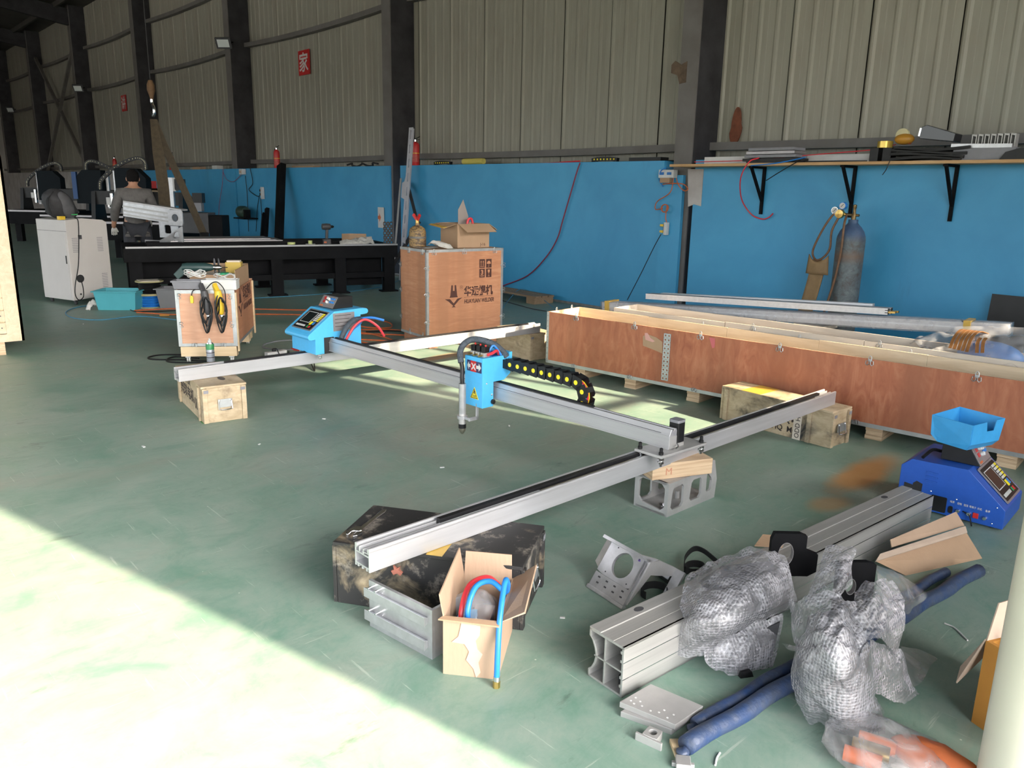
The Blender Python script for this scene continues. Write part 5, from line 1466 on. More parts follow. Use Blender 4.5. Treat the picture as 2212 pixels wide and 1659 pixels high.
# orange coil in a bag, bottom right
ob = thing('bagged_orange_coil', 'orange sleeve and copper fittings in a clear plastic bag', 'bag', G(1850, 1650))
b = MB(); b.sphere((0.16, 0.13, 0.03), 0.13, 0.055, 0.05, 20, 12); b.v = [tuple(Vector(p)+0.006*noise.noise_vector(Vector(p)*30)) for p in b.v]; o = b.build('orange_sleeve', mat('orange_sleeve', (0.66, 0.17, 0.06), 0.5, 0, 0.12, 8), ob, smooth='all'); o.rotation_euler = (0, 0, 0.0)
for y, z, m_ in ((0.0, 0.03, M_ORANGE), (0.05, 0.03, M_BRASS), (0.09, 0.03, M_ORANGE)):
    MB().cyl((-0.03, y-0.02, z), (0.06, y+0.01, z), 0.022, 12).build('copper_fitting', m_, ob, smooth=True)
b = MB(); b.sphere((0.05, 0.06, 0.035), 0.17, 0.14, 0.055, 24, 14); b.v = [tuple(max(0.002, c_) if i == 2 else c_ for i, c_ in enumerate(Vector(p)+0.018*noise.noise_vector(Vector(p)*18))) for p in b.v]
b.build('bag_film', M_BAG, ob, smooth='all')

# cream pipe standing at the right edge, orange box behind it
pp_ = thing('cream_pipe', 'cream painted upright steel pipe at the right edge', 'pipe', (-0.385, 2.085, 0))
MB().lathe([(0.078, 0.0), (0.084, 0.004), (0.084, 1.0), (0.080, 1.02), (0.066, 1.03), (0.0, 1.032)], 32).build('pipe_shell', mat('cream_paint', (0.52, 0.49, 0.40), 0.45, 0, 0.06, 3), pp_, smooth=True)
MB().lathe([(0.12, 0.0), (0.12, 0.008), (0.085, 0.010)], 24).build('foot_flange', M_STEELGREY, pp_)
ox = thing('orange_carton', 'tall orange carton with torn brown flap behind the cream pipe', 'carton', (-0.575, 2.39, 0), math.radians(-22))
MB().box(0, 0.30, 0, 0.012, 0, 0.27).build('side_wall', mat('orange_card', (0.46, 0.20, 0.03), 0.7, 0, 0.12, 6), ox)
MB().box(0, 0.012, 0.012, 0.30, 0, 0.27).build('end_wall', mat('orange_card', (0.46, 0.20, 0.03)), ox)
MB().box(0.29, 0.30, 0.012, 0.30, 0, 0.27).build('end_wall', MATS['orange_card'], ox)
MB().box(0.012, 0.30, 0.29, 0.30, 0, 0.27).build('rear_wall', MATS['orange_card'], ox)
sheet('torn_flap', ox, [(0.0, 0.0, 0.27), (-0.02, 0.16, 0.29), (-0.05, 0.12, 0.24), (-0.075, 0.02, 0.13), (-0.05, -0.02, 0.10)], M_CARDTORN)
sheet('upper_flap', ox, [(0.0, 0.0, 0.27), (0.0, 0.29, 0.27), (-0.02, 0.27, 0.39), (-0.02, 0.05, 0.37)], M_CARDTORN)
sheet('inner_paper', ox, [(0.03, 0.05, 0.26), (0.12, 0.05, 0.26), (0.14, 0.06, 0.30), (0.05, 0.06, 0.31)], M_CARDLT)
for k, (pts, lb) in enumerate((([G(2040, 1348), G(2062, 1358), G(2090, 1385)], 'thin pale plastic strip on the floor by the cream pipe'), ([G(1545, 1655), G(1548, 1640), G(1555, 1628)], 'short pale cable tie on the floor by the blue tubes'))):
    o = MB().tube([p+Vector((0, 0, .003)) for p in pts], 0.003, 6, sub=5).build('plastic_strip', M_WHITE); tag(o, lb, 'strip')

# ------------------------------------------------------------------ deep blue control unit at the right
du = thing('control_unit', 'deep blue control unit with connectors along its side, a sky blue tray on top', 'control unit', (-1.445, 3.955, 0.0), math.radians(5))
UL, UD, UH = 0.475, 0.36, 0.262
MB().prism([(0.0, 0.012), (0.0, 0.215), (0.045, 0.255), (0.295, 0.262), (0.470, 0.105), (0.470, 0.012)], 0, UD, 'y').build('housing', M_BLUEDEEP, du, bevel=0.002)
for x in (0.05, 0.42):
    for y in (0.04, UD-0.04):
        MB().cyl((x, y, 0), (x, y, 0.013), 0.014, 10).build('foot', M_BLACK, du)
for k in range(3):
    MB().prism([(0.118-0.001*k, 0.205-0.022*k), (0.170, 0.205-0.022*k), (0.170, 0.211-0.022*k), (0.120, 0.213-0.022*k)], -0.005, 0.001, 'y').build('vent_louvre', M_BLUEDEEP, du, bevel=0.001)
MB().prism([(0.025, 0.085), (0.055, 0.082), (0.055, 0.045), (0.105, 0.040), (0.108, 0.140), (0.080, 0.150), (0.065, 0.135), (0.065, 0.125), (0.025, 0.130)], -0.0015, 0.0, 'y').build('beam_cutout', M_BLACKMATT, du)
MB().prism(rrect(0.155, 0.225, 0.022, 0.100, 0.006), -0.004, 0.0, 'y').build('fan_grille', M_BLACK, du)
MB().prism(rrect(0.237, 0.255, 0.030, 0.065, 0.007), -0.006, 0.0, 'y').build('mains_inlet', M_BLACK, du)
for x in (0.278, 0.325, 0.393):
    MB().lathe([(0.0, -0.012), (0.008, -0.012), (0.010, -0.008), (0.011, 0.0)], 12, (x, 0, 0.050-0.02*(x-0.278)), 'y').build('round_connector', M_CHROME, du, smooth=True)
MB().box(0.342, 0.366, -0.006, 0.0, 0.036, 0.062).build('rocker_switch', M_RED, du, bevel=0.002)
for x, tx_ in ((0.238, '电源'), (0.270, '控制'), (0.298, '弧压'), (0.322, '等离子'), (0.356, '开机'), (0.390, '急停')):
    text('port_caption', tx_, 0.0125, M_WHITE, du, frame((x, -0.0008, 0.083-0.02*(x-0.238)), (1, 0, 0), (0, 0, 1)), sx=0.8)
MB().tube([(0.30, -0.003, 0.055), (0.33, -0.012, 0.045), (0.345, -0.02, 0.01), (0.35, -0.03, 0.004)], 0.003, 6, sub=5).build('lead', M_BLACK, du)
for x, z in ((0.15, 0.115), (0.265, 0.105), (0.435, 0.112), (0.425, 0.03)):
    MB().sphere((x, 0, z), 0.004, n=8, m=6).build('screw', M_CHROME, du)
slv = Vector((-0.175, 0, 0.157)).normalized()
keypad(du, frame(Vector((0.4625, 0.075, 0.116)), (0, 1, 0), slv), 0, 0, 0.255, 0.200, 1.0)
dz = Vector((-1.445, 3.955, 0))
Rm = Matrix.Rotation(math.radians(5), 4, 'Z')
hb2 = height_box(dz + (Rm @ Vector((0.325, 0.085, 0.2635))), math.radians(95), 'black torch-height controller under the sky blue tray', 1.0)
MB().tube([(0.06, 0.19, 0.02), (0.02, 0.22, 0.03), (-0.03, 0.235, 0.012), (-0.06, 0.24, 0.004)], 0.008, 8, sub=5).build('rear_lead', M_BLACK, hb2)
tr = thing('sheet_metal_tray', 'sky blue open sheet-metal tray on top of the black controller', 'tray', dz + (Rm @ Vector((0.130, 0.06, 0.353))), math.radians(-14))
def tray_wall(pts, nm): sheet(nm, tr, pts, M_BLUETRAY, 0.003)
a0, a1, a2, a3 = (0.0, 0.0, 0.0), (0.145, 0.0, 0.0), (0.145, 0.20, 0.0), (0.0, 0.20, 0.0)
q0, q1, q2, q3 = (-0.038, -0.012, 0.128), (0.168, -0.012, 0.128), (0.178, 0.215, 0.140), (-0.048, 0.215, 0.140)
m0, m3 = (-0.033, -0.008, 0.03), (-0.035, 0.205, 0.03)
n1, n2 = (0.165, -0.008, 0.03), (0.170, 0.205, 0.03)
tray_wall([a0, a1, n1, q1, q0, m0], 'front_wall'); tray_wall([a3, a2, n2, q2, q3, m3], 'rear_wall')
tray_wall([m0, m3, q3, q0], 'left_wall'); tray_wall([a0, a3, m3, m0], 'left_bend')
tray_wall([n1, n2, q2, (0.172, 0.16, 0.136), (0.170, 0.15, 0.085), (0.168, 0.10, 0.085), (0.168, 0.09, 0.132), q1], 'right_wall'); tray_wall([a1, a2, n2, n1], 'right_bend')
tray_wall([a0, a1, a2, a3], 'floor')
# loose steel offcuts and cable scraps on the floor
rnd = random.Random(3)
for k, (x, y) in enumerate(((700, 905), (955, 1010), (845, 720), (310, 965), (1215, 1335), (180, 700), (1100, 920), (560, 960))):
    o = MB().box(-0.012, 0.012, -0.005, 0.005, 0, 0.004).build('paper_crumb', M_WHITE); o.location = G(x, y); o.rotation_euler = (0, 0, rnd.uniform(0, 3))
    o.scale = (rnd.uniform(0.6, 1.3),)*2 + (1,)
    tag(o, 'tiny pale crumb of packing foam on the green floor', 'crumb', 'foam crumbs on the floor')

# ------------------------------------------------------------------ things lying behind the crates and along the blue wall
def long_bar(name, label, cat, p, q, w, h, material, part='profile'):
    p, q = Vector(p), Vector(q); d = q-p
    t = thing(name, label, cat, p, rot=(0, -math.asin(d.z/d.length), math.atan2(d.y, d.x)))
    return t, d.length
zb = lambda v, z: Vector((v.x, v.y, z))
bl, brr = WY(1308, 660, 5.70), WY(2185, 712, 6.15)
t, L_ = long_bar('wrapped_bundle', 'long film-wrapped aluminium bundle with yellow tape, behind the red crate', 'bundle', bl, brr, .1, .1, None)
for k in range(3):
    MB().box(0.01, L_-0.01, -0.075+0.052*k, -0.027+0.052*k, -0.035, 0.04).build('inner_profile', M_ALU, t)
b = MB(); n = 60
def sect(i):
    x = L_*i/n
    return [(x, y*(1+0.05*noise.noise(Vector((x*9, k*2.0, 0)))), z*(1+0.06*noise.noise(Vector((x*7, k, 5))))) for k, (y, z) in enumerate(((-0.086, -0.044), (-0.088, 0.0), (-0.084, 0.046), (0.0, 0.050), (0.084, 0.046), (0.088, 0), (0.086, -0.044), (0, -0.046)))]
vs_ = [p for i in range(n+1) for p in sect(i)]
b._add(vs_, [(i*8+k, i*8+(k+1) % 8, (i+1)*8+(k+1) % 8, (i+1)*8+k) for i in range(n) for k in range(8)]+[tuple(range(7, -1, -1)), tuple(range(n*8, n*8+8))])
b.build('stretch_film', M_FILM, t, smooth='all')
for x in (0.05, L_-0.28):
    MB().box(x, x+0.045, -0.091, 0.091, -0.049, 0.055).build('yellow_tape', M_TAPE, t)
p1, q1 = WY(1397, 648, 5.74)+Vector((0, 0, 0.012)), WY(1918, 683, 6.03)+Vector((0, 0, 0.012))
for k in range(2):
    o = Vector((0, 0.055*k, 0))
    t, L_ = long_bar('aluminium_profile', ['grooved aluminium profile with brass end, on the wrapped bundle', 'second grooved aluminium profile, next to the square tube on the bundle'][k], 'profile', p1+o, q1+o, .05, .05, None)
    b = MB()
    for z in (0.0, 0.018, 0.036): b.box(0, L_, -0.022, 0.022, z, z+0.012)
    b.box(0, L_, -0.018, 0.018, 0.0, 0.048)
    b.build('profile_body', M_ALU, t)
    MB().box(L_, L_+0.05, -0.012, 0.012, 0.012, 0.026).build('brass_end', M_BRASS, t)
    MB().box(L_-0.02, L_+0.002, -0.02, 0.02, 0.002, 0.045).build('end_cap', M_BLACK, t)
p1, q1 = WY(1430, 646, 5.90), WY(1886, 672, 6.17)
t, L_ = long_bar('square_tube', 'pale square aluminium tube topmost on the wrapped bundle', 'tube', p1, q1, .06, .06, None)
b = MB(); b.ring([(-0.03, 0), (0.03, 0), (0.03, 0.058), (-0.03, 0.058)], [(-0.026, 0.004), (0.026, 0.004), (0.026, 0.054), (-0.026, 0.054)], 0, L_, 'x'); b.build('tube_wall', mat('mill_finish', (0.66, 0.66, 0.69), 0.4, 0.5, 0.05, 4), t)
# trestles that carry the bundle (hidden behind the crate)
for k, (u, lb) in enumerate(((0.07, 'low wooden trestle under the end of the wrapped bundle'), (0.6, 'wooden trestle under the middle of the wrapped bundle'))):
    c = bl.lerp(brr, u)
    t = thing('trestle', lb, 'trestle', (c.x, c.y, 0))
    MB().box(-0.05, 0.05, -0.11, 0.11, 0, c.z-0.075).build('block', M_PLYEDGE, t)
    MB().box(-0.12, 0.12, -0.13, 0.13, c.z-0.075, c.z-0.047).build('cross_board', M_PINEGREY, t)
# film heap with copper strip
fh = thing('film_heap', 'heap of clear film over blue parts, copper braids sticking out', 'packing film', (0, 0, 0))
def NY(rows): return [[WY(x, y, d_) for x, y, d_ in r] for r in rows]
drape('film_sheet', fh, NY([[(1962, 740, 5.75), (1990, 752, 5.6), (2000, 765, 5.5)], [(2040, 716, 5.85), (2060, 745, 5.65), (2075, 778, 5.5)], [(2120, 702, 5.9), (2140, 740, 5.65), (2150, 788, 5.5)], [(2215, 712, 5.9), (2225, 750, 5.65), (2230, 800, 5.5)]]), M_FILM, 40, 24, 0.02, 9, 2.0)
b = MB(); c = WY(2140, 760, 5.72); b.sphere((c.x, c.y, c.z-0.03), 0.2, 0.12, 0.10, 16, 10); b.build('blue_part', M_BLUEHOSE, fh, smooth=True)
for k in range(5):
    x = 2052+k*9
    pts = [WY(x+45, 716+k, 5.78), WY(x+26, 712+k, 5.66), WY(x+10, 728+k, 5.56), WY(x, 752+2*k, 5.50)]
    MB().tube(pts, 0, flat=(0.02, 0.004), sub=5).build('copper_braid', mat('copper_braid', (0.55, 0.26, 0.10), 0.35, 0.7, 0.2, 30), fh)
for k in range(2):
    pts = [WY(2118+k*12, 730, 5.6), WY(2112+k*12, 740, 5.55), WY(2110+k*12, 762, 5.5)]
    MB().tube(pts, 0, flat=(0.02, 0.004), sub=5).build('copper_braid', MATS['copper_braid'], fh)
# black panel leaning on the wall
a, c = WY(2150, 633, 7.86), WY(2240, 640, 7.86)
bp_ = thing('leaning_board', 'black sheet panel leaning against the blue wall', 'panel', (a.x, 7.70, 0), 0, rot=(-0.11, 0, 0))
MB().box(0, c.x-a.x, 0, 0.02, 0, a.z/math.cos(0.11)).build('sheet', M_BLACK, bp_)

# ------------------------------------------------------------------ gas cylinder
gc = WY(1822, 654, 7.5)
zt = WY(1834, 474, 7.5).z
cy = thing('gas_cylinder', 'rusty blue-grey oxygen cylinder with regulator, standing at the blue wall', 'gas cylinder', (gc.x, 7.5, 0))
def make_rusty():
    g = NG('rusty_cylinder_paint', 0.55)
    n = g.noise(g.coords(), 9, 8, 0.75, 0.4)
    c_ = g.ramp(n, (0.35, (0.070, 0.052, 0.042)), (0.5, (0.095, 0.115, 0.125)), (0.7, (0.17, 0.20, 0.20)))
    sp = g.add('ShaderNodeSeparateXYZ'); g.link(g.tc.outputs['Object'], sp.inputs[0])
    h = g.ramp(g.math('MULTIPLY', sp.outputs['Z'], 1/zt), (0.84, 0.0), (0.90, 0.7))
    c_ = g.mix(h, c_, (0.035, 0.085, 0.20))
    band = g.ramp(g.math('MULTIPLY', sp.outputs['Z'], 1/zt), (0.68, 0.0), (0.74, 0.7), (0.79, 0.0))
    c_ = g.mix(band, c_, (0.16, 0.09, 0.05))
    g.color(c_); return g.m
R_c = 0.130
MB().lathe([(R_c-0.01, 0), (R_c, 0.01), (R_c, zt-0.185), (R_c-0.005, zt-0.155), (R_c-0.022, zt-0.11), (R_c-0.050, zt-0.07), (0.055, zt-0.045), (0.044, zt-0.03), (0.044, zt)], 28).build('cylinder_body', make_rusty(), cy, smooth=True)
vb = MB(); vb.lathe([(0.022, zt), (0.022, zt+0.05), (0.014, zt+0.06), (0.014, zt+0.10), (0.018, zt+0.11), (0.018, zt+0.135), (0.006, zt+0.14)], 12); vb.cyl((-0.09, 0, zt+0.045), (0.05, 0, zt+0.04), 0.012, 10)
vb.build('valve', mat('old_brass', (0.22, 0.15, 0.07), 0.45, 0.8, 0.3, 20), cy, smooth=True)
rg = MB(); rg.lathe([(0.0, -0.035), (0.040, -0.03), (0.045, 0.0), (0.030, 0.02), (0.016, 0.035), (0.0, 0.04)], 16, (-0.13, -0.01, zt+0.05), 'y'); rg.cyl((-0.13, -0.01, zt+0.05), (-0.08, 0, zt+0.045), 0.016, 10)
rgo = rg.build('regulator', M_BRASS, cy, smooth=True)
for (x, z, m_, lb) in ((-0.105, zt+0.125, M_BLUEHOSE, 'blue gauge'), (-0.175, zt+0.08, M_CHROME, 'silver gauge')):
    g_ = MB().lathe([(0.0, -0.020), (0.034, -0.020), (0.036, 0.015), (0.020, 0.02), (0, 0.02)], 18, (x, -0.02, z), 'y').build('gauge', m_, cy, smooth=True)
    MB().lathe([(0.0, -0.0215), (0.029, -0.0205)], 18, (x, -0.02, z), 'y').build('dial', M_WHITE, g_)
    MB().bar((x-0.012, -0.043, z-0.012), (x+0.014, -0.043, z+0.016), 0.002, 0.004).build('needle', M_INK, g_)
M_OLDHOSE = mat('old_brown_hose', (0.16, 0.085, 0.045), 0.6, 0, 0.3, 20)
MB().tube([(-0.07, 0.0, zt+0.04), (-0.02, -0.135, zt-0.05), (-0.015, -0.150, zt-0.3), (-0.05, -0.15, zt-0.6), (-0.11, -0.16, zt-0.9), (-0.14, -0.17, 0.2), (-0.16, -0.2, 0.01)], 0.011, 8, sub=6).build('hanging_hose', M_OLDHOSE, cy, smooth=True)
MB().tube([(-0.10, -0.03, zt+0.08), (-0.17, -0.03, zt+0.06), (-0.25, -0.04, zt-0.06), (-0.33, -0.04, zt-0.24), (-0.35, -0.04, zt-0.34), (-0.30, -0.05, zt-0.40), (-0.23, -0.05, zt-0.37), (-0.18, -0.04, zt-0.28), (-0.185, -0.03, zt-0.12), (-0.14, -0.02, zt+0.01)], 0.011, 8, sub=6).build('looped_hose', M_OLDHOSE, cy, smooth=True)
bt = thing('rubber_belt', 'wide tan conveyor belt strip hanging from the gas hose', 'belt', (gc.x, 7.5, 0))
M_BELT = mat('tan_belt', (0.26, 0.165, 0.08), 0.7, 0, 0.25, 6)
b = MB()
def beltfn(u, v):
    z = zt-0.395-u*(zt-0.41)
    return (-0.265-0.10*u-0.10*u*u+(v-0.5)*0.15, -0.055+0.012*math.sin(v*PI), max(0.004, z))
b.grid(beltfn, 6, 14); b.v = [tuple(p) for p in b.v]
b = MB(); b.grid(lambda v, u: beltfn(u, v), 6, 18); b.build('belt_strip', M_BELT, bt, smooth='all', thick=0.008)
b = MB(); b.grid(lambda u, v: (-0.265+(u-0.5)*(0.20+0.03*v), -0.075-0.03*math.sin(u*PI), zt-0.375-0.07*(1-4*(u-0.5)**2)*(1-v)-0.16*v+0.03*(1-v)), 10, 5); b.build('belt_fold', M_BELT, bt, smooth='all', thick=0.008)

# ------------------------------------------------------------------ wall shelf and what is on it
ZS = 1.815
sh = thing('wall_shelf', 'long wooden shelf board on black triangular brackets along the blue wall', 'shelf', (-5.75, 7.60, ZS))
MB().box(0, 6.2, 0.0, 0.315, 0, 0.028).build('board', make_pine('shelf_pine', (0.42, 0.24, 0.10), (0.56, 0.36, 0.18), False), sh, bevel=0.002)
for px in (1652, 1848, 2068):
    x = WY(px, 360, 7.9).x+5.75
    br_ = MB().box(x-0.015, x+0.015, 0.29, 0.318, -0.50, 0.0).build('bracket', M_BLACKW, sh)
    MB().bar((x, 0.04, -0.015), (x, 0.30, -0.36), 0.025, 0.025).build('strut', M_BLACKW, br_)
    MB().box(x-0.02, x+0.02, 0.02, 0.30, -0.022, 0.0).build('arm', M_BLACKW, br_)
SZ = ZS+0.028
def onshelf(px, py=345): return Vector((WY(px, py, 7.75).x, 7.75, SZ))
p = onshelf(1672)
t = thing('wrapped_sheets', 'stack of film-wrapped grey sheets on the wall shelf', 'stack', p)
for k in range(4):
    MB().box(-0.30+0.02*k, 0.32-0.015*k, -0.12, 0.12, 0.02+0.035*k, 0.02+0.035*k+0.028).build('sheet', [M_BLACK, M_GREYPL, M_LABEL, M_GREYPL][k], t)
MB().box(-0.26, 0.3, -0.11, 0.11, 0.0, 0.02).build('base_sheet', M_BLACK, t)
p = onshelf(1800)
o = MB().prism([(-0.28, -0.03), (0.1, -0.06), (0.33, 0.02), (0.2, 0.09), (-0.2, 0.08)], 0, 0.018).build('black_sheet', M_BLACK); o.location = p
tag(o, 'thin black plate lying flat on the wall shelf', 'plate')
p = onshelf(1908)
t = thing('black_holder', 'small black twin holder with a gold tape roll on the wall shelf', 'holder', p)
for x in (-0.07, 0.05): MB().box(x-0.04, x+0.04, -0.06, 0.06, 0, 0.125).build('block', M_BLACK, t, bevel=0.003)
MB().lathe([(0.030, 0.126), (0.068, 0.126), (0.068, 0.185), (0.030, 0.185)], 20).build('gold_tape_roll', mat('gold_tape', (0.60, 0.42, 0.08), 0.2, 0.4), t, smooth=True)
p = onshelf(1948)
t = thing('orange_grinder', 'orange and cream power tool on the wall shelf', 'power tool', p)
b = MB(); b.sphere((0, 0, 0.20), 0.09, 0.06, 0.05, 14, 10); b.build('tool_body', mat('amber', (0.50, 0.24, 0.03), 0.4), t, smooth=True)
MB().lathe([(0.0, -0.02), (0.06, -0.015), (0.06, 0.01), (0, 0.015)], 18, (-0.02, 0, 0.235), 'y').build('guard_disc', mat('cream_disc', (0.55, 0.50, 0.30), 0.6), t, smooth=True)
MB().tube([(-0.06, 0, 0.19), (-0.01, 0, 0.185), (0.06, 0, 0.18)], 0.028, 8, sub=4).build('handle', M_ORANGE, t, smooth=True)
p = onshelf(2003)
t = thing('foam_stack', 'stack of curved black foam sheets on the wall shelf', 'stack', p)
for k in range(4):
    b = MB(); b.grid(lambda u, v: (-0.32+0.64*u+0.02*k, -0.12+0.24*v, 0.012+0.034*k+0.02*math.sin(u*PI+k)), 10, 2); b.build('foam_sheet', M_BLACKMATT, t, thick=0.024)
o = thing('black_case', 'glossy black screen case tilted on the foam sheets of the shelf', 'case', onshelf(2020)+Vector((0, 0, 0.178)), rot=(0, 0.12, 0.05))
MB().prism([(-0.13, 0.0), (0.16, 0.0), (0.16, 0.07), (-0.09, 0.12), (-0.13, 0.10)], -0.1, 0.1, 'y').build('case_shell', mat('gloss_black', (0.012, 0.013, 0.018), 0.15), o, bevel=0.004)
MB().box(-0.15, -0.131, -0.08, 0.08, 0.02, 0.09).build('bright_edge', M_CHROME, o)
p = onshelf(2124)
o = MB().box(-0.25, 0.22, -0.085, -0.055, 0.101, 0.135).build('bright_bar', M_ALU); o.location = p; o.rotation_euler = (0, 0.02, 0.05)
tag(o, 'bright aluminium bar on the wall shelf below the silver cable chain', 'bar')
o = MB().box(-0.22, 0.26, -0.09, 0.11, 0.0, 0.10).build('flat_carton', M_GREYPL); o.location = p; tag(o, 'flat grey carton under the bright bar on the shelf', 'carton')
p = onshelf(2132)
t = thing('steel_chain', 'silver steel cable chain lying on the wall shelf', 'cable chain', p+Vector((0, 0, 0.0)))
for k in range(7):
    o_, i_ = [( -0.14+0.05*k, 0.102), (-0.10+0.05*k, 0.102), (-0.10+0.05*k, 0.215), (-0.14+0.05*k, 0.22)], [(-0.132+0.05*k, 0.118), (-0.108+0.05*k, 0.118), (-0.108+0.05*k, 0.20), (-0.132+0.05*k, 0.205)]
    MB().ring(o_, i_, -0.02, 0.06, 'y').build('chain_link', M_ALUDULL, t)
p = onshelf(2215)
o = MB().prism([(-0.16, 0.0), (-0.12, 0.06), (-0.02, 0.09), (0.4, 0.08), (0.4, 0.0)], -0.13, -0.06, 'y').build('black_sheet', M_BLACK); o.location = p
tag(o, 'rolled black sheet at the end of the wall shelf', 'sheet')
def cable(name, label, pts, r, material, sub=6, cat='cable'):
    o = MB().tube(pts, r, 6, sub=sub).build(name, material, smooth=True)
    return tag(o, label, cat)
W_ = lambda x, y, d=7.89: WY(x, y, d)
cable('red_hose', 'red air hose hanging in a loop below the wall shelf', [W_(1640, 341, 7.62), W_(1618, 350, 7.56), W_(1600, 385, 7.58), W_(1602, 430, 7.8), W_(1622, 462), W_(1645, 473), W_(1660, 470), W_(1670, 461)], 0.007, M_REDHOSE, cat='hose')
cable('black_wire', 'thin black wire sticking out under the shelf stack', [W_(1730, 345, 7.6), W_(1690, 368, 7.55), W_(1655, 390, 7.55)], 0.005, M_BLACK)
cable('black_wire', 'short black wire dangling under the twin holder of the shelf', [W_(1922, 348, 7.6), W_(1915, 365, 7.57), W_(1906, 378, 7.57)], 0.004, M_BLACK)
cable('red_wire', 'red wire running along the wall shelf board', [W_(1500, 350, 7.7), W_(1620, 346, 7.7), W_(1760, 334, 7.78), W_(1900, 322, 7.8), W_(1935, 312, 7.8)], 0.005, M_REDHOSE)
cable('blue_wire', 'blue wire over the shelf edge by the wrapped sheets', [W_(1622, 358, 7.59), W_(1680, 352, 7.59), W_(1740, 340, 7.62)], 0.006, M_BLUEHOSE)

# breaker box, sockets and wires on the column
bx = thing('breaker_box', 'white breaker box with orange wires beside the shelf end', 'breaker box', W_(1444, 378, 7.86))
MB().box(-0.11, 0.11, -0.05, 0.03, -0.035, 0.06).build('case', M_WHITE, bx, bevel=0.004)
for k in range(2):
    b = MB(); [b.box(-0.085+0.11*k+0.02*i, -0.072+0.11*k+0.02*i, -0.066, -0.05, 0.0, 0.03) for i in range(3)]; b.build('breaker_levers', M_BLUEHOSE, bx)['kind'] = 'stuff'
MB().box(-0.08, 0.06, -0.055, 0.0, -0.09, -0.035).build('backing_board', M_CARD, bx)
cable('blue_wire', 'blue wire looping beside the breaker box', [W_(1440, 362, 7.8), W_(1427, 370, 7.8), W_(1424, 388, 7.85), W_(1432, 404, 7.87)], 0.006, M_BLUEHOSE)
for k, pts in enumerate(([W_(1455, 382, 7.84), W_(1448, 415, 7.84), W_(1420, 435, 7.86), W_(1416, 452, 7.86), W_(1432, 450, 7.85)], [W_(1461, 385, 7.84), W_(1466, 400, 7.84), W_(1478, 412, 7.84), W_(1486, 408, 7.84), W_(1476, 398, 7.84), W_(1455, 396, 7.84), W_(1432, 398, 7.85)])):
    cable('orange_wire', ['orange wire dropping from the breaker box to its coil', 'orange wire bunched across the column below the breaker box'][k], pts, 0.006, M_ORANGE)
c = W_(1437, 450, 7.85)
cable('orange_coil', 'small coil of orange wire below the breaker box', [c+Vector((0.05*math.cos(t), -0.006*i*0.15, 0.045*math.sin(t))) for i, t in enumerate([k*0.7 for k in range(20)])]+[W_(1438, 470, 7.85), W_(1440, 480, 7.85)], 0.006, M_ORANGE, 3)
so = thing('socket_strip', 'white socket strip with two yellow plugs on the blue pilaster', 'socket strip', W_(1440, 494, 7.865))
MB().box(-0.022, 0.022, -0.035, 0.02, -0.075, 0.075).build('strip_case', M_WHITE, so, bevel=0.004)
for z in (0.038, -0.035):
    MB().prism([(-0.08, z-0.012), (-0.03, z-0.016), (-0.03, z+0.016), (-0.08, z+0.012)], -0.035, 0.005, 'y').build('plug', M_YELLOW, so, bevel=0.004)
MB().box(-0.035, -0.022, -0.02, 0.005, -0.03, 0.03).build('socket_face', M_GREYPL, so)
cable('black_cable', 'black cable slanting down from the socket strip', [W_(1428, 506, 7.84), W_(1412, 535, 7.84), W_(1385, 590, 7.83), W_(1355, 648, 7.80)], 0.005, M_BLACK)
cable('red_cable', 'dark red cable hanging in a curve on the blue wall behind the welder crate', [W_(1253, 352, 7.9), W_(1246, 372), W_(1232, 420), W_(1216, 475), W_(1204, 515), W_(1180, 555), W_(1140, 595), W_(1085, 618)], 0.009, mat('dark_red_cable', (0.22, 0.02, 0.05), 0.5))
cable('red_cable', 'bright red cable lying along the top of the blue plinth', [W_(905, 360, 7.96), W_(1000, 358, 7.96), W_(1150, 354, 7.96), W_(1253, 348, 7.94)], 0.009, M_REDHOSE)

# ------------------------------------------------------------------ plinth top: extinguishers, foam rolls, scraps
def extinguisher(label, px, py, yd=8.08):
    p = WY(px, py, yd)
    t = thing('fire_extinguisher', label, 'fire extinguisher', (p.x, yd, 1.9))
    MB().lathe([(0.060, 0.0), (0.066, 0.01), (0.066, 0.33), (0.055, 0.365), (0.030, 0.385), (0.022, 0.395)], 20).build('body', M_RED, t, smooth=True)
    MB().lathe([(0.020, 0.395), (0.020, 0.43), (0.010, 0.435)], 10).build('valve', M_CHROME, t, smooth=True)
    MB().bar((-0.01, 0, 0.435), (0.12, 0, 0.47), 0.018, 0.010).build('lever', M_BLACK, t)
    MB().bar((-0.01, 0, 0.425), (0.11, 0, 0.425), 0.018, 0.010).build('carry_handle', M_BLACK, t)
    MB().tube([(-0.015, 0, 0.415), (-0.075, 0, 0.40), (-0.095, -0.01, 0.30), (-0.085, -0.01, 0.16)], 0.011, 8, sub=5).build('hose', M_BLACK, t, smooth=True)
    MB().lathe([(0.0668, 0.20), (0.0668, 0.212)], 20).build('yellow_band', M_YELLOW, t)
    MB().lathe([(0.0664, 0.06), (0.0664, 0.17)], 20).build('label_band', mat('red_label', (0.42, 0.05, 0.04), 0.5, 0, 0.4, 40), t)
    return t
extinguisher('red fire extinguisher on the plinth beside the slotted angle post', 898, 358)
extinguisher('red fire extinguisher on the plinth above the black leaning post', 599, 360)
extinguisher('red fire extinguisher on the plinth half behind the lifting sling', 372, 366)
extinguisher('red fire extinguisher on the white plinth above the routers', 250, 376)
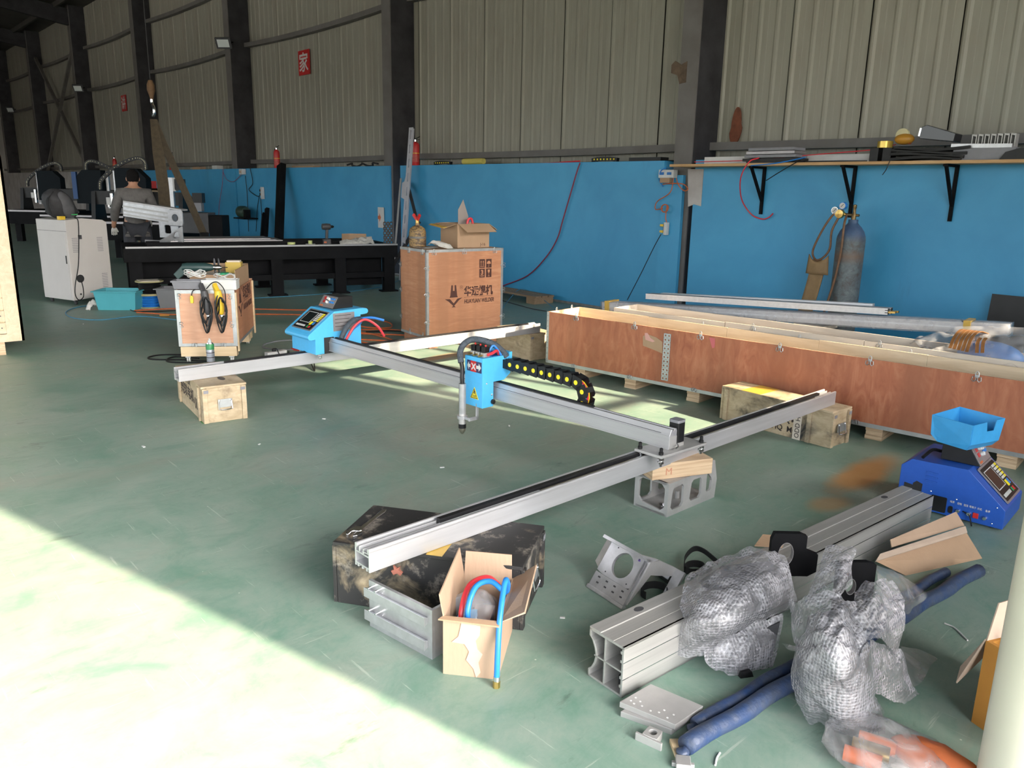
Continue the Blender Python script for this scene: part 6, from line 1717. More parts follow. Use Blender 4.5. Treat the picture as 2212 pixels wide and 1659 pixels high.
for k, (a, c_) in enumerate((((992, 352), (1028, 345)), ((1006, 358), (1045, 348)))):
    p, q = WY(*a, 8.0), WY(*c_, 8.0); p.z = q.z = 1.9+0.045+0.0*k; p.y -= 0.04*k
    if k == 0: p.z = q.z = 1.9+0.055; p.y = q.y = 8.12
    o = MB(); o.cyl(p, q, 0.045, 16); o = o.build('foam_roll', mat('yellow_foam', (0.50, 0.42, 0.10), 0.8, 0, 0.1, 10), smooth=True)
    tag(o, ['pale yellow foam roll at the back of the plinth top', 'pale yellow foam roll at the front edge of the plinth top'][k], 'foam roll')
for k, (x, lb) in enumerate(((957, 'black cable chain scrap on the plinth beside the extinguisher'), (1307, 'black cable chain with yellow dots lying on the plinth top'))):
    c = WY(x, 352, 8.1)
    t = thing('cable_chain_scrap', lb, 'cable chain', (c.x, 8.1, 1.9))
    MB().tube([(-0.22, 0, 0.03), (-0.1, 0, 0.045), (0.1, 0, 0.045), (0.22, 0, 0.03)], 0, flat=(0.05, 0.05), sub=4).build('chain_body', M_BLACK, t)
    for i in range(7): MB().lathe([(0.011, -0.030), (0.011, -0.025)], 8, (-0.17+0.057*i, 0, 0.04), 'y').build('pin_cap', M_YELLOWDOT, t)
c = WY(780, 356, 8.05)
o = MB().tube([(c.x-0.5+0.12*i, 8.05+0.04*math.sin(i*2.1), 1.935+0.03*math.sin(i*1.7)) for i in range(10)], 0.018, 6, sub=4).build('black_cable', M_BLACKMATT); tag(o, 'tangle of black cable on the plinth top beside the column', 'cable')
for k, (px, w, h, m_, lb) in enumerate(((430, 0.5, 0.07, M_CARD, 'cardboard strip on the plinth top of the far blue bay'), (470, 0.3, 0.09, M_WHITE, 'white carton on the plinth top of the far blue bay'), (660, 0.9, 0.04, M_CARD, 'flat cardboard on the plinth top near the black post'), (1400, 0.5, 0.05, M_BLACK, 'black steel strip on the plinth top next to the breaker column'))):
    c = WY(px, 360, 8.1); o = MB().box(-w/2, w/2, -0.08, 0.08, 0, h).build('plinth_scrap', m_); o.location = (c.x, 8.1, 1.9); tag(o, lb, 'scrap')

# ------------------------------------------------------------------ signs, floodlights
def sign(label, px, py, ch):
    c = WY(px, py, 8.40)
    t = thing('wall_sign', label, 'sign', (c.x, 8.40, c.z))
    MB().box(-0.23, 0.23, 0, 0.02, -0.24, 0.24).build('board', M_RED, t)
    text('character', ch, 0.40, M_WHITE, t, frame((-0.20, -0.003, -0.145), (1, 0, 0), (0, 0, 1)), bold=0.006)
sign('red wall sign with a white character meaning home', 656, 135, '家')
sign('red wall sign with a white character in the bay behind the lifting slings', 267, 223, '讲')
for px, py, lb in ((497, 96, 'floodlight on the column above the black leaning post'), (180, 192, 'floodlight on the column above the routers'), (32, 238, 'floodlight on a column at the far end of the hall')):
    c = WY(px, py, 7.85)
    t = thing('floodlight', lb, 'floodlight', (c.x+0.05, 7.68, c.z), rot=(0.45, 0, 0.75)); t.scale = (0.62, 0.62, 0.62)
    MB().box(-0.28, 0.28, -0.03, 0.05, -0.19, 0.19).build('lamp_case', M_DKGREY, t, bevel=0.01)
    MB().box(-0.21, 0.21, -0.036, -0.03, -0.13, 0.13).build('lens', mat('frosted_lens', (0.62, 0.66, 0.66), 0.2), t)
    MB().tube([(-0.29, 0.0, 0), (-0.31, 0.12, 0.0), (0.0, 0.22, 0.0), (0.31, 0.12, 0), (0.29, 0, 0)], 0.015, 6).build('yoke', M_BLACKW, t)

# ------------------------------------------------------------------ left: pale crate, cabinet, bins
pcx, pcy = -8.12, 1.42
lcr = thing('pine_crate', 'tall new pine crate with plank side, catching daylight', 'crate', (pcx, pcy, 0))
# local -y runs along the visible face, +x is the visible side
MB().box(-0.9, -0.02, -1.8, -0.02, 0.115, 1.72).build('crate_core', M_PINEPLAIN, lcr)
n_ = 14
for k in range(n_):
    z0 = 0.19+k*(1.50/n_)
    MB().box(-0.02, 0.004+0.002*(k % 2), -1.8, -0.13, z0, z0+1.50/n_-0.012).build('plank', M_PINE, lcr)
MB().box(-0.02, 0.016, -0.13, -0.0, 0.115, 1.72).build('corner_board', M_PINE, lcr)
MB().box(-0.02, 0.016, -1.8, -0.13, 0.115, 0.185).build('bottom_rail', M_PINE, lcr)
MB().box(-0.9, 0.016, -0.02, 0.0, 0.115, 1.72).build('end_board', M_PINEPLAIN, lcr)
for y in (-0.165, -1.2):
    for z in range(3):
        MB().box(-0.85, 0.005, y-0.1, y+0.01, z*0.038, z*0.038+0.037).build('foot_board', M_PLYEDGE, lcr)
b = MB()
for k in range(n_):
    b.cyl((0.004, -0.16, 0.24+k*1.5/n_), (0.0075, -0.16, 0.24+k*1.5/n_), 0.006, 6)
b.build('nail_heads', M_DKGREY, lcr)['kind'] = 'stuff'

# white electrical cabinet
cab_o = G(160, 650, 0.06)
ca = math.atan2(0.50, -0.17)
cab = thing('electrical_cabinet', 'tall white steel cabinet on casters with vents and a cable hole', 'cabinet', (cab_o.x, cab_o.y, 0), ca)
Wc, Dc = 0.545, 0.62
M_CABW = mat('warm_white_enamel', (0.52, 0.49, 0.47), 0.45, 0, 0.04, 3)
MB().prism([(0, 0.06), (Wc, 0.09), (Wc, 1.02), (Wc-0.05, 1.05), (0.22, 1.075), (0, 1.055)], 0, Dc, 'y').build('body', M_CABW, cab, bevel=0.006)
MB().box(-0.004, 0.0, 0.03, Dc-0.03, 0.10, 0.90).build('door', M_CABW, cab, bevel=0.001)
MB().box(-0.010, -0.004, 0.045, 0.06, 0.52, 0.62).build('door_handle', M_BLACK, cab)
MB().box(-0.003, 0.0005, 0.0, Dc, 0.915, 0.919).build('panel_gap', M_DKGREY, cab)
for (x0, z0, nn) in ((0.06, 0.66, 9), (0.39, 0.66, 9), (0.41, 0.20, 9)):
    b = MB()
    for k in range(nn): b.box(x0, x0+0.075, -0.003, 0.0, z0+0.021*k, z0+0.021*k+0.006)
    b.build('vent_slots', M_GREYPL, cab)['kind'] = 'stuff'
MB().lathe([(0.050, -0.002), (0.050, 0.0)], 24, (0.115, 0, 0.33), 'y').build('cable_hole', M_BLACKMATT, cab)
MB().lathe([(0.012, -0.002), (0.012, 0.0)], 12, (0.10, 0, 0.135), 'y').build('small_hole', M_BLACKMATT, cab)
MB().box(0.145, 0.180, -0.02, 0.0, 0.82, 0.87).build('latch', M_DKGREY, cab)
for x in (0.06, Wc-0.06):
    for y in (0.06, Dc-0.06):
        cs = MB().box(x-0.025, x+0.025, y-0.02, y+0.02, 0.045, 0.075).build('caster', M_DKGREY, cab)
        MB().lathe([(0.018, -0.012), (0.026, -0.010), (0.026, 0.010), (0.018, 0.012)], 14, (x, y, 0.027), 'x').build('wheel', M_BLACKMATT, cs, smooth=True)
cabM = Matrix.Translation(cab.location) @ Matrix.Rotation(ca, 4, 'Z')
cm = lambda x, y, z: cabM @ Vector((x, y, z))
cable('black_cable', 'black cable hanging down the front of the white cabinet', [cm(0.16, 0.05, 1.08), cm(0.155, -0.02, 1.04), cm(0.14, -0.015, 0.8), cm(0.10, -0.012, 0.5), cm(0.03, -0.012, 0.25), cm(0.02, -0.012, 0.13), cm(0.06, -0.012, 0.065), cm(0.12, -0.012, 0.10), cm(0.13, -0.012, 0.2), cm(0.118, -0.01, 0.31)], 0.006, M_BLACK)
bp = thing('backpack', 'dark grey backpack slumped on the white cabinet', 'backpack', cm(0.20, 0.32, 1.055), ca)
b = MB(); b.sphere((0, 0, 0.175), 0.19, 0.13, 0.20, 20, 14)
b.v = [(p[0]*(1.15 if p[2] < .1 else 1.0)-0.12*(p[2]/0.4), p[1], max(0.0, p[2])) for p in (tuple(Vector(q)+0.02*noise.noise_vector(Vector(q)*9)) for q in b.v)]
b.build('bag_body', mat('charcoal_nylon', (0.030, 0.030, 0.033), 0.7, 0, 0.3, 10, 0.3, 80), bp, smooth='all')
b = MB(); b.sphere((0.02, -0.10, 0.17), 0.09, 0.06, 0.17, 16, 10); b.v = [(p[0]-0.10*(p[2]/0.35), p[1], max(0.01, p[2])) for p in b.v]; b.build('front_pocket', mat('grey_nylon', (0.075, 0.075, 0.082), 0.7, 0, 0.2, 12), bp, smooth='all')
MB().tube([(-0.15, -0.05, 0.34), (-0.25, -0.08, 0.22), (-0.22, -0.08, 0.06)], 0, flat=(0.03, 0.006), sub=5).build('shoulder_strap', M_BLACKMATT, bp)
MB().box(-0.01, 0.07, -0.165, -0.158, 0.055, 0.065).build('green_trim', mat('green_trim', (0.05, 0.45, 0.12), 0.5), bp)
ys = thing('yellow_tester', 'yellow handheld tester beside the backpack on the white cabinet', 'tester', cm(0.02, 0.12, 1.055), ca)
MB().prism(rrect(-0.03, 0.05, -0.03, 0.03, 0.01), 0, 0.045).build('case', M_YELLOW, ys, bevel=0.003)

def bin_box(name, label, cat, loc, rz, w, d_, h, material, rim=0.02, taper=0.03, inner=None):
    t = thing(name, label, cat, loc, rz)
    def q(z, off): return [(-w/2+off, -d_/2+off, z), (w/2-off, -d_/2+off, z), (w/2-off, d_/2-off, z), (-w/2+off, d_/2-off, z)]
    b = MB(); vs = q(0, taper)+q(h, 0)+q(h, 0.008)+q(0.008, taper+0.006)
    b._add(vs, [(3, 2, 1, 0)]+[(i, (i+1) % 4, 4+(i+1) % 4, 4+i) for i in range(4)]+[(4+i, 4+(i+1) % 4, 8+(i+1) % 4, 8+i) for i in range(4)]+[(8+i, 8+(i+1) % 4, 12+(i+1) % 4, 12+i) for i in range(4)]+[(12, 13, 14, 15)])
    b.build('tub', material, t, bevel=0.006)
    MB().ring([(-w/2-rim, -d_/2-rim), (w/2+rim, -d_/2-rim), (w/2+rim, d_/2+rim), (-w/2-rim, d_/2+rim)], [(-w/2+0.002, -d_/2+0.002), (w/2-0.002, -d_/2+0.002), (w/2-0.002, d_/2-0.002), (-w/2+0.002, d_/2-0.002)], h-0.014, h).build('rim', material, t, bevel=0.003)
    return t
M_TEAL = mat('turquoise_plastic', (0.075, 0.36, 0.42), 0.45, 0, 0.05, 5)
tb = bin_box('storage_tub', 'turquoise plastic storage tub beside the white cabinet', 'tub', (G(250, 670).x-0.10, G(250, 670).y+0.10, 0), math.radians(52), 0.50, 0.36, 0.235, M_TEAL)
gb = bin_box('storage_tub', 'grey plastic tub behind the tool crate', 'tub', (G(362, 668).x-0.14, G(362, 668).y+0.12, 0), math.radians(52), 0.30, 0.30, 0.25, mat('grey_tub', (0.20, 0.20, 0.21), 0.45, 0, 0.05, 5))
p = G(318, 667)+Vector((-0.15, 0.10, 0))
for k, (z, m_, lb) in enumerate(((0.0, M_BLUEHOSE, 'spool of blue air tubing on the floor'), (0.165, M_BLACK, 'spool of black tubing stacked on the blue one'))):
    t = thing('tubing_spool', lb, 'spool', (p.x, p.y, z))
    for zz in (0.0, 0.152):
        MB().lathe([(0.05, zz), (0.165, zz), (0.165, zz+0.012), (0.05, zz+0.012)], 28).build('flange', mat('straw_board', (0.40, 0.36, 0.18), 0.7), t)
    MB().lathe([(0.05, 0.012)]+[(0.128+0.008*math.cos(i*PI), 0.012+i*0.014) for i in range(11)]+[(0.05, 0.152)], 28).build('tubing', m_, t, smooth=True)
    if k: MB().prism([(-0.13, -0.11), (0.1, -0.13), (0.14, 0.08), (-0.08, 0.13)], 0.165, 0.172).build('paper_cover', M_PINEGREY, t)
def rag(label, loc, pts, amp=0.02, seed=1.0):
    t = thing('rag', label, 'rag', loc)
    drape('cloth', t, pts, M_RAG, 20, 20, amp, 16, seed)
    return t
p = G(204, 668)
rag('crumpled white rag on the floor beside the turquoise tub', (p.x, p.y, 0), [[(-0.08, -0.08, .0), (0, -0.09, .0), (0.08, -0.07, .0)], [(-0.07, 0, .05), (0, 0, .12), (0.08, 0, .06)], [(-0.06, 0.09, .0), (0, 0.08, .03), (0.07, 0.08, .0)]], 0.03)

# ------------------------------------------------------------------ black machine table
T0, T1 = Vector((-10.93, 3.13, 0)), Vector((-9.98, 6.70, 0))
d = T1-T0; TL = d.length; TA = math.atan2(d.y, d.x); TZ = 0.715
tab = thing('machine_table', 'long black steel machine table with a bright front rail', 'machine table', T0, TA)
TDp = 1.25
tM = Matrix.Translation(T0) @ Matrix.Rotation(TA, 4, 'Z')
tm = lambda x, y, z: tM @ Vector((x, y, z))
MB().box(0, TL, 0.0, 0.12, TZ-0.20, TZ-0.022).build('front_beam', M_BLACKW, tab)
MB().box(0, TL, TDp-0.12, TDp, TZ-0.20, TZ-0.02).build('rear_beam', M_BLACKW, tab)
MB().box(0, 0.12, 0.12, TDp-0.12, TZ-0.20, TZ-0.02).build('end_beam', M_BLACKW, tab)
MB().box(TL-0.12, TL, 0.12, TDp-0.12, TZ-0.20, TZ-0.02).build('end_beam', M_BLACKW, tab)
MB().box(0.12, TL-0.12, 0.12, TDp-0.12, TZ-0.05, TZ-0.03).build('bed_sheet', M_BLACKW, tab)
MB().box(0.03, TL, -0.008, 0.06, TZ-0.022, TZ).build('bright_rail', mat('pale_rail', (0.33, 0.33, 0.34), 0.45, 0.3), tab)
for y in (0.35, 0.62, 0.9):
    MB().box(0.3, TL-0.5, y, y+0.06, TZ-0.03, TZ+0.03).build('bed_slat', M_BLACKW, tab)
for x in (0.05, 1.85, 2.75, TL-0.2):
    for y in (0.03, TDp-0.15):
        lg = MB().box(x, x+0.16, y, y+0.12, 0.02, TZ-0.2).build('leg', M_BLACKW, tab)
        MB().box(x-0.05, x+0.21, y-0.02, y+0.14, 0, 0.02).build('foot_plate', M_BLACKW, lg)
MB().box(0.2, TL-0.1, 0.05, 0.12, 0.22, 0.30).build('lower_rail', M_BLACKW, tab)
MB().box(0.2, 2.9, 0.30, 0.315, 0.28, TZ-0.06).build('apron_sheet', M_BLACKW, tab)
MB().box(2.95, TL-0.2, 0.16, 0.175, 0.10, TZ-0.2).build('side_sheet', M_BLACKW, tab)
# things on the table
def ont(px, py, z=TZ): return G(px, py, z)
def roll(label, p, r, h, m_):
    t = thing('tape_roll', label, 'tape roll', p)
    MB().lathe([(r*0.7, 0), (r, 0.002), (r, h), (r*0.7, h)], 20).build('tape', m_, t, smooth=True)
    MB().lathe([(r*0.62, 0), (r*0.7, 0), (r*0.7, h), (r*0.62, h)], 20).build('core', M_CARD, t)
    return t
roll('pale green tape roll on the black table', tm(2.18, 0.22, TZ-0.03+0.0)+Vector((0, 0, 0.0)), 0.055, 0.055, mat('pale_green', (0.50, 0.56, 0.22), 0.5))
t_ = roll('white tape roll with a smaller roll on top, on the black table', tm(2.45, 0.22, TZ-0.03), 0.07, 0.028, M_WHITE)
MB().lathe([(0.0, 0.028), (0.03, 0.028), (0.03, 0.075), (0.0, 0.075)], 16).build('small_roll', mat('pale_green', (0.5, 0.56, 0.22)), t_, smooth=True)
jd = thing('hand_drill', 'black cordless drill standing on its battery at the table end', 'drill', tm(2.72, 0.35, TZ-0.03), TA)
MB().prism(rrect(-0.06, 0.06, -0.045, 0.045, 0.012), 0, 0.085).build('battery', M_DKGREY, jd, bevel=0.004)
MB().bar((0, 0, 0.085), (0.012, 0, 0.23), 0.045, 0.04, (1, 0, 0)).build('grip', M_DKGREY, jd, bevel=0.01)
MB().lathe([(0.0, -0.07), (0.042, -0.06), (0.048, 0.0), (0.042, 0.06), (0.0, 0.07)], 16, (0.0, 0, 0.265), 'x').build('motor_head', M_DKGREY, jd, smooth=True)
MB().lathe([(0.022, 0.06), (0.02, 0.10), (0.008, 0.115)], 12, (0.0, 0, 0.265), 'x').build('chuck', M_BLACK, jd, smooth=True)
MB().box(-0.05, -0.01, -0.047, -0.044, 0.03, 0.055).build('orange_badge', M_ORANGE, jd)
p = tm(3.1, 0.35, TZ-0.03)
t = thing('cardboard_roll', 'curled brown cardboard on the end of the black table', 'cardboard', p, TA)
b = MB(); b.grid(lambda u, v: (-0.15+0.36*u, 0.04*math.sin(u*5), 0.002+0.16*v), 12, 2); b.build('sheet', M_CARD, t, thick=0.006)
rag('crumpled white plastic sheet on the end of the black table', tuple(tm(3.15, 0.14, TZ-0.022)), [[tuple(Matrix.Rotation(TA, 3, 'Z') @ Vector(p)) for p in r] for r in ([(-0.30, -0.05, .0), (0, -0.06, .0), (0.22, -0.05, .0)], [(-0.28, 0.06, .06), (0, 0.05, .08), (0.22, 0.05, .07)], [(-0.25, 0.16, .02), (0, 0.16, .08), (0.23, 0.15, .12)])], 0.02, 3.0)
pt = thing('perforated_plate', 'dark perforated steel plate standing on the table end', 'plate', tm(TL-0.17, 0.14, TZ-0.022), TA)
b = MB()
for r in range(5):
    for c in range(3):
        o_, i_ = square_ring(c*0.05, c*0.05+0.05, r*0.068, r*0.068+0.068, c*0.05+0.025, r*0.068+0.034, 0.010 if (r+c) % 2 else 0.016, 10)
        b.ring(o_, i_, 0, 0.006, 'y')
b.build('plate', mat('dark_steel', (0.06, 0.05, 0.045), 0.6, 0.4), pt)['kind'] = 'stuff'
pa = thing('paper_notice', 'white paper notice with an orange arrow on the blue wall', 'notice', WY(823, 470, 7.90))
MB().box(-0.10, 0.10, 0, 0.004, -0.18, 0.18).build('paper', M_WHITE, pa)
MB().prism([(-0.10, -0.03), (-0.05, -0.03), (-0.05, -0.08), (0.0, 0.0), (-0.05, 0.08), (-0.05, 0.03), (-0.10, 0.03)], -0.002, 0, 'y').build('orange_arrow', M_ORANGE, pa)
ss = thing('steel_sheets', 'stack of grey steel sheets on the back of the black table', 'sheet stack', tm(1.35, 0.62, TZ+0.031), TA)
for k in range(3):
    MB().box(-0.75+0.05*k, 0.75-0.08*k, -0.20+0.03*k, 0.42, 0.012*k, 0.012*k+0.011).build('sheet', [M_LABEL, M_GREYPL, M_LABEL][k], ss)
# aluminium gantry standing on the near corner of the table
ga, gb_ = G(303, 523, 0.72), G(398, 527, 0.72)
gz = 0.722
gs = thing('aluminium_gantry', 'unfinished bright aluminium router gantry standing on the black table', 'gantry', (gb_.x, gb_.y, gz), math.atan2((ga-gb_).y, (ga-gb_).x))
# local: +x towards the near-left plate end; cheek plate in the x-z plane
b = MB()
wplate(b, [(0.0, 0.0), (0.25, 0.0), (0.25, 0.09), (0.0, 0.24)], [(0.06, 0.07), (0.16, 0.07), (0.13, 0.15), (0.06, 0.165)], 0, 0.02, 'y')
o_, i_ = square_ring(-0.02, 0.21, 0.24, 0.45, 0.10, 0.345, 0.05, 24); b.ring(o_, i_, 0, 0.02, 'y')
b.box(0.25, 0.62, 0, 0.02, 0.0, 0.035); b.prism([(0.25, 0.09), (0.38, 0.035), (0.25, 0.035)], 0, 0.02, 'y')
b.build('near_cheek', M_ALUCAST, gs, bevel=0.002)
MB().box(-0.02, 0.20, 0.02, 0.024, 0.235, 0.242).build('joint_line', M_DKGREY, gs)
b = MB()
wplate(b, [(0.40, 0.04), (0.75, 0.04), (0.75, 0.28), (0.45, 0.28)], [(0.55, 0.10), (0.66, 0.10), (0.66, 0.22), (0.56, 0.22)], -0.47, -0.45, 'y')
b.build('far_cheek', M_ALUCAST, gs, bevel=0.002)
bq = MB(); bq.bar((0.205, -0.085, 0.363), (0.98, -0.115, 0.44), 0.15, 0.19); bq.build('cross_beam', M_ALUCAST, gs)
for z in (0.29, 0.34, 0.40):
    MB().bar((0.21, -0.010, z), (0.98, -0.036, z+0.08), 0.016, 0.022).build('beam_rib', M_ALUDULL, gs)
MB().bar((0.02, -0.085, 0.45), (0.98, -0.115, 0.545), 0.13, 0.02).build('top_rail', M_ALUDULL, gs)

# ------------------------------------------------------------------ the man working behind the gantry
def skin_figure(name, verts, edges, radii, root, material, parent=None, sub=2):
    me = D.meshes.new(name); me.from_pydata([tuple(v) for v in verts], edges, []); me.update()
    o = D.objects.new(name, me); C.objects.link(o)
    if parent is not None: o.parent = parent
    md = o.modifiers.new('skin', 'SKIN'); md.use_smooth_shade = True
    sv = me.skin_vertices[0].data
    for i, r in enumerate(radii):
        sv[i].radius = r if isinstance(r, tuple) else (r, r); sv[i].use_root = (i == root)
    ms = o.modifiers.new('subsurf', 'SUBSURF'); ms.levels = sub; ms.render_levels = sub
    dg = bpy.context.evaluated_depsgraph_get()
    me2 = D.meshes.new_from_object(o.evaluated_get(dg)); me2.name = name
    o.modifiers.clear(); old = o.data; o.data = me2; D.meshes.remove(old)
    me2.materials.clear(); me2.materials.append(material); me2.shade_smooth()
    return o
dir_ = ray(288, 400); dir_ = Vector((dir_.x, dir_.y, 0)).normalized()
pp0 = dir_*12.75
right = Vector((-dir_.y*-1, -dir_.x, 0)); right = Vector((dir_.y, -dir_.x, 0))
pr = thing('person', 'person in a grey jacket bending over the machine, seen from behind, white work glove', 'person', (pp0.x, pp0.y, 0), math.atan2(right.y, right.x))
# local: x = to the viewer's right, y = away from the viewer
M_SKIN = mat('skin', (0.42, 0.22, 0.14), 0.55, 0, 0.06, 20)
M_JACKET = mat('grey_jacket', (0.105, 0.098, 0.095), 0.85, 0, 0.2, 14, 0.4, 40)
M_TROUSER = mat('dark_trousers', (0.03, 0.032, 0.04), 0.85, 0, 0.2, 10)
V = [(0, 0.0, 0.92), (0.0, 0.03, 1.10), (-0.01, 0.07, 1.26), (-0.01, 0.10, 1.38), (-0.005, 0.13, 1.46), (0.0, 0.16, 1.56), (0.0, 0.165, 1.62),
     (-0.17, 0.09, 1.37), (-0.26, 0.12, 1.16), (-0.30, 0.22, 0.95), (-0.31, 0.27, 0.88),
     (0.17, 0.09, 1.37), (0.25, 0.16, 1.14), (0.20, 0.36, 1.02), (0.17, 0.42, 0.99),
     (-0.10, 0.0, 0.88), (-0.12, 0.02, 0.48), (-0.12, -0.02, 0.10), (-0.12, 0.10, 0.04),
     (0.10, 0.0, 0.88), (0.12, 0.02, 0.48), (0.12, -0.02, 0.10), (0.12, 0.10, 0.04)]
E = [(0, 1), (1, 2), (2, 3), (3, 4), (4, 5), (5, 6), (3, 7), (7, 8), (8, 9), (9, 10), (3, 11), (11, 12), (12, 13), (13, 14), (0, 15), (15, 16), (16, 17), (17, 18), (0, 19), (19, 20), (20, 21), (21, 22)]
Rr = [(0.15, 0.11), (0.155, 0.11), (0.17, 0.115), (0.12, 0.10), 0.05, 0.07, 0.07, 0.075, 0.05, 0.036, 0.03, 0.075, 0.05, 0.036, 0.03, 0.09, 0.06, 0.042, 0.035, 0.09, 0.06, 0.042, 0.035]
skin_figure('body', V, E, Rr, 0, M_SKIN, pr)
jr = lambda r, k=0.018: tuple(x+k for x in r) if isinstance(r, tuple) else r+k
skin_figure('jacket', [V[i] for i in (0, 1, 2, 3)]+[(-0.008, 0.115, 1.425)]+[V[i] for i in (7, 8)]+[(-0.295, 0.20, 0.97)]+[V[11], V[12], (0.205, 0.34, 1.03)]+[(0, 0.0, 0.82)],
            [(0, 1), (1, 2), (2, 3), (3, 4), (3, 5), (5, 6), (6, 7), (3, 8), (8, 9), (9, 10), (0, 11)],
            [jr(Rr[0]), jr(Rr[1]), jr(Rr[2]), jr(Rr[3]), 0.072, 0.10, 0.072, 0.056, 0.10, 0.072, 0.056, (0.17, 0.13)], 0, M_JACKET, pr)
skin_figure('trousers', [V[0], V[15], V[16], V[17], V[19], V[20], V[21]], [(0, 1), (1, 2), (2, 3), (0, 4), (4, 5), (5, 6)], [(0.16, 0.12), 0.105, 0.078, 0.062, 0.105, 0.078, 0.062], 0, M_TROUSER, pr)
hd = MB(); hd.sphere((0.0, 0.17, 1.585), 0.078, 0.095, 0.115, 20, 14)
hd.build('head', M_SKIN, pr, smooth='all')
for s in (-1, 1):
    MB().sphere((s*0.080, 0.165, 1.575), 0.012, 0.020, 0.032, 10, 8).build('ear', M_SKIN, pr, smooth='all')
hr = MB(); hr.sphere((0.0, 0.163, 1.605), 0.088, 0.102, 0.112, 20, 14)
hr.v = [(x, y, z if z > 1.535 or y > 0.2 else 1.535+(z-1.535)*0.3) for x, y, z in hr.v]
hr.v = [tuple(Vector(p)+0.006*noise.noise_vector(Vector(p)*40)) for p in hr.v]
hr.build('hair', mat('black_hair', (0.006, 0.005, 0.005), 0.85, 0, 0.3, 60, 0.5, 150, spec=0.15), pr, smooth='all')
MB().sphere((0, 0.262, 1.575), 0.012, 0.018, 0.02, 8, 6).build('nose', M_SKIN, pr, smooth='all')
for s, (hx, hy, hz) in ((-1, (-0.31, 0.27, 0.88)), (1, (0.17, 0.42, 0.99))):
    M_G = MATS.get('white_glove') or mat('white_glove', (0.60, 0.58, 0.55), 0.9, 0, 0.15, 40)
    vv = [(hx, hy, hz+0.02), (hx, hy+0.02, hz-0.035)]; ee = [(0, 1)]; rr = [0.032, 0.036]
    for k in range(4):
        a = len(vv); o = (-0.03+0.02*k)
        L_ = (0.030, 0.036, 0.034, 0.026)[k]
        vv += [(hx+o, hy+0.035, hz-0.055), (hx+o, hy+0.050, hz-0.060-L_), (hx+o, hy+0.035, hz-0.075-L_)]; ee += [(1, a), (a, a+1), (a+1, a+2)]; rr += [0.011, 0.010, 0.009]
    a = len(vv); vv += [(hx-s*0.04, hy+0.02, hz-0.03), (hx-s*0.055, hy+0.045, hz-0.065)]; ee += [(1, a), (a, a+1)]; rr += [0.013, 0.011]
    skin_figure('glove', vv, ee, rr, 0, M_G, pr, 1)

# ------------------------------------------------------------------ crane hook and slings
hk = dir_.copy(); hd2 = ray(333, 400); hd2 = Vector((hd2.x, hd2.y, 0)).normalized()*13.6
def at(px, py, dist):
    r_ = ray(px, py); k = dist/math.hypot(r_.x, r_.y); return Vector((0, 0, EYE))+r_*k
ho = thing('crane_hook', 'rusty crane hook block with a bright hook, hanging above the lifting slings', 'hook', at(328, 215, 13.6))
MB().lathe([(0.0, 0.28), (0.03, 0.27), (0.055, 0.21), (0.058, 0.13), (0.035, 0.06), (0.02, 0.0)], 14).build('hook_block', mat('rusty_block', (0.13, 0.07, 0.03), 0.7, 0, 0.3, 12), ho, smooth=True)
MB().tube([(0, 0, 0.02), (0, 0, -0.06), (0.06, 0.0, -0.12), (0.06, 0, -0.20), (0.0, 0, -0.23), (-0.05, 0, -0.18)], 0.022, 8, sub=5).build('hook', M_CHROME, ho, smooth=True)
MB().cyl((0, 0, 0.27), (0, 0, 7.5-ho.location.z), 0.008, 8).build('hoist_chain', M_STEEL, ho)
M_SLING = mat('brown_sling', (0.062, 0.046, 0.026), 0.8, 0, 0.25, 20)
for k, (pts, lb) in enumerate((([at(331, 258, 13.6), at(342, 330, 13.4), at(352, 400, 13.2), at(358, 470, 13.0)], 'brown lifting sling hanging straight down behind the gantry'), ([at(335, 258, 13.6), at(362, 330, 13.6), at(400, 415, 13.5), at(440, 505, 13.4)], 'brown lifting sling slanting down towards the blue wall'))):
    w = (0.16, 0.11)[k]
    b = MB()
    sidev = Vector((dir_.y, -dir_.x, 0))
    sp_ = smooth_path([Vector(p) for p in pts], 6)
    n_p = len(sp_)
    b.grid(lambda u, v: tuple(sp_[int(round(v*(n_p-1)))]+sidev*(u-0.5)*w*(0.55+0.45*min(1, v*3))), 2, n_p-1)
    o = b.build('lifting_sling', M_SLING, thick=0.02); tag(o, lb, 'sling')
for k, (x, lb) in enumerate(((360, 'dark steel part hung in the straight sling'), (441, 'dark steel part hung in the slanting sling'))):
    p = at(x, (472, 505)[k], (13.0, 13.4)[k]); o = MB().box(-0.06, 0.06, -0.1, 0.1, -p.z, 0.02).build('black_stand', M_BLACKW); o.location = p; o.rotation_euler = (0, 0, TA); tag(o, lb, 'steel part')

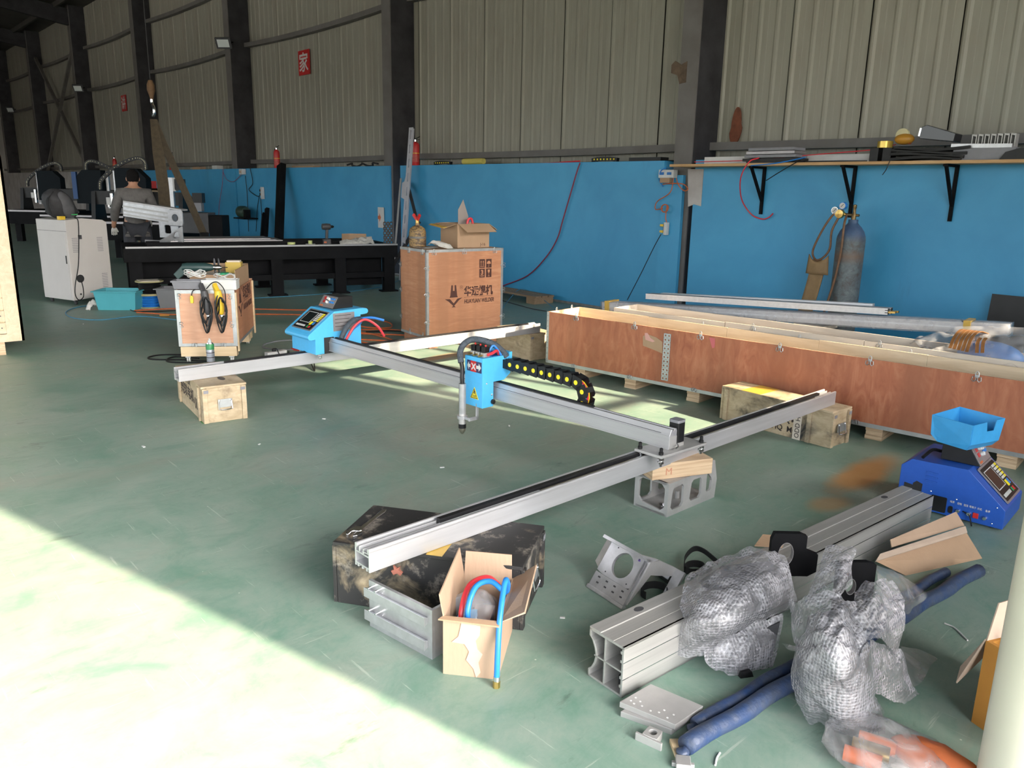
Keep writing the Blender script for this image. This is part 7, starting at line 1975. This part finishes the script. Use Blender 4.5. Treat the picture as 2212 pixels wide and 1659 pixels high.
# ------------------------------------------------------------------ routers in the dim background
def router(label, px, dist, s, rz, mirror=1, blue=False):
    r_ = ray(px, 420); k = dist/math.hypot(r_.x, r_.y); p = r_*k
    t = thing('cnc_router', label, 'router machine', (p.x, p.y, 0), rz)
    MB().box(-0.9, 0.9, 0, 1.5, 0.45, 0.80).build('bed', M_BLACKW, t)
    for x in (-0.8, 0.65):
        for y in (0.1, 1.3): MB().box(x, x+0.15, y, y+0.15, 0, 0.45).build('leg', M_BLACKW, t)
    MB().box(-0.92, 0.92, -0.02, 0.0, 0.76, 0.80).build('bright_edge', M_LABEL, t)
    for x in (-0.85, 0.85):
        MB().prism([(0.6, 0.8), (1.1, 0.8), (1.0, 1.35), (0.7, 1.35)], x-0.04, x+0.04, 'x').build('side_upright', M_BLACK, t)
    MB().box(-0.85, 0.85, 0.72, 0.95, 1.10, 1.36).build('cross_beam', M_BLACK, t)
    MB().prism([(-0.30*mirror, 1.05), (0.30*mirror, 1.05), (0.30*mirror, 1.62), (0.12*mirror, 1.80), (-0.30*mirror, 1.80)], 0.45, 0.70, 'y').build('head_cover', mat('blue_black_cover', (0.008, 0.012, 0.016), 0.6, spec=0.1), t, bevel=0.01)
    MB().cyl((-0.40*mirror, 0.5, 0.98), (-0.40*mirror, 0.5, 1.32), 0.045, 14).build('spindle', M_CHROME, t, smooth=True)
    MB().box(-0.47*mirror-0.06, -0.47*mirror+0.2, 0.52, 0.6, 1.10, 1.24).build('spindle_clamp', M_ALUDULL, t)
    MB().box(-0.36*mirror-0.03, -0.36*mirror+0.03, 0.6, 0.68, 0.95, 1.75).build('z_rail', M_ALU, t)
    pts = [(-0.75*mirror, 0.8, 1.40), (-0.70*mirror, 0.8, 1.58), (-0.35*mirror, 0.8, 1.86), (0.0, 0.8, 2.0), (0.16*mirror, 0.8, 1.95), (0.18*mirror, 0.8, 1.80)]
    MB().tube(pts, 0, flat=(0.05, 0.07), sub=6).build('cable_chain', M_BLACK, t)
    sp2 = smooth_path([Vector(q) for q in pts], 5)
    b = MB()
    for q in sp2[::1]: b.sphere((q.x, q.y-0.028, q.z), 0.012, n=6, m=4)
    b.build('chain_dots', mat('cream_dots', (0.62, 0.58, 0.42), 0.6), t)['kind'] = 'stuff'
    if blue: MB().box(0.30*mirror-0.05, 0.30*mirror+0.05, 0.42, 0.5, 1.15, 1.75).build('blue_cover', mat('dim_blue_cover', (0.012, 0.06, 0.19), 0.5), t)
    return t
router('black router machine with arched cable chain, right behind the working man', 262, 17.0, 1, math.radians(50))
router('black router machine with a blue side cover, behind the backpack', 172, 20.5, 1, math.radians(50), -1, True)
router('black router machine farthest back, beside the pine crate', 88, 24.0, 1, math.radians(50))
# aluminium column with stepper motors, right of the slings
r_ = at(372, 470, 14.6)
zc = thing('router_column', 'upright aluminium axis with black stepper motors, between the slings and the blue wall', 'machine axis', (r_.x, r_.y, 0), math.radians(48))
MB().box(-0.05, 0.05, 0, 0.06, 0.0, 1.62).build('axis_profile', M_ALU, zc)
MB().box(0.08, 0.22, 0, 0.12, 1.42, 1.60).build('stepper_motor', M_BLACK, zc)
MB().box(0.05, 0.10, 0, 0.1, 1.40, 1.62).build('motor_bracket', M_ALUDULL, zc)
MB().box(0.36, 0.52, 0, 0.14, 1.22, 1.38).build('stepper_motor', M_BLACK, zc)
MB().box(0.38, 0.50, 0.0, 0.12, 1.08, 1.22).build('gear_head', M_GREYPL, zc)
MB().box(0.08, 0.62, -0.05, 0.3, 0.72, 1.06).build('axis_cover', M_DKGREY, zc, bevel=0.01)
MB().box(0.62, 0.85, -0.05, 0.3, 0.62, 1.02).build('drive_box', M_BLACKW, zc, bevel=0.01)
MB().tube([(0.2, 0.05, 1.42), (0.3, 0.05, 1.34), (0.38, 0.05, 1.22)], 0.015, 6, sub=4).build('motor_lead', M_BLACK, zc)
# white wall cabinet shelf clutter behind the man
o = MB().box(-0.3, 0.3, -0.1, 0.1, 0, 0.16).build('red_toolbox', M_RED); q_ = at(318, 396, 20.0); o.location = (q_.x, q_.y, 1.42); tag(o, 'red toolbox on the bench behind the working man', 'toolbox')
t = thing('wooden_bench', 'tall wooden rack with boxes behind the working man', 'rack', (q_.x, q_.y, 0))
for z in (0.5, 0.95, 1.38): MB().box(-0.5, 0.5, -0.15, 0.15, z, z+0.04).build('shelf_board', M_PINEPLAIN, t)
for x in (-0.5, 0.46): MB().box(x, x+0.04, -0.15, 0.15, 0, 1.42).build('side_board', M_PINEPLAIN, t)

# ------------------------------------------------------------------ posts leaning at the blue wall
def post(name, label, px_t, py_t, px_b, y_t, y_b, w, dpt, material, z0=0.0, cat='post'):
    a = WY(px_t, py_t, y_t); q = WY(px_b, 505, y_b); f_ = (a.z-z0)/(a.z-q.z); bx_ = a+(q-a)*f_
    o = MB(); o.bar((bx_.x, bx_.y, z0), (a.x, y_t, a.z), w, dpt, (0, 1, 0)); o = o.build(name, material, bevel=0.004)
    return tag(o, label, cat)
post('steel_post', 'tall black box-section post leaning on the blue plinth', 608, 356, 603, 7.80, 7.45, 0.20, 0.12, M_BLACKW)
post('steel_post', 'short stepped black post beside the tall leaning one', 577, 450, 574, 7.84, 7.70, 0.11, 0.07, M_BLACKW)
post('steel_post', 'shortest black post, against the short stepped one', 570, 462, 567, 7.70, 7.50, 0.10, 0.07, M_BLACKW)
post('steel_strip', 'long dark steel strip leaning right of the slotted angle post', 880, 395, 908, 7.86, 7.55, 0.08, 0.012, M_STEEL, cat='strip')
post('steel_strip', 'short dark steel strip crossing the long one', 906, 478, 890, 7.80, 7.70, 0.09, 0.012, M_STEEL, cat='strip')
post('steel_strip', 'thin pale strip leaning beside the slotted angle post', 866, 385, 856, 7.85, 7.60, 0.05, 0.012, M_ALUDULL, cat='strip')
# slotted angle
top = WY(877, 277, 7.80); bot = WY(869, 520, 7.62); bot = top+(bot-top)*(top.z/(top.z-bot.z))
an = thing('slotted_angle', 'tall pale grey slotted angle post leaning at the steel column', 'slotted angle', (bot.x, bot.y, 0))
vz = top-bot; H_ = vz.length
MA_ = frame((0, 0, 0), (1, 0.0, 0), vz)
M_PALE = mat('pale_grey_paint', (0.42, 0.42, 0.46), 0.45, 0, 0.06, 6)
b = MB(); b.M = MA_
nc = 11
for k in range(nc):
    z0, z1 = H_*k/nc, H_*(k+1)/nc
    zc_ = (z0+z1)/2
    wplate(b, [(-0.06, z0), (0.06, z0), (0.06, z1), (-0.06, z1)], [(-0.014, zc_-0.07), (0.014, zc_-0.07), (0.014, zc_+0.07), (-0.014, zc_+0.07)], 0, 0.006, 'z')
b.build('slotted_face', M_PALE, an)
b = MB(); b.M = MA_; b.box(-0.06, -0.054, 0, H_, -0.10, 0.0); b.build('side_face', M_PALE, an)
b = MB(); b.M = MA_; b.prism([(-0.06, 1.35), (-0.16, 1.38), (-0.16, 1.62), (-0.10, 1.64), (-0.06, 1.75)], -0.004, 0.0); b.build('welded_plate', M_PALE, an)
# wall motor and sockets in the second blue bay
mo_ = thing('wall_motor', 'dark green motor on a small black wall bracket', 'motor', WY(525, 468, 7.70))
MB().box(-0.25, 0.30, -0.12, 0.24, -0.05, -0.02).build('bracket_shelf', M_BLACKW, mo_)
MB().lathe([(0.0, -0.18), (0.10, -0.17), (0.13, -0.10), (0.13, 0.10), (0.10, 0.17), (0.0, 0.18)], 18, (0, 0, 0.11), 'x').build('motor_can', mat('bottle_green', (0.03, 0.06, 0.045), 0.5, 0, 0.3, 10), mo_, smooth=True)
MB().box(0.16, 0.28, -0.06, 0.06, -0.02, 0.16).build('pump_head', M_BLACKW, mo_)
so2 = thing('socket_strip', 'white socket strip with black cables beside the tall black post', 'socket strip', WY(567, 417, 7.88))
MB().box(-0.035, 0.035, -0.03, 0.03, -0.13, 0.13).build('strip_case', M_WHITE, so2, bevel=0.004)
for z in (-0.05, 0.03): MB().box(-0.09, -0.035, -0.03, 0.02, z, z+0.05).build('plug', M_BLACK, so2)
jb = thing('junction_box', 'white junction box on the plinth corner above the wall motor', 'junction box', WY(525, 372, 7.88))
MB().box(-0.09, 0.09, -0.06, 0.03, -0.05, 0.07).build('box', M_WHITE, jb, bevel=0.004)
MB().box(-0.05, 0.05, -0.07, -0.06, -0.02, 0.03).build('cover', M_CARDTORN, jb)
cable('red_wire', 'thin red wire sagging left of the junction box', [W_(522, 376), W_(505, 392), W_(490, 388), W_(482, 372)], 0.006, mat('pink_wire', (0.35, 0.05, 0.10), 0.5))
cable('red_wire', 'thin red wire hanging down the far blue bay', [W_(482, 365), W_(480, 400), W_(474, 440), W_(472, 480)], 0.006, MATS['pink_wire'])
for k, pts in enumerate(([W_(530, 380), W_(534, 420), W_(536, 470), W_(537, 500)], [W_(540, 362), W_(546, 395), W_(538, 410), W_(556, 424), W_(563, 420)], [W_(560, 425), W_(556, 450), W_(553, 500)], [W_(563, 428), W_(566, 470), W_(570, 500)])):
    cable('black_cable', ['black cable running down from the junction box to the wall motor', 'black cable looping between plinth top and socket strip', 'black cable dropping from the socket strip, the outer one', 'black cable dropping from the socket strip behind the short posts'][k], pts, 0.008, M_BLACK)
# pallet board at the wall foot
pb_ = thing('old_pallet', 'old wooden pallet lying at the foot of the blue wall', 'pallet', (G(1085, 650).x-0.2, 7.50, 0), math.radians(-4))
for k in range(3): MB().box(-0.9, 0.75, 0.0+0.12*k, 0.1+0.12*k, 0.09, 0.11).build('deck_board', make_pine('old_pallet_wood', (0.22, 0.14, 0.08), (0.33, 0.22, 0.13), False) if k == 0 else MATS['old_pallet_wood'], pb_)
for x in (-0.9, 0.55): MB().box(x, x+0.18, 0.0, 0.34, 0, 0.09).build('block', MATS['old_pallet_wood'], pb_)

# ------------------------------------------------------------------ on the welder crate
wM = Matrix.Translation(wc.location) @ Matrix.Rotation(wc.rotation_euler.z, 4, 'Z')
wm = lambda x, y, z: wM @ Vector((x, y, z))
ZW = WH1+0.001
cbx = thing('cardboard_box', 'open cardboard box with spread flaps on the welder crate', 'box', wm(0.40, 0.09, ZW), wc.rotation_euler.z+math.radians(2))
bw, bd, bh = 0.385, 0.30, 0.235
for nm, args in (('front_wall', (0, bw, 0, .004)), ('back_wall', (0, bw, bd-.004, bd)), ('left_wall', (0, .004, .004, bd-.004)), ('right_wall', (bw-.004, bw, .004, bd-.004))):
    MB().box(*args, 0, bh).build(nm, M_CARD, cbx)
MB().box(0, bw, 0, bd, 0.001, 0.006).build('bottom', M_CARD, cbx)
sheet('front_flap', cbx, [(0.01, 0, bh), (bw-0.01, 0, bh), (bw+0.02, -0.10, bh-0.075), (0.05, -0.10, bh-0.075)], M_CARD)
sheet('left_flap', cbx, [(0, 0.0, bh), (0, bd, bh), (-0.13, bd+0.02, bh-0.02), (-0.15, 0.02, bh-0.045)], M_CARD)
sheet('left_flap_tape', cbx, [(-0.13, bd, bh-0.014), (-0.15, 0.03, bh-0.038), (-0.11, 0.02, bh-0.03), (-0.10, bd, bh-0.010)], M_TAPE)
sheet('right_flap', cbx, [(bw, 0.0, bh), (bw, bd, bh), (bw+0.10, bd, bh-0.05), (bw+0.10, 0.0, bh-0.06)], M_CARD)
sheet('back_flap', cbx, [(0.0, bd, bh), (bw, bd, bh), (bw, bd+0.10, bh-0.01), (0.0, bd+0.10, bh-0.01)], M_CARD)
text('box_marking', 'J-16', 0.04, M_INKRED, cbx, frame((bw-0.11, -0.0006, 0.02), (1, 0, 0), (0, 0, 1)))
tp = thing('steel_offcut', 'grey pointed sheet-metal offcut sticking out of the box on the welder crate', 'sheet metal', wm(0.58, 0.27, ZW+0.006), wc.rotation_euler.z)
MB().prism([(-0.06, 0.0), (0.13, 0.0), (0.06, 0.30), (0.0, 0.46), (-0.06, 0.36)], 0, 0.003, 'y').build('plate', mat('grey_sheet', (0.26, 0.22, 0.20), 0.5, 0.3), tp)
cable('red_hose', 'red hose loop showing in the box on the welder crate', [wm(0.58, 0.20, ZW+0.12), wm(0.59, 0.2, ZW+0.26), wm(0.64, 0.2, ZW+0.27), wm(0.66, 0.2, ZW+0.12)], 0.012, M_REDHOSE, cat='hose')
sf = thing('small_gas_bottle', 'small rusty gas bottle with a red valve on the welder crate', 'gas bottle', wm(0.13, 0.40, ZW))
def make_camo():
    g = NG('flaking_bottle_paint', 0.6)
    n = g.noise(g.coords(scale=(1, 1, 2)), 18, 6, 0.6)
    g.color(g.ramp(n, (0.42, (0.07, 0.045, 0.03)), (0.52, (0.30, 0.19, 0.07)), (0.62, (0.12, 0.08, 0.05)))); return g.m
MB().lathe([(0.07, 0.0), (0.084, 0.01), (0.084, 0.145), (0.074, 0.18), (0.04, 0.205), (0.022, 0.21), (0.020, 0.235)], 20).build('bottle', make_camo(), sf, smooth=True)
MB().lathe([(0.0845, 0.085), (0.087, 0.09), (0.087, 0.10), (0.0845, 0.105)], 20).build('seam_ring', M_STEELGREY, sf)
MB().lathe([(0.018, 0.235), (0.018, 0.262), (0.008, 0.268)], 10).build('valve_stem', M_BRASS, sf)
for a in (-1, 1):
    MB().bar((0.0, 0.0, 0.26), (a*0.055, -0.01, 0.315), 0.022, 0.028).build('valve_wing', M_RED, sf, bevel=0.004)
rag('dirty white rag hanging over the edge of the welder crate', tuple(wm(0.19, 0.05, ZW+0.004)), [[tuple(Matrix.Rotation(wc.rotation_euler.z, 3, 'Z') @ Vector(p)) for p in r] for r in ([(-0.07, 0.16, .02), (-0.05, 0.08, .05), (-0.03, 0.0, .03), (0.05, -0.066, -0.02), (0.07, -0.066, -0.12)], [(0.0, 0.18, .03), (0.02, 0.10, .07), (0.05, 0.0, .04), (0.09, -0.070, -0.05), (0.10, -0.066, -0.20)], [(0.08, 0.16, .01), (0.10, 0.08, .03), (0.12, 0.0, .02), (0.13, -0.066, -0.03), (0.125, -0.066, -0.14)])], 0.012, 5.0)
o = MB(); o.grid(lambda u, v: (-0.10+0.22*u, -0.05+0.12*v, 0.002+0.025*abs(u-0.5)), 8, 2); o = o.build('paper_sheet', M_WHITE, thick=0.001); o.location = wm(0.10, 0.20, ZW); o.rotation_euler = (0, 0, wc.rotation_euler.z); tag(o, 'curled white paper sheet on the welder crate', 'paper')

# ------------------------------------------------------------------ on and around the tool crate
sM = Matrix.Translation(sm.location) @ Matrix.Rotation(sm.rotation_euler.z, 4, 'Z')
s_ = lambda x, y, z: sM @ Vector((x, y, z))
sa = sm.rotation_euler.z
ct = thing('cardboard_tray', 'long cardboard tray of tools standing in the tool crate', 'box', s_(0.08, 0.22, SZ1-0.05), sa)
tw_, td_, thh = 0.385, 0.70, 0.20
for nm, a in (('front_wall', (0, tw_, 0, .005, thh*0.8)), ('back_wall', (0, tw_, td_-.005, td_, thh)), ('left_wall', (0, .005, .005, td_-.005, thh*0.9)), ('right_wall', (tw_-.005, tw_, .005, td_-.005, thh))):
    MB().box(*a[:4], 0, a[4]).build(nm, M_CARD, ct)
MB().box(0, tw_, 0, td_, 0.001, 0.006).build('bottom', M_CARD, ct)
MB().box(0.02, 0.36, 0.04, 0.66, 0.006, thh*0.62).build('tool_filling', M_WHITE, ct)
yb = thing('yellow_carton', 'small yellow carton in the cardboard tray of tools', 'carton', s_(0.34, 0.78, SZ1+0.09), sa)
MB().box(-0.05, 0.09, -0.05, 0.05, -0.015, 0.085).build('carton', mat('yellow_card', (0.52, 0.37, 0.08), 0.7), yb); MB().box(-0.04, 0.08, -0.04, 0.04, 0.085, 0.10).build('lid_paper', M_PINEGREY, yb)
def drill(label, M, body, accent, s=1.0, hang=True):
    """pistol drill: barrel along local z (chuck down), handle to +x"""
    t = thing('corded_drill', label, 'drill', (0, 0, 0)); t.matrix_basis = M
    MB().lathe([(0.0, 0.16*s), (0.028*s, 0.155*s), (0.034*s, 0.12*s), (0.034*s, 0.0), (0.026*s, -0.04*s), (0.018*s, -0.06*s)], 14).build('motor_body', body, t, smooth=True)
    MB().lathe([(0.016*s, -0.06*s), (0.020*s, -0.065*s), (0.020*s, -0.10*s), (0.010*s, -0.12*s)], 12).build('chuck', M_CHROME, t, smooth=True)
    MB().cyl((0, 0, -0.12*s), (0, 0, -0.16*s), 0.003*s, 6).build('drill_bit', M_CHROME, t)
    MB().prism([(-0.02*s, 0.10*s), (0.02*s, 0.15*s), (-0.05*s, 0.22*s), (-0.09*s, 0.19*s)], -0.018*s, 0.018*s, 'y').build('grip', body, t, bevel=0.006)
    MB().box(-0.045*s, -0.025*s, -0.012*s, 0.012*s, 0.10*s, 0.13*s).build('trigger', accent, t)
    return t
def hang_drill(label, x, body, accent):
    c = s_(x, -0.055, SZ1-0.14)
    M = Matrix.Translation(c) @ Matrix.Rotation(sa-PI/2+0.5, 4, 'Z') @ Matrix.Rotation(0.10, 4, 'X')
    return drill(label, M, body, accent, 0.95)
hang_drill('black corded drill hanging on the front of the tool crate', 0.265, M_DKGREY, M_RED)
hang_drill('yellow corded drill hanging on the front of the tool crate', 0.375, M_YELLOW, M_BLACK)
for k, x in enumerate((0.265, 0.385)):
    pts = []
    for i in range(40):
        a = i*0.62
        pts.append(s_(x+(0.034+0.014*math.sin(i*1.3))*math.cos(a), -0.088-0.016*math.sin(i*0.9), SZ1-0.17-0.04*math.sin(i*0.31)+(0.15 if i % 7 < 4 else 0.08)*math.sin(a)))
    cable('black_cable', ['black cable wound round the hanging black drill', 'black cable wound round the hanging yellow drill'][k], pts, 0.0065, M_BLACK, 3)
cable('black_cable', 'black cable joining the two hanging drills', [s_(0.27, -0.05, SZ1+0.02), s_(0.32, -0.06, SZ1+0.07), s_(0.37, -0.06, SZ1+0.075), s_(0.42, -0.06, SZ1+0.0), s_(0.42, -0.06, SZ1-0.15)], 0.0045, M_BLACK)
t = thing('yellow_plug', 'yellow plug dangling on the front of the tool crate', 'plug', s_(0.14, -0.022, SZ1-0.075), sa)
MB().prism([(-0.012, -0.03), (0.012, -0.03), (0.015, 0.02), (0.006, 0.035), (-0.006, 0.035), (-0.015, 0.02)], -0.01, 0.01, 'y').build('plug_body', M_YELLOW, t, bevel=0.003)
MB().tube([(0, 0, 0.034), (0.01, 0.0, 0.07), (0.03, 0.015, 0.085)], 0.004, 6, sub=4).build('plug_lead', M_BLACK, t)
gt = bin_box('tool_tray', 'grey plastic tool tray on the corner of the tool crate', 'tray', s_(0.092, 0.09, SZ1+0.005), sa, 0.235, 0.15, 0.075, M_GREYPL, 0.006, 0.015)
wbx = bin_box('white_carton', 'low white carton lid holding white cable on the tool crate', 'carton', s_(0.365, 0.075, SZ1+0.005), sa, 0.285, 0.16, 0.085, M_WHITE, 0.002, 0.0)
for k, (cx_, cy_, cz_, rr_) in enumerate(((0.15, 0.12, SZ1+0.115, 0.075), (0.40, 0.09, SZ1+0.105, 0.075))):
    pts = [s_(cx_+rr_*(1+0.25*math.sin(i*1.9))*math.cos(i*0.55), cy_+0.045*(1+0.2*math.cos(i*2.3))*math.sin(i*0.55), cz_+0.02*math.sin(i*1.1)+0.0008*i) for i in range(46 if k == 0 else 20)]
    cable('white_cable', ['tangled white cable on the grey tool tray', 'loose white cable in the white carton lid'][k], pts, 0.004, M_WHITE, 3)
M = Matrix.Translation(s_(0.22, 0.30, SZ1+0.165)) @ Matrix.Rotation(sa+0.15, 4, 'Z') @ Matrix.Rotation(-PI/2+0.06, 4, 'Y') @ Matrix.Rotation(PI, 4, 'Z') @ Matrix.Rotation(PI, 4, 'Y')
dk = drill('dark green corded drill lying on the cardboard tray of tools', Matrix.Translation(s_(0.20, 0.28, SZ1+0.17)) @ Matrix.Rotation(sa, 4, 'Z') @ Matrix.Rotation(-PI/2, 4, 'Y'), mat('dark_green_tool', (0.018, 0.045, 0.045), 0.45), M_RED, 1.2)
MB().sphere((-0.06, 0.0, 0.10), 0.03, 0.03, 0.03, 10, 8).build('red_switch', M_RED, dk, smooth=True)
for k in range(2):
    t = thing('cutting_disc', ['grey cutting disc leaning in the tool tray, the front one', 'grey cutting disc leaning in the tool tray, the back one'][k], 'disc', s_(0.26+0.035*k, 0.40, SZ1+0.165), rot=(0, 0, sa+0.3))
    b = MB(); b.ring(circ(0, 0, 0.075, 24), circ(0, 0, 0.012, 24), -0.002, 0.002, 'x'); o = b.build('disc', M_GREYPL, t); 
t = thing('green_tape', 'green tape roll in the cardboard tray of tools', 'tape roll', s_(0.34, 0.36, SZ1+0.075))
MB().lathe([(0.03, 0), (0.05, 0), (0.05, 0.04), (0.03, 0.04)], 18).build('tape', mat('bright_green', (0.02, 0.36, 0.16), 0.4), t, smooth=True)
# spray can on the floor between crate and rail
p = G(457, 797)
sp = thing('spray_can', 'green and silver spray can standing between tool crate and rail', 'spray can', p)
MB().lathe([(0.030, 0.0), (0.033, 0.004), (0.033, 0.185), (0.031, 0.19)], 20).build('can', mat('silver_blue_can', (0.36, 0.37, 0.42), 0.35, 0.4, 0.1, 30), sp, smooth=True)
MB().lathe([(0.0334, 0.170), (0.0334, 0.213), (0.030, 0.218)], 20).build('green_band', mat('can_green', (0.04, 0.26, 0.09), 0.4), sp, smooth=True)
MB().lathe([(0.030, 0.218), (0.027, 0.228), (0.016, 0.232)], 20).build('shoulder', M_CHROME, sp, smooth=True)
MB().lathe([(0.016, 0.230), (0.015, 0.245), (0.008, 0.250), (0.007, 0.262), (0, 0.263)], 12).build('nozzle_cap', M_WHITE, sp, smooth=True)
for z in (0.06, 0.10, 0.14):
    MB().lathe([(0.0333, z), (0.0333, z+0.006)], 20).build('label_stripe', M_INK, sp)
# power strip behind the rail
p = G(592, 768); p2 = G(612, 765)
ps = thing('power_strip', 'white power strip with a black plug on the floor behind the rail', 'power strip', p, math.atan2((p2-p).y, (p2-p).x))
MB().box(-0.08, 0.12, -0.03, 0.03, 0, 0.04).build('strip_case', M_WHITE, ps, bevel=0.005)
MB().lathe([(0.016, 0.04), (0.018, 0.055), (0.010, 0.068)], 12, (0.0, 0, 0)).build('plug', M_BLACK, ps, smooth=True)
MB().tube([(0.0, 0, 0.066), (0.02, -0.02, 0.06), (0.03, -0.05, 0.01), (0.06, -0.08, 0.004)], 0.005, 6, sub=5).build('plug_lead', M_BLACK, ps)
# ------------------------------------------------------------------ cables and hoses on the floor
def floor_cable(name, label, pts, r, m_, cat='cable'):
    return cable(name, label, [G(x, y)+Vector((0, 0, r+z)) for x, y, z in [(q if len(q) == 3 else (*q, 0)) for q in pts]], r, m_, 6, cat)
floor_cable('orange_hose', 'orange hose running straight behind the tool crate, the far one', [(290, 672), (380, 668), (480, 669), (560, 669), (650, 671), (760, 672)], 0.008, M_ORANGE, 'hose')
floor_cable('orange_hose', 'orange hose running straight behind the tool crate, the near one', [(295, 676), (380, 681), (480, 680), (560, 680), (650, 681), (740, 682)], 0.008, M_ORANGE, 'hose')
for k, (pts) in enumerate(([(770, 692), (800, 690), (840, 698), (845, 708), (815, 710), (780, 706), (772, 697)], [(778, 714), (830, 713), (900, 718)], [(778, 722), (840, 724), (905, 727)], [(775, 718), (815, 726), (850, 738), (820, 746), (778, 740)], [(780, 735), (840, 738), (900, 742)])):
    floor_cable('orange_hose', ['orange hose loop on the floor behind the blue hose end', 'orange hose run into the welder crate corner, uppermost', 'orange hose run into the welder crate corner, second', 'orange hose bend under the red hose end', 'orange hose run beside the rail'][k], pts, 0.008, M_ORANGE, 'hose')
floor_cable('black_cable', 'black cable lying with the orange hoses by the welder crate', [(790, 718), (850, 716), (905, 722), (930, 730)], 0.007, M_BLACK)
floor_cable('blue_hose', 'thin blue air hose across the floor in front of the black table', [(545, 645), (620, 641), (720, 634), (790, 626), (840, 616), (862, 606)], 0.006, mat('dull_blue_hose', (0.06, 0.22, 0.34), 0.5), 'hose')
floor_cable('blue_hose', 'thin blue air hose curling in front of the turquoise tub', [(205, 660), (165, 665), (142, 676), (160, 688), (220, 692), (300, 684), (380, 692)], 0.006, MATS['dull_blue_hose'], 'hose')
floor_cable('blue_hose', 'blue air hose arching from the welder crate to the red crate', [(1083, 671), (1100, 655, .05), (1125, 643, .12), (1160, 648, .06), (1195, 668, .02)], 0.006, MATS['dull_blue_hose'], 'hose')
floor_cable('grey_cable', 'dark cable crossing the floor behind the far rail end', [(1084, 650), (1120, 660), (1150, 668), (1180, 673)], 0.006, M_DKGREY)
floor_cable('grey_cable', 'grey cable loop on the floor beside the power strip', [(640, 735), (600, 738), (572, 745), (570, 752), (600, 756), (650, 757)], 0.006, M_GREYPL)
floor_cable('black_cable', 'black cables looping out left of the tool crate', [(405, 768), (350, 768), (322, 773), (330, 778), (395, 779), (450, 782)], 0.007, M_BLACK)
floor_cable('black_cable', 'second black cable loop under the tool crate', [(430, 776), (380, 772), (360, 779), (372, 784), (440, 785)], 0.007, M_BLACK)
floor_cable('black_cable', 'black cable hanging over the turquoise tub onto the floor', [(232, 634, .235), (262, 655, .03), (285, 672), (320, 674), (380, 672)], 0.006, M_BLACK)
floor_cable('black_cable', 'kinked black wire under the rail by the sun patch', [(645, 787, .02), (662, 790, .01), (672, 788, .05), (676, 782, .10), (680, 802, .0), (673, 795, .03)], 0.005, M_BLACK)
o = thing('red_tool', 'red pliers on the floor behind the control unit', 'tool', G(642, 757), 0.5)
MB().box(-0.06, 0.06, -0.015, 0.015, 0, 0.02).build('handle', M_RED, o, bevel=0.004); MB().box(0.06, 0.11, -0.01, 0.01, 0.002, 0.016).build('jaw', M_CHROME, o)
o = thing('screwdriver', 'screwdriver with an amber handle on the floor beside the tool crate', 'screwdriver', G(345, 683), 1.0)
MB().lathe([(0.010, 0.0), (0.013, 0.03), (0.011, 0.10), (0.006, 0.11)], 10, (0, 0, 0.013), 'x').build('handle', mat('amber_handle', (0.50, 0.22, 0.04), 0.3), o, smooth=True); MB().cyl((0.0, 0, 0.013), (-0.09, 0, 0.010), 0.003, 6).build('blade', M_CHROME, o)
